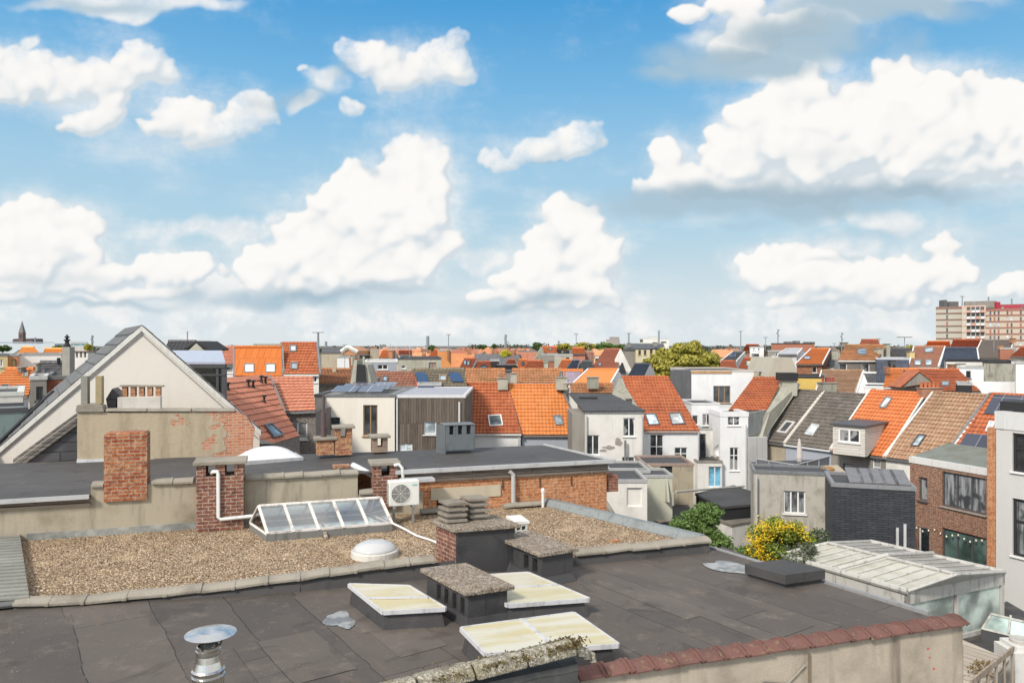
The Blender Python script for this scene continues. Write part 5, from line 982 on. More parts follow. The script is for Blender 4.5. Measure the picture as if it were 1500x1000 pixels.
tag(MB().tube([P(986, 740, 33), P(986, 722, 33), P(990, 720, 33), P(1090, 712, 37)], .05, 8).build('handrail', paint((.35, .34, .3), .5, .3)), 'bent grey pipe rail over the dark roof behind the shrubs', 'rail')
tag(MB().tube([P(886, 735, 24), P(900, 757, 23), P(930, 772, 22), P(975, 785, 21)], .09, 8).build('gutter', concrete((.3, .28, .24))), 'curved concrete edge sweeping past the end of the orange brick wall', 'kerb')

# ---- greenhouse roof on the right
gz0 = 7.4
def GG(x, y, z=gz0): return G(x, y, z)
gh2 = thing('glass_roof_annex', 'annex with a white framed low-pitched glazed roof beyond the dark felt roof', 'annex', GG(1335, 880, 1))
# left slope: eave from (1142,812) to (1330,866); ridge (1210,795)->(1400,840)
e0, e1 = GG(1142, 812, 7.5), GG(1330, 866, 7.5); r0, r1 = GG(1212, 796, 7.95), GG(1400, 842, 7.95); k0, k1 = GG(1275, 793, 7.5), GG(1472, 838, 7.5)
MB().prism([e0, e1, r1, r0], Z*-.03).build('opal_sheet', milky((.33, .33, .28), .35, (.43, .42, .37)), gh2); MB().prism([r0, r1, k1, k0], Z*-.03).build('opal_sheet', milky((.26, .25, .22), .4, (.34, .33, .3)), gh2)
mb = MB(); FRM = paint((.42, .41, .38), .5, .4)
for k in range(11):
    t = k/10; w_ = .05 if k in (0, 5, 10) else .02; mb.tube([e0.lerp(e1, t)+Z*.02, r0.lerp(r1, t)+Z*.02, k0.lerp(k1, t)+Z*.02], w_, 6)
mb.tube([e0.lerp(e1, .5)+Z*.09, r0.lerp(r1, .5)+Z*.1, k0.lerp(k1, .5)+Z*.09], .06, 8); mb.tube([e0, e1], .09, 8); mb.tube([k0, k1], .08, 8); mb.tube([r0+Z*.03, r1+Z*.03], .05, 8); mb.build('frame', FRM, gh2)
mb = MB(); mb.prism([e1-Z*.02, k1-Z*.02, r1], (e0-e1).normalized()*.08); mb.box(e1-Z*.35, k1-e1, (e0-e1).normalized()*.1, Z*.33); mb.box(e0-Z*.4, (e1-e0), (k1-e1).normalized()*.1, Z*.4); mb.box(k0-Z*.3, k1-k0, -(k1-e1).normalized()*.1, Z*.3); mb.box(e1-Z*1.6-(k1-e1)*.0, k1-e1, (e0-e1).normalized()*.1, Z*.12); mb.build('fascia', FRM, gh2)
v = (k1-e1); dn3 = (e0-e1).normalized()
for k in range(2): MB().box(e1+v*(.03+.49*k)-Z*1.48+dn3*.06, v*.44, dn3*.02, Z*1.13).build('pane', glass((.3, .35, .32), .35), gh2)
for k in range(3): MB().box(e1+v*(.0+.485*k)-Z*1.5, v.normalized()*.1, dn3*.08, Z*1.17).build('post', FRM, gh2); MB().box(e1-Z*7, v, dn3*5.6, Z*5.4).build('wall', W_GRY, gh2)
# yard roofs at the lower right
lr = low('dark felt lower roof at the right edge beneath the glazed annex', ((1400, 905), (1475, 880), (1560, 930), (1560, 990), (1440, 990), (1400, 960)), 5.8, 4, R_FLAT, W_GRY)
q = [G(1437, 922, 6.1), G(1520, 942, 6.1), G(1510, 912, 6.5), G(1452, 898, 6.5)]; sk = thing('skylight_box', 'sloping glazed skylight on the lower dark roof at the right edge', 'skylight', q[0]); mb = MB(); inn, n = frustum(mb, *q, .06, .06); mb.build('frame', FRM, sk); MB().prism([V3((p.x, p.y, p.z-.01)) for p in q], Z*-.3).build('kerb', DKF, sk)
MB().face(inn).build('pane', glass((.3, .38, .36), .15), sk); MB().tube([(q[0]+q[1])/2+Z*.08, (q[2]+q[3])/2+Z*.08], .03, 6).build('glazing_bar', FRM, sk)
q = P(1456, 1000, 17); wb = thing('ventilation_cabinet', 'white ventilation cabinet with louvres and a round fan at the lower right corner', 'ventilation unit', q); a = V3((q.x+.48, q.y, 5.0)); zt = P(1456, 957, 17).z
MB().box(a, X*1.6, Yv*.75, Z*(zt-5)).build('casing', paint((.56, .55, .52), .5, .15), wb); MB().box(a+X*.1+Yv*.1+Z*(zt-5), X*1.5, Yv*.6, Z*.1).build('top_casing', paint((.58, .57, .54), .5, .15), wb); MB().lathe(a+V3((.42, .42, zt-5+.1)), [(.24, 0), (.24, .07), (.2, .09), (.05, .07)], 20).build('fan', paint((.4, .38, .34), .5, .2), wb)
mb = MB()
for k in range(7): mb.box(a+V3((.55, -.03, zt-5-.2-k*.08)), X*1.0, Yv*.03, Z*.04)
mb.build('louvre', paint((.2, .19, .17), .5, .1), wb)
dk = [G(1400, 932, 7.0), G(1478, 965, 7.0), G(1440, 1015, 7.0), G(1400, 1015, 7.0)]; dk_ = thing('wooden_deck', 'weathered timber deck with dry weeds at the lower right', 'deck', dk[0]); MB(Wd).prism(dk, Z*-.1).build('boards', wood((.3, .26, .21), (.44, .39, .32), .24, False), dk_)
mb = MB(); a, b = G(1420, 1004, 7.35), G(1482, 954, 7.35); mb.box(a, b-a, X*.06, Z*.12)
for k in range(6): p = a.lerp(b, k/5); mb.box(p-Z*1.0, X*.04, Yv*.04, Z*1.0)
mb.build('railing', wood((.25, .2, .15), (.36, .3, .24), .2), dk_)

def find(sub_): return [o for o in C.objects if 'label' in o.keys() and sub_ in o['label']][0]
for lab, px, y_, y0_, y1_ in (('its wall peeling', 941, 45.85, 608, 712), ('its wall peeling', 859, 45.85, 608, 690), ('two pale roof windows above a white wall', 1023, 51.8, 634, 712), ('broad cornice', 1093, 51.3, 622, 718), ('faded red-orange', 760, 49.8, 640, 665), ('grey-blue wall below', 850, 50.1, 640, 665), ('next to the boarded dormer', 1152, 54.5, 655, 690), ('white curtained window', 1108, 33.7, 695, 780)):
    a, b = P(px, y0_, y_), P(px, y1_, y_); MB().tube([a, b], .045, 8).build('drain_pipe', paint((.45, .45, .44), .5, .25), find(lab))
hp_ = find('its wall peeling'); rr_ = random.Random(3)
for px, py, w_, h_ in ((893, 655, .5, .16), (906, 648, .3, .35), (884, 660, .3, .1), (936, 690, .25, .3)):
    c = P(px, py, 45.985); n_ = 11; MB().prism([c+X*(w_*rr_.uniform(.5, 1)*math.cos(k*6.283/n_))+Z*(h_*rr_.uniform(.4, 1)*math.sin(k*6.283/n_)) for k in range(n_)], Yv*.012).build('peeled_patch', plaster((.33, .3, .27), (.2, .17, .15), .6, 4.0), hp_)
# ================= farther rows =================
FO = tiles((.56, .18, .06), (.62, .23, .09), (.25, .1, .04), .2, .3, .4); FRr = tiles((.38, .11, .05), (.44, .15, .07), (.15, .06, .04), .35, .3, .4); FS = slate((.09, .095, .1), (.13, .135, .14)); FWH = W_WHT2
FSOL = solar((.08, .09, .13), (.3, .3, .33), .8, .8); PLN = paint((.33, .13, .075), .7, .15)
FB0 = FB
def FB(label, x0, x1, yt, y, dp, wm, rm=None, **kw):
    if 'dr' not in kw: ph = math.atan(((x0+x1)/2-CX)/F)*.92; kw['dr'] = V3((math.cos(ph), -math.sin(ph), 0))
    return FB0(label, x0, x1, yt, y, dp, wm, rm, **kw)
# upper right
H('lichen-streaked orange roof with one roof window above a white cornice on the right', (1228, 527), (1285, 527), (1238, 506), (1300, 506), 66, 70, T_MOSS, B_GRY, rw=[((1256, 512, 1269, 520), dict(fm=LEAD))], ch=[(1234, 1242, 501, 508, 70, .6, W_GRY, {}), (1286, 1294, 510, 526, 67.5, .8, W_LICH, {}), (1299, 1304, 503, 523, 69, .6, W_LICH, {})], ws=[(1229.5, 532, 1241, 545, dict(nx=1)), (1262, 532, 1274, 545, dict(nx=1, pm=CUR))], trim=paint((.66, .66, .64), .5, .1), course=.45)
H('little orange roof crest standing above the lichen-streaked roof', (1258, 506), (1290, 506), (1262, 498), (1286, 498), 76, 78, FRr, FWH)
FB('navy blue clad box with small windows between two orange roofs on the right', 1284, 1332, 525, 62, 6, NAVY, ws=[(1300, 528, 1306, 540, dict(nx=1, fm=DKF)), (1307, 528, 1313, 541, dict(nx=1, fm=DKF))], name='clad_house', trim=paint((.4, .42, .45), .5, .1))
H('dark grey roof between the navy box and the reddish roof', (1305, 525), (1334, 525), (1306, 511), (1333, 511), 74, 78, T_GRY, FWH)
H('reddish brown tiled roof with three roof windows', (1332, 537), (1375, 537), (1340, 508), (1383, 508), 66, 71, tiles((.38, .17, .1), (.44, .22, .14), (.2, .1, .07), .25), FWH, rw=[((1354, 510, 1367, 517), dict(fm=LEAD)), ((1339, 528, 1349, 536), dict(fm=LEAD, pm=GLT)), ((1355, 528, 1365, 536), dict(fm=LEAD, pm=GLT))], verge=WHITE(), trim=paint((.62, .6, .56), .5, .1), ch=[(1333, 1340, 514, 526, 68, .6, W_YEL, {})])
H('navy blue slate roof with white verges beside the reddish roof', (1376, 536), (1434, 536), (1385, 510), (1430, 510), 66, 70.5, NAVY, W_WHT, verge=WHITE())
H('left orange roof in front of the tall apartment blocks', (1355, 508), (1392, 508), (1359, 500.5), (1391, 500.5), 82, 86, FO, FWH)
H('right orange roof in front of the tall apartment blocks', (1392, 509), (1434, 509), (1396, 498), (1438, 498), 80, 85, FRr, FWH)
H('taupe roof with pale gable end on the right', (1427, 524), (1476, 524), (1439, 498.5), (1484, 498.5), 76, 82, tiles((.2, .165, .14), (.24, .2, .17), (.12, .1, .09), .2), FWH, ch=[(1484, 1488, 495, 502, 80, .6, BRK_OR, {})], verge=FWH)
FB('brown-red clad attic box near the right edge', 1465, 1485, 510, 70, 5, PLN, ch=[(1466, 1470, 506, 511, 70.5, .5, BRK_OR, dict(cap=False))], name='attic_box')
H('house with a grey pyramid-like gable at the right edge', (1480, 522), (1530, 522), (1495, 509), (1540, 509), 66, 70, FRr, W_GRY)
FB('long black flat-roofed block with rough concrete wall at the right', 1441, 1488, 530, 57, 8, plaster((.33, .32, .27), (.14, .13, .09), .8, 1.6), name='concrete_block', trim=BLK, cat='building')
FB('flat dark roof slab carried over the white box on the right', 1386, 1446, 528, 60, 6, W_WHT2, trim=BLK, name='flat_roof_house')
FB('white roof storey with a small window on the right', 1402, 1441, 538, 56, 4, W_WHT, ws=[(1415, 543, 1422, 554, dict(nx=1, fm=DKF))], name='roof_storey', ch=[(1407, 1414, 532, 541, 57, .6, W_WHT, {}), (1394, 1403, 533, 541, 57.5, .6, BRK_OLD, {})])
FB('two white rendered chimney stacks at the right edge', 1488, 1505, 531, 50, 1.5, W_WHT, ch=[(1490, 1496, 526, 533, 50.2, .6, W_WHT, {})], name='chimney_stack', cat='chimney')
cw = thing('curved_parapet', 'curved white terrace parapet below the concrete wall on the right', 'parapet', P(1445, 570, 52)); cc_ = P(1438, 556, 54); mb = MB(); pr = [V3((cc_.x+2.0*math.cos(a), cc_.y-1.5+1.5*math.sin(a), 0)) for a in [math.pi+k*math.pi/12 for k in range(13)]]
for a, b in zip(pr[:-1], pr[1:]): wall(mb, a, b, 8, cc_.z)
mb.build('wall', W_WHT, cw)
H('orange tiled roof with a wide dark dormer window', (1294, 566), (1348, 566), (1299, 541), (1346, 541), 52, 56, T_ORG, W_WHT2, rw=[((1322, 548, 1340, 564), dict(fm=DKF, pm=CUR, h=.3))], ch=[(1299, 1304, 537, 547, 54, .4, BRK_OLD, dict(cap=False))], trim=paint((.6, .6, .58), .5, .1))
t, pl, ab = H('wide orange roof on a grey gabled house with orange pots and rooflights', (1350, 572), (1436, 572), (1346, 542), (1404, 542), 51, 55.5, T_RED, W_WHT2, rw=[((1379, 560, 1390, 566), dict(fm=LEAD))])
g_ = thing('gable', 'grey triangular gable with dark verge in front of the wide orange roof', 'gable', P(1345, 568, 50.5)); MB().prism([P(1322, 567, 50.6), P(1367, 560, 50.6), P(1347, 544.5, 50.6)], Yv*1.5).build('gable_wall', W_GRY, g_)
MB().prism([P(1320, 567, 50.5), P(1347, 544, 50.5), P(1347, 542.5, 50.5), P(1317, 567, 50.5)], Yv*1.6).prism([P(1369, 561, 50.5), P(1347, 544, 50.5), P(1347, 542.5, 50.5), P(1372, 561, 50.5)], Yv*1.61).build('verge', FRr, g_)
pc = thing('chimney', 'rendered chimney carrying five orange clay pots on the right', 'chimney', P(1355, 575, 49)); cpx(pc, 1351, 1381, 568, 584, 49, .7, brick((.42, .15, .08), (.5, .22, .12), (.4, .35, .28)), X, pots=5, ct=.04, name='chimney_stack')
FB('small black box dormer on the wide orange roof', 1403, 1424, 562, 48, 3, BLK, name='dormer', cat='dormer', zG=6)
FB('long white parapet roof behind the brown roofs', 1266, 1344, 566, 57, 5, W_WHT, name='flat_roof_house', trim=WHITE(), ws=[(1277, 569, 1283, 575, dict(nx=1))])
H('tan tiled roof with white gable behind the brown roofs', (1195, 579), (1252, 579), (1205, 543), (1264, 543), 58, 64, T_TAN, W_WHT, verge=FWH, trim=LEAD)
MB().prism([P(1250, 579, 57.9), P(1278, 579, 59), P(1264, 543, 63.8)], Yv*.3).build('gable_wall', W_WHT, bpy.data.objects[-1] if False else thing('gable_end', 'bright white triangular gable end beside the tan roof', 'gable', P(1264, 579, 58)))
H('old red tiled roof partly hidden left of the tan roof', (1180, 574), (1206, 574), (1188, 550), (1208, 550), 66, 70, T_BRR, W_WHT2)
FB('yellow rendered house top under a black flat roof left of the tan roof', 1166, 1208, 552, 60.5, 5, plaster((.6, .42, .12), (.4, .3, .12), .3), name='yellow_house', trim=BLK, ws=[(1196, 560, 1203, 574, dict(nx=1))])
FB('dark slate mansard below the lichen-streaked roof', 1266, 1300, 545, 63, 5, FS, name='mansard', cat='house', trim=WHITE())
H('clean orange roof with small roof window and white gable in the right distance', (1167, 532), (1204, 534), (1189, 511), (1215, 511.5), 72, 78, T_ORG, BRK_OLD, rw=[((1177, 523, 1187, 527),)], verge=W_WHT, ws=[(1190, 537, 1197, 546, dict(nx=1))])
H('grey slate roof with little white dormer right of the clean orange roof', (1196, 534), (1222, 534), (1210, 512), (1226, 512), 76, 81, FS, FWH, ch=[(1222, 1228, 512, 527, 74, .6, W_LICH, {})])
H('grey metal-sheeted roof with white side wall in the right distance', (1141, 519), (1167, 519), (1154, 511), (1174, 511), 80, 84, paint((.4, .4, .41), .4, .2), W_WHT, verge=W_WHT, course=9)
H('red roof with a bright yellow-green roof window beside the big beige gable', (1081, 540), (1128, 540), (1089, 525), (1134, 525), 70, 74, T_SAL if False else T_RED, W_BEI, rw=[((1093, 530, 1101, 537), dict(fm=LEAD, pm=glass((.5, .55, .3), .2)))])
bg_ = thing('gable_house', 'large blank beige gable wall rising behind the orange roof with the black-capped chimney', 'house', P(1147, 548, 64)); MB().prism([P(1124, 552, 64), P(1168, 549, 64), P(1167, 542, 64), P(1160, 524, 64), P(1134, 524, 64)], Yv*6).build('wall', plaster((.43, .40, .33), (.25, .22, .16), .3, .5), bg_)
FB('beige rendered wall with one dark opening below the red roof', 1104, 1125, 543, 66, 4, W_BEI, name='rendered_house', ws=[(1112, 544, 1119, 548, dict(nx=1, fm=DKF))])
H('dark glossy slate roof with solar sheet right of the big tree', (1057, 529), (1078, 529), (1074, 516), (1090, 516), 80, 84, FS, FWH, rw=[((1068, 518, 1078, 523), dict(pm=solar(), h=.05))], verge=FWH)
H('red roof strip at the foot of the big tree', (1054, 540), (1080, 540), (1056, 529), (1076, 529), 72, 75, FRr, FWH)
FB('white rendered house with two windows and black garage-like opening in the right distance', 1099, 1119, 508, 95, 8, W_WHT, name='white_house', ws=[(1103, 510, 1106, 513, dict(nx=1)), (1110, 510, 1113, 514, dict(nx=1)), (1101, 518, 1112, 522, dict(nx=3, fm=DKF))])
H('orange-red roof left of the distant white house', (1088, 514), (1100, 514), (1093, 505), (1111, 505), 100, 106, FRr, BRK_OR)
FB('long dark modern roof terrace block with plant boxes in the right distance', 1130, 1193, 503, 110, 12, PLN, name='apartment_building', cat='building', trim=BLK, ch=[(1153, 1162, 500, 504, 112, 1.5, LEAD, dict(cap=False)), (1166, 1172, 499, 504, 112, 1.5, LEAD, dict(cap=False)), (1182, 1187, 500.5, 504, 112, 1.5, LEAD, dict(cap=False)), (1188, 1194, 500.5, 504, 112, 1.5, LEAD, dict(cap=False))])
FB('grey-brown house front with two pale windows in the right distance', 1125, 1158, 514, 92, 8, W_GRY, name='grey_house', ws=[(1131, 517, 1134, 522, dict(nx=1)), (1136, 517, 1139, 522, dict(nx=1))])
# centre band
FB('pale grey rendered row with white dormer windows behind the black chimney', 534, 582, 529, 62, 7, W_BLU, name='rendered_row', ws=[(553, 534, 568, 541, dict(nx=2))], trim=WHITE())
FB('lichen-stained flat-roofed building with a small window and timber gable panel', 583, 646, 525, 60, 9, W_LICH, name='rendered_building', cat='building', trim=BRK_OLD if False else DKF, ws=[(588, 535, 594, 540, dict(nx=1)), (628, 531, 639, 541, dict(nx=2, fm=PLN))])
t, pl, ab = H('brick-red pantile roof with red verge and box chimneys behind the white house', (545, 574), (612, 574), (540, 544), (604, 543), 47, 51, T_BRR, W_GRY, rw=[((560, 553, 568, 560),)], ch=[(542, 554, 553, 570, 47.5, .7, paint((.13, .17, .16), .5, .2), dict(cap=False)), (557, 569, 566, 580, 45, .7, paint((.12, .11, .1), .5, .2), dict(cap=False))], verge=paint((.55, .12, .08), .6, .2), trim=LEAD, ridge=False)
t, pl, ab = H('lichen-grey roof with two dark solar panels beside the brick-red one', (614, 574), (684, 562), (604, 541), (680, 541), 47, 51, T_LICH, W_GRY, rw=[((643, 551, 654, 559), dict(fm=FRW))])
for q in (((614, 562), (629, 562), (623, 548), (608, 548)), ((662, 561), (679, 561), (673, 548), (657, 548))): qq = [on_plane(x, y, *pl)+pl[1]*.12 for x, y in q]; MB().prism(qq, -pl[1]*.05).build('solar_panel', solar((.03, .04, .08), (.04, .05, .09)), t)
FB('deep blue clad dormer front with grey side below the two solar panels', 612, 646, 563, 45.5, 2, paint((.045, .065, .14), .4, .1), name='dormer', cat='dormer', ws=())
H('moss-stained dull orange roof behind the salmon roof house', (466, 561), (514, 561), (470, 541), (514, 541), 56, 60, tiles((.36, .14, .06), (.44, .2, .09), (.12, .08, .05), .7), W_GRY, ch=[(487, 492, 540, 548, 59, .4, W_LICH, dict(cap=False))])
bc = thing('fire_wall', 'tall black tapering chimney flue between pale side walls above the white house', 'chimney', P(528, 562, 44)); mb = MB(); mb.prism([P(521, 562, 44), P(536, 562, 44), P(533.5, 534, 44), P(523, 534, 44)], Yv*1.2).build('flue', BLK, bc)
mb = MB(); mb.prism([P(513, 562, 44.2), P(521, 562, 44.2), P(523, 527, 44.2), P(519, 527, 44.2)], Yv*2).build('side_wall', W_LICH, bc); MB().prism([P(536, 562, 44.2), P(544, 562, 44.2), P(538, 534, 44.2), P(533.5, 533, 44.2)], Yv*2).build('side_wall', W_LICH, bc)
MB().prism([P(512, 540, 46), P(520, 540, 46), P(520, 524, 46), P(511, 524, 46)], Yv*1).build('brick_stack', BRK_OLD, bc)
for a in ((516, .0), (533, .0)): MB().tube([P(a[0], 535, 44.5), P(a[0], 522, 44.5)], .07, 6).build('pole', W_LICH, bc)
FB('white wall strip between orange gables left of centre', 494, 512, 523, 85, 6, W_WHT, name='white_house')
g_ = thing('gable_house', 'orange-brown brick gable with white verges left of centre', 'house', P(512, 522, 110)); MB().prism([P(500, 520, 110), P(524, 520, 110), P(523, 514, 110), P(512, 509, 110), P(508, 509, 110), P(500, 515, 110)], Yv*10).build('wall', plaster((.48, .24, .12), (.35, .2, .12), .2), g_); MB().tube([P(500, 515, 110), P(508, 509, 110), P(512, 509, 110), P(524, 515.5, 110)], .35, 6).build('verge', FWH, g_)
H('long grey church-like roof with pale buttresses left of centre', (471, 516), (500, 516), (471, 509), (506, 509), 150, 158, T_GRY, W_BEI, course=3)
H('grey roof with curved pale end wall right of the brick gable', (528, 522), (545, 522), (530, 511.5), (542, 511.5), 120, 126, T_GRY, W_BEI, course=3)
FB('tan blank curved end wall beside the grey roof', 542, 555, 512, 118, 10, W_BEI, name='end_wall', cat='building')
H('orange gabled roof with brick chimney right of the tan end wall', (555, 524), (570, 524), (561, 513), (569, 513), 90, 95, FO, W_YEL, ch=[(569, 575, 513, 524, 90, 1, BRK_OR, {})])
H('long low red-orange roof below the lattice sign', (584, 519), (604, 519), (584, 513.5), (603, 513.5), 120, 124, FRr, W_WHT)
FB('big orange-brown house gable with dark chimney line right of the mast', 641, 661, 513, 84, 8, plaster((.62, .27, .1), (.45, .2, .1), .5, 1.5), name='orange_house', ch=[(655, 657.5, 512, 528, 83.5, .5, BRK_OLD, dict(cap=False))])
H('orange roof running up to the big orange-brown house', (626, 524), (641, 524), (636, 512), (642, 512), 86, 92, FO, W_YEL)
H('orange roof with long pale rooflights in the centre distance', (672, 541), (690, 541), (680, 526), (698, 525), 72, 78, FRr, FWH, rw=[((679, 529, 683, 535),), ((684, 530, 688, 536),)])
H('orange-red roof with a dark strip window in the centre distance', (694, 541), (720, 541), (700, 530), (719, 530), 74, 78, FRr, FWH, rw=[((704, 536, 713, 540), dict(fm=BLK, pm=GLD))])
FB('black box extension right of the strip-window roof', 719, 731, 528, 76, 5, BLK, name='extension', cat='extension')
H('low grey double gable roof in the centre distance', (722, 541), (762, 541), (728, 535), (756, 535), 70, 73, T_GRY, W_GRY)
H('smooth red roof left of the small square window roof', (739, 535), (756, 535), (745, 527), (754, 527), 84, 88, FRr, FWH)
H('orange hip roof with one square dark window in the centre', (757, 541), (797, 541), (760, 527), (772, 527), 76, 81, FO, W_YEL, rw=[((764, 531, 768, 536), dict(fm=BLK, pm=GLD))])
H('streaked red roof right of the square-window roof', (768, 541), (798, 541), (774, 529), (796, 529.5), 74, 78, T_RED, FWH, ch=[(797, 803, 530, 542, 73, .8, W_LICH, {})])
t, A, B = FB('ramshackle grey house with dark doorway under terraces in the centre distance', 794, 818, 519, 84, 7, W_GRY, name='grey_house', ws=[(803, 529, 812, 540, dict(nx=1, fm=PLN, pm=PLN))])
FB('grey rendered house with one small window in the centre distance', 812, 839, 520, 82, 7, W_LICH, name='grey_house', ws=[(829, 523, 834, 527, dict(nx=1, fm=PLN))])
H('orange roof with grey gable and roof window above the ramshackle house', (796, 517), (817, 517), (794, 508), (816, 508), 92, 96, FO, W_GRY, rw=[((804, 510.5, 808, 513.5),)], ch=[(816, 822, 511, 518, 92, 1, BLK, dict(cap=False))])
g_ = thing('gable', 'grey mossy gable triangle left of the ramshackle house in the centre', 'gable', P(790, 530, 90)); MB().prism([P(784, 526, 90), P(799, 526, 90), P(799, 520, 90), P(794, 508, 90)], Yv*5).build('gable_wall', W_MOSS, g_)
H('orange box-like roof right of the black chimney cluster in the centre distance', (838, 517.5), (857, 517.5), (838, 510), (856, 510), 92, 96, FO, plaster((.5, .22, .15), (.3, .15, .1), .3), ch=[(829, 834, 513, 520, 90, 1, BLK, dict(cap=False))])
FB('pinkish red brick house with dark fascia in the centre distance', 838, 870, 517, 94, 8, brick((.4, .16, .12), (.48, .22, .16), (.4, .3, .25)), name='brick_house', trim=PLN, ws=[(845, 520, 848, 526, dict(nx=1))])
H('plain orange roof just left of the tilted solar roof', (816, 541), (827, 541), (823, 527.5), (838, 527.5), 73, 78, FO, FWH)
H('slate-blue roof covered with solar panels in the centre distance', (829, 541), (845, 541), (839, 528), (849, 528), 72, 77, FSOL, FWH)
H('dark grey hipped roof right of the solar covered roof', (846, 541), (870, 541), (853, 529), (866, 529), 74, 78, FS, W_LICH)
t, pl, ab = H('dark red roof with white gable right of centre', (867, 538), (905, 538), (886, 511.5), (910, 511.5), 78, 86, tiles((.36, .12, .07), (.42, .16, .1), (.2, .08, .05), .3), W_WHT, rw=[((876, 533, 881, 536), dict(pm=GLT))])
g_ = thing('gable_wall', 'large white gable wall with lead skirt right of the dark red roof', 'gable', P(912, 545, 80)); MB().prism([P(892, 548, 80), P(928, 548, 80), P(910, 511.5, 80)], Yv*1).build('wall', W_WHT2, g_)
H('small white dormer gable with dark verges on the white gable house', (903, 546), (918, 546), (910, 533), (913, 533), 78, 79, BLK, W_WHT)
H('dark navy roof between the white gable and the big tree', (920, 550), (944, 550), (930, 533), (952, 533), 70, 76, NAVY, FWH)
t, A, B = FB('cream coloured town house with shuttered windows left of the big tree', 931, 972, 511, 110, 14, plaster((.55, .5, .33), (.35, .3, .2), .3), name='town_house', trim=BLK, ws=[(935, 512.5, 939, 520, dict(nx=1, fm=FRW)), (943, 512.5, 947, 520, dict(nx=1, fm=FRW)), (952, 511.5, 956, 520, dict(nx=1, fm=PLN)), (960, 511.5, 964, 520, dict(nx=1, fm=PLN)), (942, 526, 946, 532, dict(nx=1, fm=PLN)), (953, 525, 957, 530, dict(nx=1, fm=PLN))])
H('dark mansard roof on the cream town house row', (913, 511), (975, 511), (920, 504), (972, 504), 112, 118, FS, W_GRY, ch=[(920, 924, 502, 508, 112, 1, W_GRY, {}), (958, 963, 501, 507, 112, 1, W_GRY, {})], course=3)
# tall blocks on the right
def tower(label, x0, x1, yt, yb_, y, dp, wm, floors, cols, band, name='apartment_block', dr=V3((.87, -.49, 0)), bal=None):
    t, A, B = FB(label, x0, x1, yt, y, dp, wm, name=name, cat='apartment block', dr=dr, trim=band, th=1.2, tw=.3)
    d, n = nrm(A, B); L = (B-A).length; zt = P(0, yt, A.y).z; fh = 3.45 if False else (zt/ floors); mb = MB()
    for k in range(1, floors): mb.box(A+n*.05+Z*(zt-k*fh), d*L, n*.15, Z*.55)
    mb.build('floor_band', band, t)
    for c in cols:
        for k in range(int(floors*.62)):
            u0 = hole_px(A, B, c, 500, c+2.6, 501); z = zt-k*fh-fh*.78; w = MB(); w.box(A+d*u0[0]+n*.02+Z*z, d*(u0[1]-u0[0]), n*.06, Z*fh*.62); w.build('window', (DKF, GLD, GLT)[(k*7+int(c))% 3] if (k+int(c)) % 4 else PLN, t)
    if bal:
        for k in range(int(floors*.62)):
            for c in range(4):
                u0 = hole_px(A, B, bal[0]+c*(bal[1]-bal[0])/4, 500, bal[0]+(c+.8)*(bal[1]-bal[0])/4, 501); z = zt-k*fh-fh*.9; w = MB(); w.box(A+d*u0[0]+n*.1+Z*z, d*(u0[1]-u0[0]), n*1.4, Z*.95); w.build('balcony', W_WHT if (k+c) % 3 else plaster((.6, .35, .28)), t)
                w = MB(); w.box(A+d*u0[0]+n*.03+Z*(z+.95), d*(u0[1]-u0[0]), n*.05, Z*1.5); w.build('window', DKF, t)
    return t, A, B, zt
CR = plaster((.45, .42, .36), (.36, .33, .27), .15, .1); BD = paint((.2, .12, .09), .7, .1)
t, A, B, zt = tower('left wing of the tall apartment block, blank yellowish panels banded brown', 1371, 1410, 451, 510, 330, 14, CR, 11, [1386], BD)
MB().box(A+V3((4.3, -.3, 0)), X*1.6, Yv*.4, Z*(zt-.5)).build('stair_strip', plaster((.9, .86, .76), (.7, .65, .6), .1, .1), t)
MB().box(A+V3((4.2, 1, zt)), X*1.3, Yv*4, Z*3.6).build('lift_tower', paint((.1, .1, .1), .6, .1), t); MB().box(A+V3((7.5, 3, zt)), X*4.2, Yv*7, Z*3.0).build('plant_room', paint((.12, .11, .11), .6, .1), t)
tower('middle wing of the tall apartment block with rows of white balconies', 1409, 1444, 449.5, 510, 322, 16, plaster((.5, .46, .38), (.4, .36, .3), .1, .1), 11, [], plaster((.6, .4, .33)), bal=(1416, 1443))
FB('grey plant storey on top of the balcony wing of the tall block', 1413, 1460, 441.5, 332, 10, W_GRY, name='plant_room', cat='roof storey', zG=30)
t, A, B, zt = tower('right wing of the tall apartment block in pale peach with red bands and window strips', 1443, 1530, 454, 510, 318, 16, plaster((.5, .42, .34), (.4, .33, .27), .1, .1), 11, [1449.5, 1455.5, 1461.5, 1474.5, 1480.5, 1494], paint((.28, .12, .09), .7, .1))
FB('crimson roof storey on the right wing of the tall block', 1461, 1535, 446, 326, 10, paint((.33, .03, .05), .6, .1), name='roof_storey', cat='roof storey', zG=28, ws=[(1467, 449, 1470, 453, dict(nx=1)), (1497, 448, 1502, 452, dict(nx=1))], ch=[(1460, 1465.5, 442, 452, 325, 3, paint((.36, .03, .05), .6, .1), dict(cap=False))])
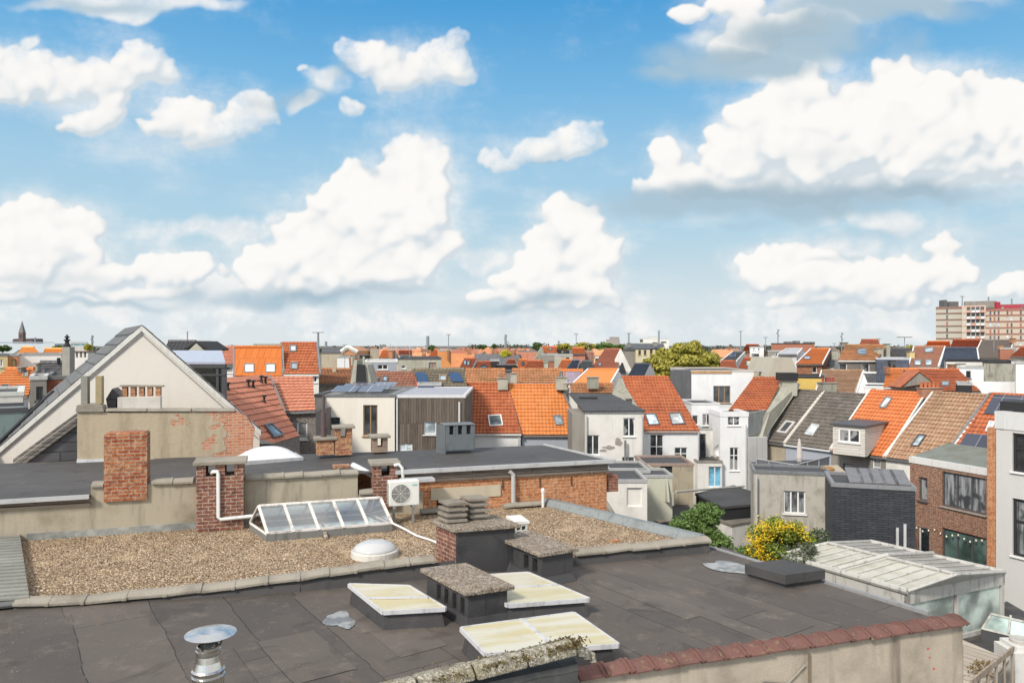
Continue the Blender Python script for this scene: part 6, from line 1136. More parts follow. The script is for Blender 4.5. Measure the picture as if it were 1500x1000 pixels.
# masts and aerials
MG = paint((.22, .24, .26), .5, .1)
def mast(label, px, yt, yb, y, r, head=None, name='mast', cat='mast'):
    t = thing(name, label, cat, P(px, yb, y)); a, b = P(px, yb, y), P(px, yt, y); a.z = 0; MB().tube([a, b], [r*1.3, r], 6).build('pole', MG, t)
    s = y/F
    if head == 'flat': MB().box(b-X*8*s-Yv*.5-Z*s*.5, X*16*s, Yv*1, Z*s*1.3).build('floodlight_head', MG, t)
    if head == 'dish':
        mb = MB()
        for k in range(3): mb.lathe(b-Z*s*(2+k*4)+X*s*(-1)**k, [(s*1.2, -s), (s*1.3, s), (s*.3, s*1.2)], 8)
        mb.build('antenna_dish', MG, t)
    if head == 'yagi':
        mb = MB(); mb.tube([b-X*3*s, b+X*3*s], .25*s, 4)
        for k in range(-3, 4): mb.tube([b+X*k*s-Yv*1.5*s-Z*s, b+X*k*s+Yv*1.5*s+Z*s], .2*s, 4)
        mb.build('aerial', MG, t)
    return t
mast('floodlight mast with a wide flat head left of centre', 466, 487, 512, 300, .45, 'flat'); mast('slender pylon tip right of the floodlight mast', 477.5, 500, 512, 180, .3); mast('plain chimney-like mast right of the lattice sign', 626.5, 492, 512, 350, .8); mast('thin guyed mast right of centre-left trees', 657, 490, 512, 400, .25, 'yagi'); mast('telecom tower with dishes in the centre', 740.5, 490, 512, 420, .7, 'dish')
mast('pole with a small box head above the centre trees', 818, 499, 512, 380, .3, 'dish'); mast('thin mast with stacked dipoles above the centre trees', 844, 489, 508, 400, .2, 'yagi'); mast('tall thin pole rising from the pale office block', 965, 484, 500, 290, .35); mast('thin pole left of the pale office block', 921, 488, 508, 280, .3, 'yagi'); mast('faint guyed mast right of the big tree', 1085, 485, 506, 500, .3, 'yagi'); mast('tall aerial pole above the long dark terrace block', 1139.5, 482, 503, 115, .08, 'dish', 'aerial', 'aerial'); mast('tall aerial pole left of the lichen-streaked roof', 1233, 487, 504, 75, .05, 'dish', 'aerial', 'aerial'); mast('aerial with a flat head above the reddish roof', 1325, 494, 511, 80, .03, 'flat', 'aerial', 'aerial'); mast('thin mast behind the white gable', 274.5, 485, 505, 200, .15, None); mast('mast with round head between gable and church', 135, 491, 507, 250, .3, 'dish'); mast('thin antenna beside the church roof', 51.5, 494, 502, 600, .5, None)
mast('roof mast on the balcony wing of the tall block', 1448, 434.5, 442, 335, .3, None, 'aerial', 'aerial'); mast('roof mast on the crimson storey', 1482, 437.5, 446, 328, .3, None, 'aerial', 'aerial'); mast('branched aerial on the dark plant room of the tall block', 1409.5, 434, 442, 334, .2, 'yagi', 'aerial', 'aerial')
# church, hall, office blocks
cy = 820; ch_ = thing('church', 'brick church tower with a tall pointed spire on the left horizon', 'church', P(32, 505, cy)); s = cy/F; a = P(27, 500, cy); CB = brick((.16, .11, .1), (.2, .14, .12), (.2, .17, .15), .2, .1, 3, 1.2)
def tw(x0, x1, yt): a = P(x0, yt, cy); return a, (x1-x0)*s
a, w_ = tw(27, 33.6, 487); MB().box(V3((a.x, a.y, 0)), X*w_, Yv*w_, Z*a.z).build('tower', CB, ch_)
ap = V3((a.x+w_/2, a.y+w_/2, P(32, 469, cy).z)); MB().face([a, a+X*w_, ap]).face([a+X*w_, a+X*w_+Yv*w_, ap]).face([a+Yv*w_, a, ap]).face([a+Yv*w_+X*w_, a+Yv*w_, ap]).build('spire', slate((.12, .11, .12), (.16, .15, .15), 2, 1.5), ch_)
mb = MB()
for k in (0, 1): mb.box(a+X*w_*(.2+.38*k)-Yv*.3-Z*s*7.5, X*w_*.2, Yv*.4, Z*s*4.5)
mb.build('louvre_window', DKF, ch_); a = P(18, 497.5, cy+20); MB().prism([a, a+X*30*s, a+X*28*s+Z*2*s, a+X*3*s+Z*1.5*s], Yv*20).build('nave_roof', T_GRY, ch_); a = P(18, 497.5, cy+20); MB().box(V3((a.x, a.y+.5, 0)), X*30*s, Yv*19, Z*(a.z)).build('nave_wall', CB, ch_)
hl = thing('industrial_hall', 'very long low pale blue industrial hall under the church spire', 'hall', P(0, 507, 500)); a, b = P(-60, 503, 500), P(80, 502, 500); MB().box(V3((a.x, a.y, 0)), X*(b.x-a.x), Yv*40, Z*a.z).build('wall', plaster((.5, .55, .58), (.4, .42, .45), .2, .1), hl); b2 = P(78, 501.3, 520); a2 = P(-60, 501.3, 520); MB().prism([a, b, b2, a2], Z*.3).build('roof', paint((.25, .29, .33), .7, .2), hl)
FB('long flat office building with a ribbon of blue windows right of the church', 103, 127, 501, 420, 15, W_WHT2, name='office_building', cat='building', ws=[(104, 503, 126, 506, dict(nx=5, fm=WHITE(), pm=glass((.1, .25, .3))))], trim=LEAD); FB('pale block of flats on the horizon behind the white gable', 282, 308, 498.5, 520, 16, W_WHT2, name='apartment_building', cat='building', ws=[(283+k*5, 500, 286+k*5, 502, dict(nx=1, fm=DKF)) for k in range(5)])
FB('flat pale block on the horizon above the orange metal roof', 371, 412, 503.5, 420, 16, W_LICH, name='apartment_building', cat='building'); FB('squat brownish tower block on the horizon right of centre', 888, 908, 497, 420, 15, plaster((.33, .29, .26)), name='tower_block', cat='building'); FB('small brown top storey of the squat tower block', 893, 907, 493.5, 425, 10, plaster((.3, .26, .24)), name='roof_storey', cat='building', zG=14)
FB('pale grey office block on the horizon left of the big tree', 936, 980, 496, 300, 20, W_WHT2, name='office_building', cat='building', ws=[(937, 497, 942, 501, dict(nx=2, fm=LEAD)), (968, 500, 976, 502, dict(nx=2, fm=DKF))]); FB('pale upper storey of the grey office block', 950, 962, 493.5, 306, 10, W_WHT2, name='roof_storey', cat='building', zG=14)
# rooftop lattice lettering seen as tilted white struts
ls = thing('lattice_sign', 'white steel lattice of slanted struts standing on a roof at the horizon', 'lattice', P(595, 512, 260)); mb = MB(); s = 260/F; rl = random.Random(4)
for k in range(30): a = P(556+k*2.2, 512, 260); mb.tube([a, a+X*3.2*s+Z*s*5.5], .12*s*1.6, 4)
for k in range(21): a = P(574+k*2.0, 505.5, 261); mb.tube([a, a+X*.6*s+Z*s*rl.uniform(2.5, 4.5)], .12*s*1.4, 4)
for yy, x0, x1 in ((512, 554, 624), (506.2, 560, 622), (501.5, 573, 615)): mb.tube([P(x0, yy, 260), P(x1, yy, 260)], .1*s, 4)
for x in (556, 580, 600, 622): mb.tube([P(x, 530, 260), P(x, 506, 260)], .2*s, 4)
mb.build('strut', paint((.75, .77, .8), .5, .1), ls)

# ---- dense town filling the distance: many small houses of a few kinds
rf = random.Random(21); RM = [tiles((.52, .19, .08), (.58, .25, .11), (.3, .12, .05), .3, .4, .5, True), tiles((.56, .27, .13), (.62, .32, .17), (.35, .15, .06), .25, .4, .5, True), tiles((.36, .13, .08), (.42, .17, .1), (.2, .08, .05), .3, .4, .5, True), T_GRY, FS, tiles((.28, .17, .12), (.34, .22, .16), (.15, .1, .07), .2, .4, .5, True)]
WM = [W_WHT, W_YEL, W_BEI, plaster((.48, .26, .16), (.35, .2, .13), .2), W_WHT2, W_LICH, B_GRY]
KN = ['orange', 'pale orange', 'dark red', 'grey tiled', 'slate', 'brown']; WN = ['white', 'yellow', 'beige', 'salmon', 'off-white', 'stained', 'grey brick']
protos = {}
def proto(ri, wi, turned):
    k = (ri, wi, turned)
    if k in protos: return protos[k]
    w, d, h, r = (6.5, 9, 8.5, 3.0); W = MB(); R = MB()
    for A, B in (((0, 0), (w, 0)), ((w, 0), (w, d)), ((w, d), (0, d)), ((0, d), (0, 0))): wall(W, A, B, 0, h, [(1.2, 2.3, 5.6, 7.2), (4.0, 5.1, 5.6, 7.2)], .12)
    if not turned: W.face([V3((w, 0, h)), V3((w, d, h)), V3((w, d/2, h+r))]); W.face([V3((0, d, h)), V3((0, 0, h)), V3((0, d/2, h+r))]); a, b, c, e = (-.1, -.3), (w+.1, -.3), None, None; R.prism([V3((-.1, -.3, h-.2)), V3((w+.1, -.3, h-.2)), V3((w+.1, d/2, h+r)), V3((-.1, d/2, h+r))], Z*.14); R.prism([V3((-.1, d+.3, h-.2)), V3((w+.1, d+.3, h-.2)), V3((w+.1, d/2, h+r)), V3((-.1, d/2, h+r))], Z*.141)
    else: W.face([V3((0, 0, h)), V3((w, 0, h)), V3((w/2, 0, h+r))]); R.prism([V3((-.3, -.1, h-.2)), V3((-.3, d, h-.2)), V3((w/2, d, h+r)), V3((w/2, -.1, h+r))], Z*.14); R.prism([V3((w+.3, -.1, h-.2)), V3((w+.3, d, h-.2)), V3((w/2, d, h+r)), V3((w/2, -.1, h+r))], Z*.141)
    G_ = MB().face([V3((.5, .13, 5.5)), V3((w-.5, .13, 5.5)), V3((w-.5, .13, 7.3)), V3((.5, .13, 7.3))])
    Q = MB().box(V3((w-1.4, d*.45, h+r*.5)), X*.8, Yv*.6, Z*r*.75)
    protos[k] = (W, R, G_, Q); return protos[k]
mesh_cache = {}
prof = {}
def vis(px0, px1, yt):
    "is any of it above what already stands in front"
    ks = range(int(px0//3), int(px1//3)+1); n = sum(1 for k in ks if prof.get(k, 999) > yt+1.0); 
    if n < max(1, len(ks)*.4): return False
    for k in ks: prof[k] = min(prof.get(k, 999), yt)
    return True
for x0, x1, yt in ((-30, 27, 519), (27, 95, 509), (95, 130, 508), (130, 345, 500), (345, 468, 503), (468, 515, 509), (515, 555, 511), (555, 605, 513), (605, 646, 524), (636, 662, 513), (662, 700, 526), (700, 757, 528), (757, 800, 527), (784, 860, 508), (860, 885, 514), (885, 912, 511), (912, 975, 504), (945, 1060, 498), (1056, 1092, 515), (1088, 1122, 505), (1125, 1196, 503), (1190, 1230, 511), (1228, 1304, 500), (1304, 1334, 511), (1334, 1386, 508), (1355, 1484, 499), (1484, 1500, 508)):
    for k in range(int(x0//3), int(x1//3)+1): prof[k] = min(prof.get(k, 999), yt)
nfill = 0; Yc = 100.0
while Yc < 620 and nfill < 230:
    half = 700/F*Yc; x = -half*1.05+rf.uniform(0, 8)
    while x < half*1.05:
        w = 6.5; sc_ = rf.uniform(.85, 1.45); hz_ = rf.uniform(.84, 1.06); top_ = 11.5*hz_; px0 = CX+F*x/Yc; px1 = CX+F*(x+w*sc_)/Yc; yt = HY+(EYE-top_)/Yc*F
        if yt > HY+1.2 and vis(px0, px1, yt) and not (1365 < px0 and Yc > 150):
            ri = rf.choice([0, 0, 1, 1, 2, 2, 3, 4, 5]); wi = rf.choice(range(7)); tn = rf.random() < .35; k = (ri, wi, tn)
            t = thing('town_house', 'small %s roofed %s house in the distant town' % (KN[ri], WN[wi]) + (', gable end facing' if tn else ''), 'house', (x, Yc, 0), group='distant town houses')
            t.scale = (sc_, sc_, hz_); t.rotation_euler.z = rf.uniform(-.25, .25)
            if k not in mesh_cache:
                W, R, G_, Q = proto(*k); mesh_cache[k] = [W.build('wall', WM[wi], None, loc=(0, 0, 0)), R.build('roof', RM[ri], None, loc=(0, 0, 0)), G_.build('window', GLD, None, loc=(0, 0, 0)), Q.build('chimney', BRK_OLD, None, loc=(0, 0, 0))]
                for o in mesh_cache[k]: o.parent = t
            else:
                for o in mesh_cache[k]: c = o.copy(); C.objects.link(c); c.parent = t
            nfill += 1
        x += w*sc_+rf.choice([0, 0, 0, 3, 9])
    Yc *= 1.035

# ================= trees =================
def leafball(mb, c, rx, ry, rz, n, s, rr, clump=9, shell=.55):
    cl = []
    for k in range(clump*6):
        v = V3((rr.gauss(0, 1), rr.gauss(0, 1), rr.gauss(0, 1))).normalized(); q = rr.uniform(shell, 1.0); cl.append((V3((c[0]+v.x*rx*q*.82, c[1]+v.y*ry*q*.82, c[2]+v.z*rz*q*.82)), rr.uniform(.16, .34)))
    for k in range(n):
        b, f = rr.choice(cl); v = V3((rr.gauss(0, 1), rr.gauss(0, 1), rr.gauss(0, 1))).normalized()*rr.uniform(.55, 1.05)
        p = b+V3((v.x*rx*f, v.y*ry*f, v.z*rz*f*.85)); t1 = V3((rr.gauss(0, 1), rr.gauss(0, 1), rr.gauss(0, .6))).normalized(); t2 = t1.cross(v+V3((.01, 0, .3))).normalized(); q = s*rr.uniform(.6, 1.3)
        i = len(mb.v); mb.v += [tuple(p-t1*q), tuple(p-t2*q*.45), tuple(p+t1*q), tuple(p+t2*q*.45)]; mb.f.append((i, i+1, i+2, i+3))
BARK = concrete((.12, .09, .06), (.06, .05, .03))
def tree(name, label, c, rx, ry, rz, n, s, m, base=0, seed=1, cat='tree', extra=(), limbs=6, **kw):
    rr = random.Random(seed); t = thing(name, label, cat, (c[0], c[1], base)); mb = MB(); leafball(mb, c, rx, ry, rz, n, s, rr, **kw)
    for (q, a, b, d, k) in extra: leafball(mb, q, a, b, d, k, s, rr, **kw)
    mb.build('crown', m, t); w = MB(); r = max(.05, rz*.06); w.tube([V3((c[0], c[1], base)), V3((c[0]+.05*rx, c[1], c[2]-rz*.5)), V3((c[0], c[1], c[2]+rz*.4))], [r*1.5, r, r*.3], 8)
    w.build('trunk', BARK, t); w = MB()
    for k in range(limbs): a = k*6.28/limbs+rr.random(); w.tube([V3((c[0], c[1], c[2]-rz*.6)), V3((c[0]+math.cos(a)*rx*.4, c[1]+math.sin(a)*ry*.4, c[2]-rz*.1)), V3((c[0]+math.cos(a)*rx*.7, c[1]+math.sin(a)*ry*.7, c[2]+rz*rr.uniform(.0, .5)))], [r*.7, r*.4, r*.12], 5)
    if limbs: w.build('branch', BARK, t)
    return t
OLV = foliage((.2, .2, .03), (.42, .38, .07), (.6, .54, .13)); GRN = foliage((.06, .11, .03), (.14, .23, .06), (.26, .36, .1)); YLW = foliage((.4, .38, .03), (.62, .58, .06), (.72, .66, .12)); DGR = foliage((.035, .065, .02), (.085, .14, .04), (.18, .25, .08)); GLD_ = foliage((.65, .38, .01), (.8, .58, .03), (.85, .72, .08)); YGR = foliage((.07, .11, .02), (.2, .27, .04), (.42, .46, .07)); GYG = foliage((.12, .12, .07), (.2, .2, .11), (.27, .26, .15))
y = 88; s = y/F; tree('broadleaf_tree', 'large olive-yellow leafy tree rising behind the tall white house', P(1005, 526, y), 47*s, 40*s, 28*s, 30000, .21, OLV, 0, 2, extra=[(P(965, 535, y), 24*s, 22*s, 18*s, 6000), (P(1038, 535, y), 22*s, 22*s, 16*s, 5000), (P(1018, 507, y+1), 10*s, 10*s, 9*s, 1500), (P(1000, 550, y-1), 40*s, 20*s, 14*s, 4000)], clump=12)
y = 140; s = y/F; tree('small_tree', 'bright yellow-green small tree in the centre distance', P(741, 518, y), 8.5*s, 8*s, 6.5*s, 2500, .25, YLW, 0, 3)
y = 230; s = y/F; tree('small_tree', 'yellow-green tree right of the slotted chimney on the left', P(129, 509, y), 6*s, 6*s, 5.5*s, 1500, .45, OLV, 0, 4)
for i, (px, py, rx, rz, y, m, lab) in enumerate(((787, 507, 10, 6, 170, DGR, 'dark green round tree left of the orange roof with grey gable'), (826, 508, 13, 6, 190, OLV, 'olive tree behind the black chimney cluster in the centre'), (857, 507, 16, 6, 200, OLV, 'wide olive tree right of the orange box-like roof'), (885, 507, 16, 6.5, 210, GRN, 'grey-green tree below the squat brownish tower block'), (906, 509, 10, 5, 180, GRN, 'green tree touching the cream town house row'), (632, 510, 6, 4.5, 240, DGR, 'dark tree beside the plain chimney-like mast'), (706, 508, 7, 3.5, 300, DGR, 'far dark tree left of the telecom tower'), (724, 507, 3, 3, 300, DGR, 'tiny dark tree left of the telecom tower'), (1334, 509, 7, 3.5, 120, OLV, 'olive tree top peeping over the dark grey roof on the right'), (3, 510, 12, 6, 300, DGR, 'dark tree at the far left below the hall'), (85, 510, 9, 5, 330, DGR, 'dark tree at the right end of the pale blue hall'))):
    s = y/F; tree('distant_tree' if y > 100 else 'potted_shrub', lab, P(px, py, y), rx*s, rx*s, rz*s, int(900+rx*70), max(.1, .0017*y), m, 0 if y > 100 else P(0, py+4, y).z, 30+i, limbs=0, cat='tree' if y > 100 else 'shrub')
# treeline on the horizon
mb = MB(); rr = random.Random(9)
for k in range(260):
    yy = rr.uniform(650, 1300); px = rr.uniform(-60, 1560); c = P(px, 505, yy); h = rr.uniform(9, 15.5) if not 690 < px < 980 else rr.uniform(12, 17.5); leafball(mb, (c.x, c.y, h*.6), rr.uniform(7, 16), 8, h*.45, 70, 1.8, rr, clump=3)
o = mb.build('treeline', foliage((.045, .06, .04), (.075, .09, .06), (.11, .12, .08))); o['kind'] = 'stuff'; o['label'] = 'dark belt of far trees along the horizon'
# garden shrubs
y = 24; s = y/F
mb = MB(); t = tree('flowering_shrub', 'tall shrub covered with yellow flowers below the grey rendered house', P(1140, 795, y), 50*s, 1.0, 46*s, 12000, .05, YGR, 0, 12, 'shrub', extra=[(P(1175, 800, y), 30*s, .8, 30*s, 2500)], clump=8)
rr = random.Random(13); mb = MB()
for (px, py, rx, rz, n) in ((1108, 795, 24, 34, 420), (1125, 775, 32, 24, 260), (1152, 768, 26, 18, 120), (1180, 782, 22, 22, 110), (1115, 815, 26, 14, 160)): leafball(mb, P(px, py, y-.8), rx*s, .5, rz*s, n, .042, rr, clump=14, shell=.2)
mb.build('blossom', GLD_, t)
tree('grey_green_shrub', 'grey-green shrub at the right foot of the yellow flowering one', P(1180, 812, y-1), 34*s, .8, 22*s, 3500, .05, foliage((.05, .07, .04), (.12, .15, .09), (.24, .28, .18)), 0, 14, 'shrub', extra=[(P(1200, 790, y+.5), 18*s, .6, 20*s, 1500)])
y = 25; s = y/F; tree('green_shrub', 'dense dark green shrub beyond the gravel roof', P(1018, 772, y), 42*s, 1.0, 30*s, 9000, .055, GRN, 0, 15, 'shrub', extra=[(P(1035, 748, y), 26*s, .8, 16*s, 2000), (P(1045, 795, y-.5), 32*s, .7, 20*s, 2500), (P(1088, 815, y-1), 22*s, .6, 16*s, 1500)])
rr = random.Random(5)
for i in range(5): c = P(1425+i*6, 985-i*8, 15.8-.0*i); c.z = 7.2; mb = MB(); leafball(mb, c, .12, .1, .25, 90, .03, rr, clump=2); tag(mb.build('weed', foliage((.2, .14, .06), (.3, .2, .1), (.35, .25, .12))), 'dry brown weed growing through the timber deck', 'weed', 'weeds on the deck')

for px, yt_, yb_, yy, r_, lab in ((1121.5, 494, 512, 96, .04, 'thin television aerial beside the distant white house'), (1222, 503, 516, 75, .03, 'small aerial on the chimney left of the lichen-streaked roof'), (1288, 496, 512, 70, .03, 'aerial standing over the right end of the lichen-streaked roof'), (735, 549, 566, 53.5, .02, 'aerial on the red-orange roof chimney'), (1208, 548, 566, 57.5, .02, 'aerial beside the dark red chimney pots'), (505, 505, 523, 84, .03, 'aerial above the white wall strip left of centre'), (600, 512, 527, 62, .03, 'aerial on the lichen-stained flat roof'), (700, 513, 527, 78, .03, 'aerial above the rooflight roof in the centre distance'), (862, 503, 520, 93, .03, 'aerial on the pinkish brick house'), (1456, 494, 510, 78, .03, 'aerial above the taupe roof')):
    t = mast(lab, px, yt_, yb_, yy, r_, 'yagi', 'aerial', 'aerial')
    for o in t.children:
        if o.name.startswith('pole'): o.data.transform(__import__('mathutils').Matrix.Identity(4))
# ================= sky with cumulus clouds, placed by direction =================
CRISP = [(1050,270,115,26),(1180,274,140,26),(1330,262,120,28),(1440,245,75,30),(450,412,95,26),(560,405,90,26),(800,436,90,20),(1090,72,60,24),(1165,40,60,24),(20,425,60,22),(90,420,70,20),(20,110,75,38),(90,118,60,30),(145,120,50,30),(205,92,40,30),(242,105,24,17),(160,160,24,26),(128,180,45,24),
(270,170,48,28),(320,185,60,26),(372,160,32,25),(300,205,34,12),(235,185,35,16),
(540,82,45,26),(590,108,50,22),(645,92,50,32),(668,58,22,20),(672,112,28,15),(520,155,20,12),
(845,208,45,26),(795,222,42,18),(742,237,40,12),(876,215,16,13),
(600,222,28,26),(640,232,24,26),(612,270,50,45),(520,262,36,26),(500,300,55,42),(570,320,85,60),(445,345,55,32),(390,398,42,34),(475,385,100,45),(565,380,85,48),(640,355,38,32),
(818,308,26,24),(852,338,42,36),(805,352,33,24),(872,375,44,38),(792,400,48,38),(742,410,32,20),(705,435,26,13),(840,418,60,32),(890,432,18,17),
(1305,105,34,29),(1262,150,55,38),(1180,148,45,40),(1120,190,58,42),(1205,205,110,62),(1330,185,110,75),(1430,150,48,36),(1475,190,60,60),(1400,222,110,45),(975,235,30,27),(1005,262,45,24),(942,278,24,12),(1080,235,60,42),(1150,255,110,28),(1500,235,60,30),
(1005,28,36,15),(1080,12,50,24),(1105,48,50,24),
(1120,398,36,32),(1158,372,28,20),(1190,402,80,32),(1290,412,100,32),(1385,400,44,28),(1375,365,28,20),(1250,438,130,16),
(35,318,75,28),(110,330,52,24),(60,365,95,36),(20,398,85,34),(135,400,80,22),(232,395,45,24),(275,398,34,28),(325,400,11,9),(1480,425,34,22),(210,430,90,14)]
SOFT = [(100,402,190,44),(250,438,210,40),(450,462,210,26),(60,462,170,30),(1190,375,130,36),(1260,440,220,34),(850,465,170,26),(640,474,150,20),(1140,470,200,24),(1400,470,160,24),(190,2,150,16),(55,62,24,14),(478,130,36,26),(450,160,34,11),(450,110,12,7),(690,365,52,24),(1235,325,70,16),(1320,332,70,22),(1190,25,110,40),(1100,60,90,44),(1120,95,80,30),(1310,2,150,18),(1170,80,60,22),
(120,468,200,14),(480,470,170,22),(320,440,60,26),(640,478,120,14),(1130,482,120,16),(850,482,80,14),(1300,475,160,14),(60,428,160,16),(250,480,260,12),(950,470,90,10),(330,340,140,22)]
SHADE = [(440,434,120,13,.75),(800,447,105,12,.65),(560,425,90,10,.5),(1030,290,125,20,1.15),(1190,292,160,22,1.15),(1340,280,110,16,.95),(1085,96,95,24,1.2),(1185,55,110,34,1.2),(1300,5,150,20,1.0),(150,8,120,12,.5),(60,405,140,14,.45),(140,445,150,9,.5),(430,150,70,18,.5),(500,112,40,20,.4),(800,245,60,7,.45),(330,212,50,8,.3),(100,200,60,12,.35),(1000,112,60,12,.8),(1290,345,110,16,.35),(1230,385,50,6,.4),(290,430,60,20,.5),(1180,235,120,18,.3),(1100,325,90,8,.5)]

def sky_dome():
    "a far shell of sky; cloud thickness, painted relief shading and base are stored per vertex, their colour and fine detail come from the material"
    rs = np.random.RandomState(5); st = 2.5; X0, X1, Y0, Y1 = -250, 1750, -330, 530
    xs = np.arange(X0, X1+1, st); ys = np.arange(Y0, Y1+1, st); gx, gy = np.meshgrid(xs, ys); h, w = gx.shape
    def blur(a, s):
        k = np.arange(-int(3*s)-1, int(3*s)+2); g = np.exp(-k*k/(2*s*s)); g /= g.sum(); m = len(k)//2
        b = np.pad(a, ((m, m), (m, m)), mode='edge'); b = sum(g[i]*b[i:i+h, :] for i in range(len(k))); return sum(g[i]*b[:, i:i+w] for i in range(len(k)))
    def vn(cell, seed):
        r = np.random.RandomState(seed); nx, ny = int((X1-X0)/cell)+3, int((Y1-Y0)/cell)+3; t = r.rand(ny, nx); fx = (gx-X0)/cell; fy = (gy-Y0)/cell
        ix, iy = fx.astype(int), fy.astype(int); fx, fy = fx-ix, fy-iy; fx = fx*fx*(3-2*fx); fy = fy*fy*(3-2*fy)
        return (t[iy, ix]*(1-fx)+t[iy, ix+1]*fx)*(1-fy)+(t[iy+1, ix]*(1-fx)+t[iy+1, ix+1]*fx)*fy-.5
    def fbm(c, seed, o=4): return sum(vn(c/2**k, seed+k)*.5**k for k in range(o))
    wx = gx+fbm(60, 1)*16+fbm(14, 31, 3)*5; wy = gy+fbm(60, 11)*16+fbm(14, 41, 3)*5
    H = np.full((h, w), -50.0)
    def puff(cx, cy, rx, ry, z, hz):
        a0, a1 = np.searchsorted(xs, [cx-rx-22, cx+rx+22]); b0, b1 = np.searchsorted(ys, [cy-ry-22, cy+ry+22])
        if a0 >= a1 or b0 >= b1: return
        d = ((wx[b0:b1, a0:a1]-cx)/rx)**2+((wy[b0:b1, a0:a1]-cy)/ry)**2
        v = np.where(d < 1, z+hz*np.sqrt(np.maximum(0, 1-d)), -50); s = H[b0:b1, a0:a1]; np.maximum(s, v, out=s)
    for cx, cy, rx, ry in CRISP:
        r = min(rx, ry); puff(cx, cy, rx*.92, ry*.92, 0, r)
        for k in range(int(12+(rx+ry)/4)):
            a = rs.rand()*2*np.pi; q = rs.uniform(.35, .93); s1 = r*rs.uniform(.2, .42); x1, y1 = cx+np.cos(a)*rx*q, cy+np.sin(a)*ry*q
            if np.sin(a) > .3: s1 *= .7
            z1 = r*np.sqrt(max(0, 1-q*q))*.85; puff(x1, y1, s1*1.1, s1, z1, s1)
            for j in range(7):
                b = rs.rand()*2*np.pi; q2 = rs.uniform(.5, .95); s2 = s1*rs.uniform(.22, .42); puff(x1+np.cos(b)*s1*q2, y1+np.sin(b)*s1*q2, s2*1.1, s2, z1+s1*np.sqrt(max(0, 1-q2*q2))*.8, s2)
    A = np.clip((np.maximum(H, -4)+4)/9, 0, 1); A = blur(A, .9); Hs = blur(np.maximum(H, 0), 1.1); gyh, gxh = np.gradient(Hs, st)
    n = 1/np.sqrt(1+.55*(gxh**2+gyh**2)); nl = (-.42*-gxh*.74+-.62*-gyh*.74*1+.66)*n
    nl = (.42*gxh*.74+.62*gyh*.74+.66)*n
    occ = np.clip((Hs-blur(Hs, 7))/14, -1, 1); big = np.clip((Hs-blur(Hs, 22))/40, -1, 1); rel = blur(.62*nl+.2*occ+.25*big, 1.3)  # rel bakes sunlit and shaded sides of the puffs into the cloud colour
    base = np.zeros((h, w)); bx, by = gx+fbm(80, 71)*60, gy+fbm(80, 81)*26
    for cx, cy, rx, ry, s in SHADE: d = np.sqrt(((bx-cx)/rx)**2+((by-cy)/ry)**2); base = np.maximum(base, s*np.clip(1.15-d/1.7, 0, 1)**1.3)
    soft = np.zeros((h, w)); bx, by = gx+fbm(90, 51)*55, gy+fbm(90, 61)*40
    for cx, cy, rx, ry in SOFT: d = np.sqrt(((bx-cx)/rx)**2+((by-cy)/ry)**2); soft = np.maximum(soft, np.clip(1.25-d, 0, 1))
    gB = np.gradient(blur(A, 9), st)[0]; edge = np.clip(-gB*26, 0, 1); thin = np.clip(1-blur(A, 26)*1.25, 0, 1)*np.clip(blur(A, 3), 0, 1); small = ((gx < 725) & (gy < 240)) | ((gx < 930) & (gx > 680) & (gy < 265)); small = blur(small.astype(float), 10)
    low = np.clip(np.maximum(np.maximum(blur(base, 4)*1.4, edge*.95), thin*.95*small), 0, 1); A2 = blur(A, 7); A = A*(1-low)+np.minimum(A, A2*.95)*low; A *= 1-.34*small*np.clip(.6+fbm(40, 91)*1.6, 0, 1)
    base = np.maximum(base, edge*(.42+.15*small)); rel = rel-.1*small; veil = blur(A, 12)*.8; soft = np.maximum(soft, veil)
    R = 9000.0; d = np.stack([(gx-CX)/F, np.ones_like(gx), (HY-gy)/F], -1); d /= np.linalg.norm(d, axis=-1, keepdims=True); co = (d*R).reshape(-1, 3); co[:, 2] += EYE
    idx = np.arange(h*w).reshape(h, w); f = np.stack([idx[:-1, :-1], idx[1:, :-1], idx[1:, 1:], idx[:-1, 1:]], -1).reshape(-1, 4)
    me = bpy.data.meshes.new('sky'); me.vertices.add(h*w); me.vertices.foreach_set('co', co.astype(np.float32).ravel()); me.loops.add(f.size); me.loops.foreach_set('vertex_index', f.astype(np.int32).ravel())
    me.polygons.add(len(f)); me.polygons.foreach_set('loop_start', np.arange(0, f.size, 4, dtype=np.int32)); me.update(calc_edges=True); me.polygons.foreach_set('use_smooth', [True]*len(f))
    for nme, a in (('puff', A), ('relief', rel), ('base', base), ('soft', soft)): at = me.attributes.new(nme, 'FLOAT', 'POINT'); at.data.foreach_set('value', a.astype(np.float32).ravel())
    m = bpy.data.materials.new('sky'); m.use_nodes = True; nt = m.node_tree; nt.nodes.clear()
    at = lambda q: nd(nt, 'ShaderNodeAttribute', attribute_name=q).outputs['Fac']
    nv = nd(nt, 'ShaderNodeVectorMath', {0: nd(nt, 'ShaderNodeVectorMath', {0: pos(nt), 1: (0, 0, EYE)}, operation='SUBTRACT').outputs[0]}, operation='NORMALIZE').outputs[0]
    z = nd(nt, 'ShaderNodeSeparateXYZ', {0: nv}).outputs[2]
    f1 = noise(nt, nv, 22, 5, .62); f2 = noise(nt, vscale(nt, nv, (6, 6, 18)), 1.0, 5, .6); f3 = noise(nt, nv, 75, 5, .7)
    pa = rng(nt, mth(nt, 'ADD', at('puff'), mth(nt, 'MULTIPLY', mth(nt, 'SUBTRACT', f3, .5), .55)), .12, .85)
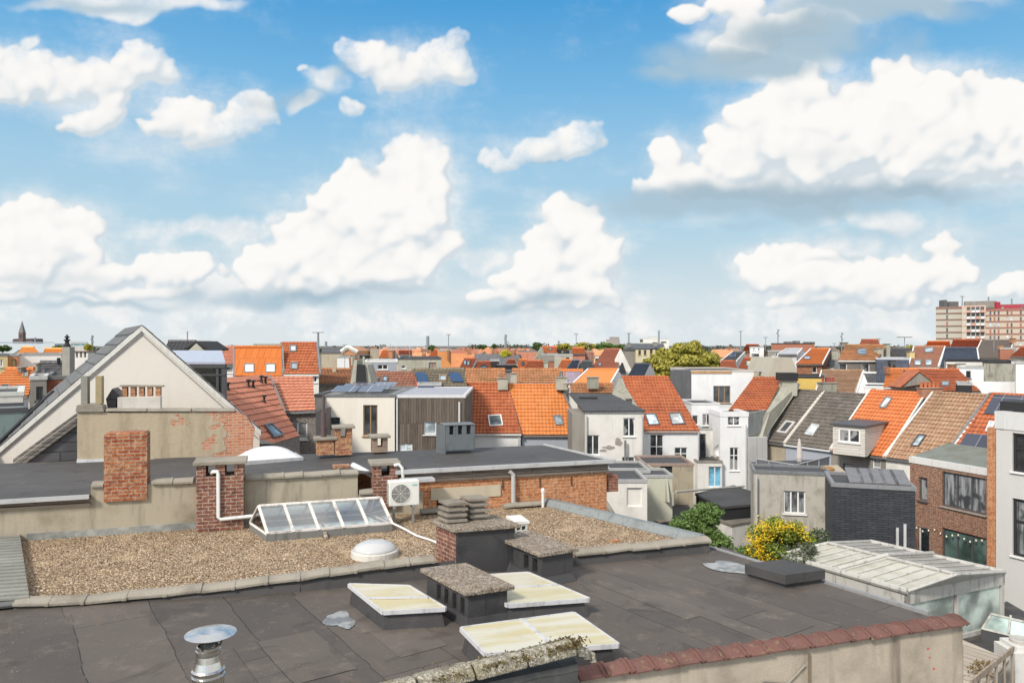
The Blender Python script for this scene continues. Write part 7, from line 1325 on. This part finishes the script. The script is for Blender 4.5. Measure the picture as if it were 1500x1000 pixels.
    re = mth(nt, 'ADD', at('relief'), mth(nt, 'ADD', mth(nt, 'MULTIPLY', mth(nt, 'SUBTRACT', f1, .5), .22), mth(nt, 'MULTIPLY', mth(nt, 'SUBTRACT', f3, .5), .1)))
    cr = nd(nt, 'ShaderNodeValToRGB', {0: re}); e = cr.color_ramp.elements; e[0].position = .1; e[0].color = (.66, .73, .78, 1); e[1].position = .62; e[1].color = (.985, .965, .935, 1)
    for q, c in ((.28, (.82, .845, .855)), (.42, (.93, .92, .9))): k = e.new(q); k.color = c4(c)
    bs = mth(nt, 'ADD', at('base'), mth(nt, 'MULTIPLY', mth(nt, 'SUBTRACT', f1, .5), .35)); bs = rng(nt, bs, .08, .95)
    cc = mx(nt, mth(nt, 'MULTIPLY', bs, .9), cr.outputs[0], (.36, .49, .58))
    so = rng(nt, mth(nt, 'ADD', at('soft'), mth(nt, 'ADD', mth(nt, 'MULTIPLY', mth(nt, 'SUBTRACT', f2, .5), .9), mth(nt, 'MULTIPLY', mth(nt, 'SUBTRACT', f1, .5), .5))), .0, .75, 0, .92)
    scol = mx(nt, bs, mx(nt, rng(nt, f1, .35, .65), (.70, .78, .83), (.93, .925, .91)), (.40, .53, .62))
    g = nd(nt, 'ShaderNodeValToRGB', {0: z}); e = g.color_ramp.elements; e[0].position = 0; e[0].color = (.58, .68, .74, 1); e[1].position = .42; e[1].color = (.075, .345, .69, 1)
    for q, c in ((.05, (.55, .69, .76)), (.14, (.46, .665, .79)), (.23, (.345, .59, .79)), (.32, (.19, .475, .765))): k = e.new(q); k.color = c4(c)
    hz = mth(nt, 'MULTIPLY', rng(nt, f2, .45, .75, 0, .4), rng(nt, z, .34, .12)); s = mx(nt, hz, g.outputs[0], (.74, .81, .85))
    s = mx(nt, mth(nt, 'MULTIPLY', rng(nt, z, .16, .0), .6), s, (.82, .85, .85))
    s = mx(nt, so, s, scol); s = mx(nt, mth(nt, 'MULTIPLY', bs, .88), s, (.42, .56, .66)); s = mx(nt, pa, s, cc)
    em = nd(nt, 'ShaderNodeEmission', {0: s, 1: 2**-EXPO}); nd(nt, 'ShaderNodeOutputMaterial', {0: em.outputs[0]}); m.cycles.emission_sampling = 'NONE'
    me.materials.append(m); o = bpy.data.objects.new('sky', me); C.objects.link(o); o['kind'] = 'structure'
    return o
# ================= light, sky, camera =================
sc = bpy.context.scene
w = bpy.data.worlds.new('World'); sc.world = w; w.use_nodes = True; nt = w.node_tree; nt.nodes.clear()
SUN_EL, SUN_AZ = math.radians(40), math.radians(215)   # azimuth from +Y clockwise: behind, to the left
sky = nd(nt, 'ShaderNodeTexSky'); sky.sky_type = 'NISHITA'; sky.sun_disc = False; sky.sun_elevation = SUN_EL; sky.sun_rotation = SUN_AZ; sky.altitude = 50; sky.air_density = 1.0; sky.dust_density = .6; sky.ozone_density = 1.5
EXPO = .92; BGS = .12
tc = nd(nt, 'ShaderNodeTexCoord').outputs['Generated']; K = 1/(BGS*2**EXPO)
on = noise(nt, tc, 2.2, 4, .6); col = mx(nt, mth(nt, 'MULTIPLY', rng(nt, on, .38, .52), .85), mx(nt, 1.0, sky.outputs[0], (.8, .95, 1.05), 'MULTIPLY'), mx(nt, rng(nt, on, .5, .72), (1.35*K, 1.3*K, 1.22*K), (.75*K, .8*K, .85*K)))  # unseen cloud cover overhead and behind, added and brightened to lift ambient light
bg = nd(nt, 'ShaderNodeBackground', {0: col, 1: BGS}); out = nd(nt, 'ShaderNodeOutputWorld', {0: bg.outputs[0]})
sd = V3((math.sin(SUN_AZ)*math.cos(SUN_EL), math.cos(SUN_AZ)*math.cos(SUN_EL), math.sin(SUN_EL)))
L = bpy.data.lights.new('sun', 'SUN'); L.energy = 2.1; L.angle = math.radians(9); L.color = (1, .93, .83); lo = bpy.data.objects.new('sun', L); C.objects.link(lo); lo.rotation_euler = sd.to_track_quat('Z', 'Y').to_euler(); lo.location = (0, 0, 60)
cam = bpy.data.cameras.new('camera'); co = bpy.data.objects.new('camera', cam); C.objects.link(co); co.location = (0, 0, EYE); co.rotation_euler = (math.radians(90), 0, 0)
cam.sensor_width = 36; cam.lens = 36*F/1500; cam.shift_y = (HY-500)/1500; cam.clip_end = 20000; cam.clip_start = .1; sc.camera = co
sc.view_settings.view_transform = 'Standard'; sc.view_settings.look = 'None'; sc.view_settings.exposure = EXPO; sc.view_settings.gamma = 1
sc.cycles.max_bounces = 6; sc.cycles.diffuse_bounces = 3; sc.cycles.glossy_bounces = 3; sc.cycles.transparent_max_bounces = 8
g = MB(X).face([V3((-9000, -3000, 0)), V3((9000, -3000, 0)), V3((9000, 12000, 0)), V3((-9000, 12000, 0))]); structure('ground', g, plaster((.16, .15, .13), (.07, .08, .05), .6, .2))

sky_dome()
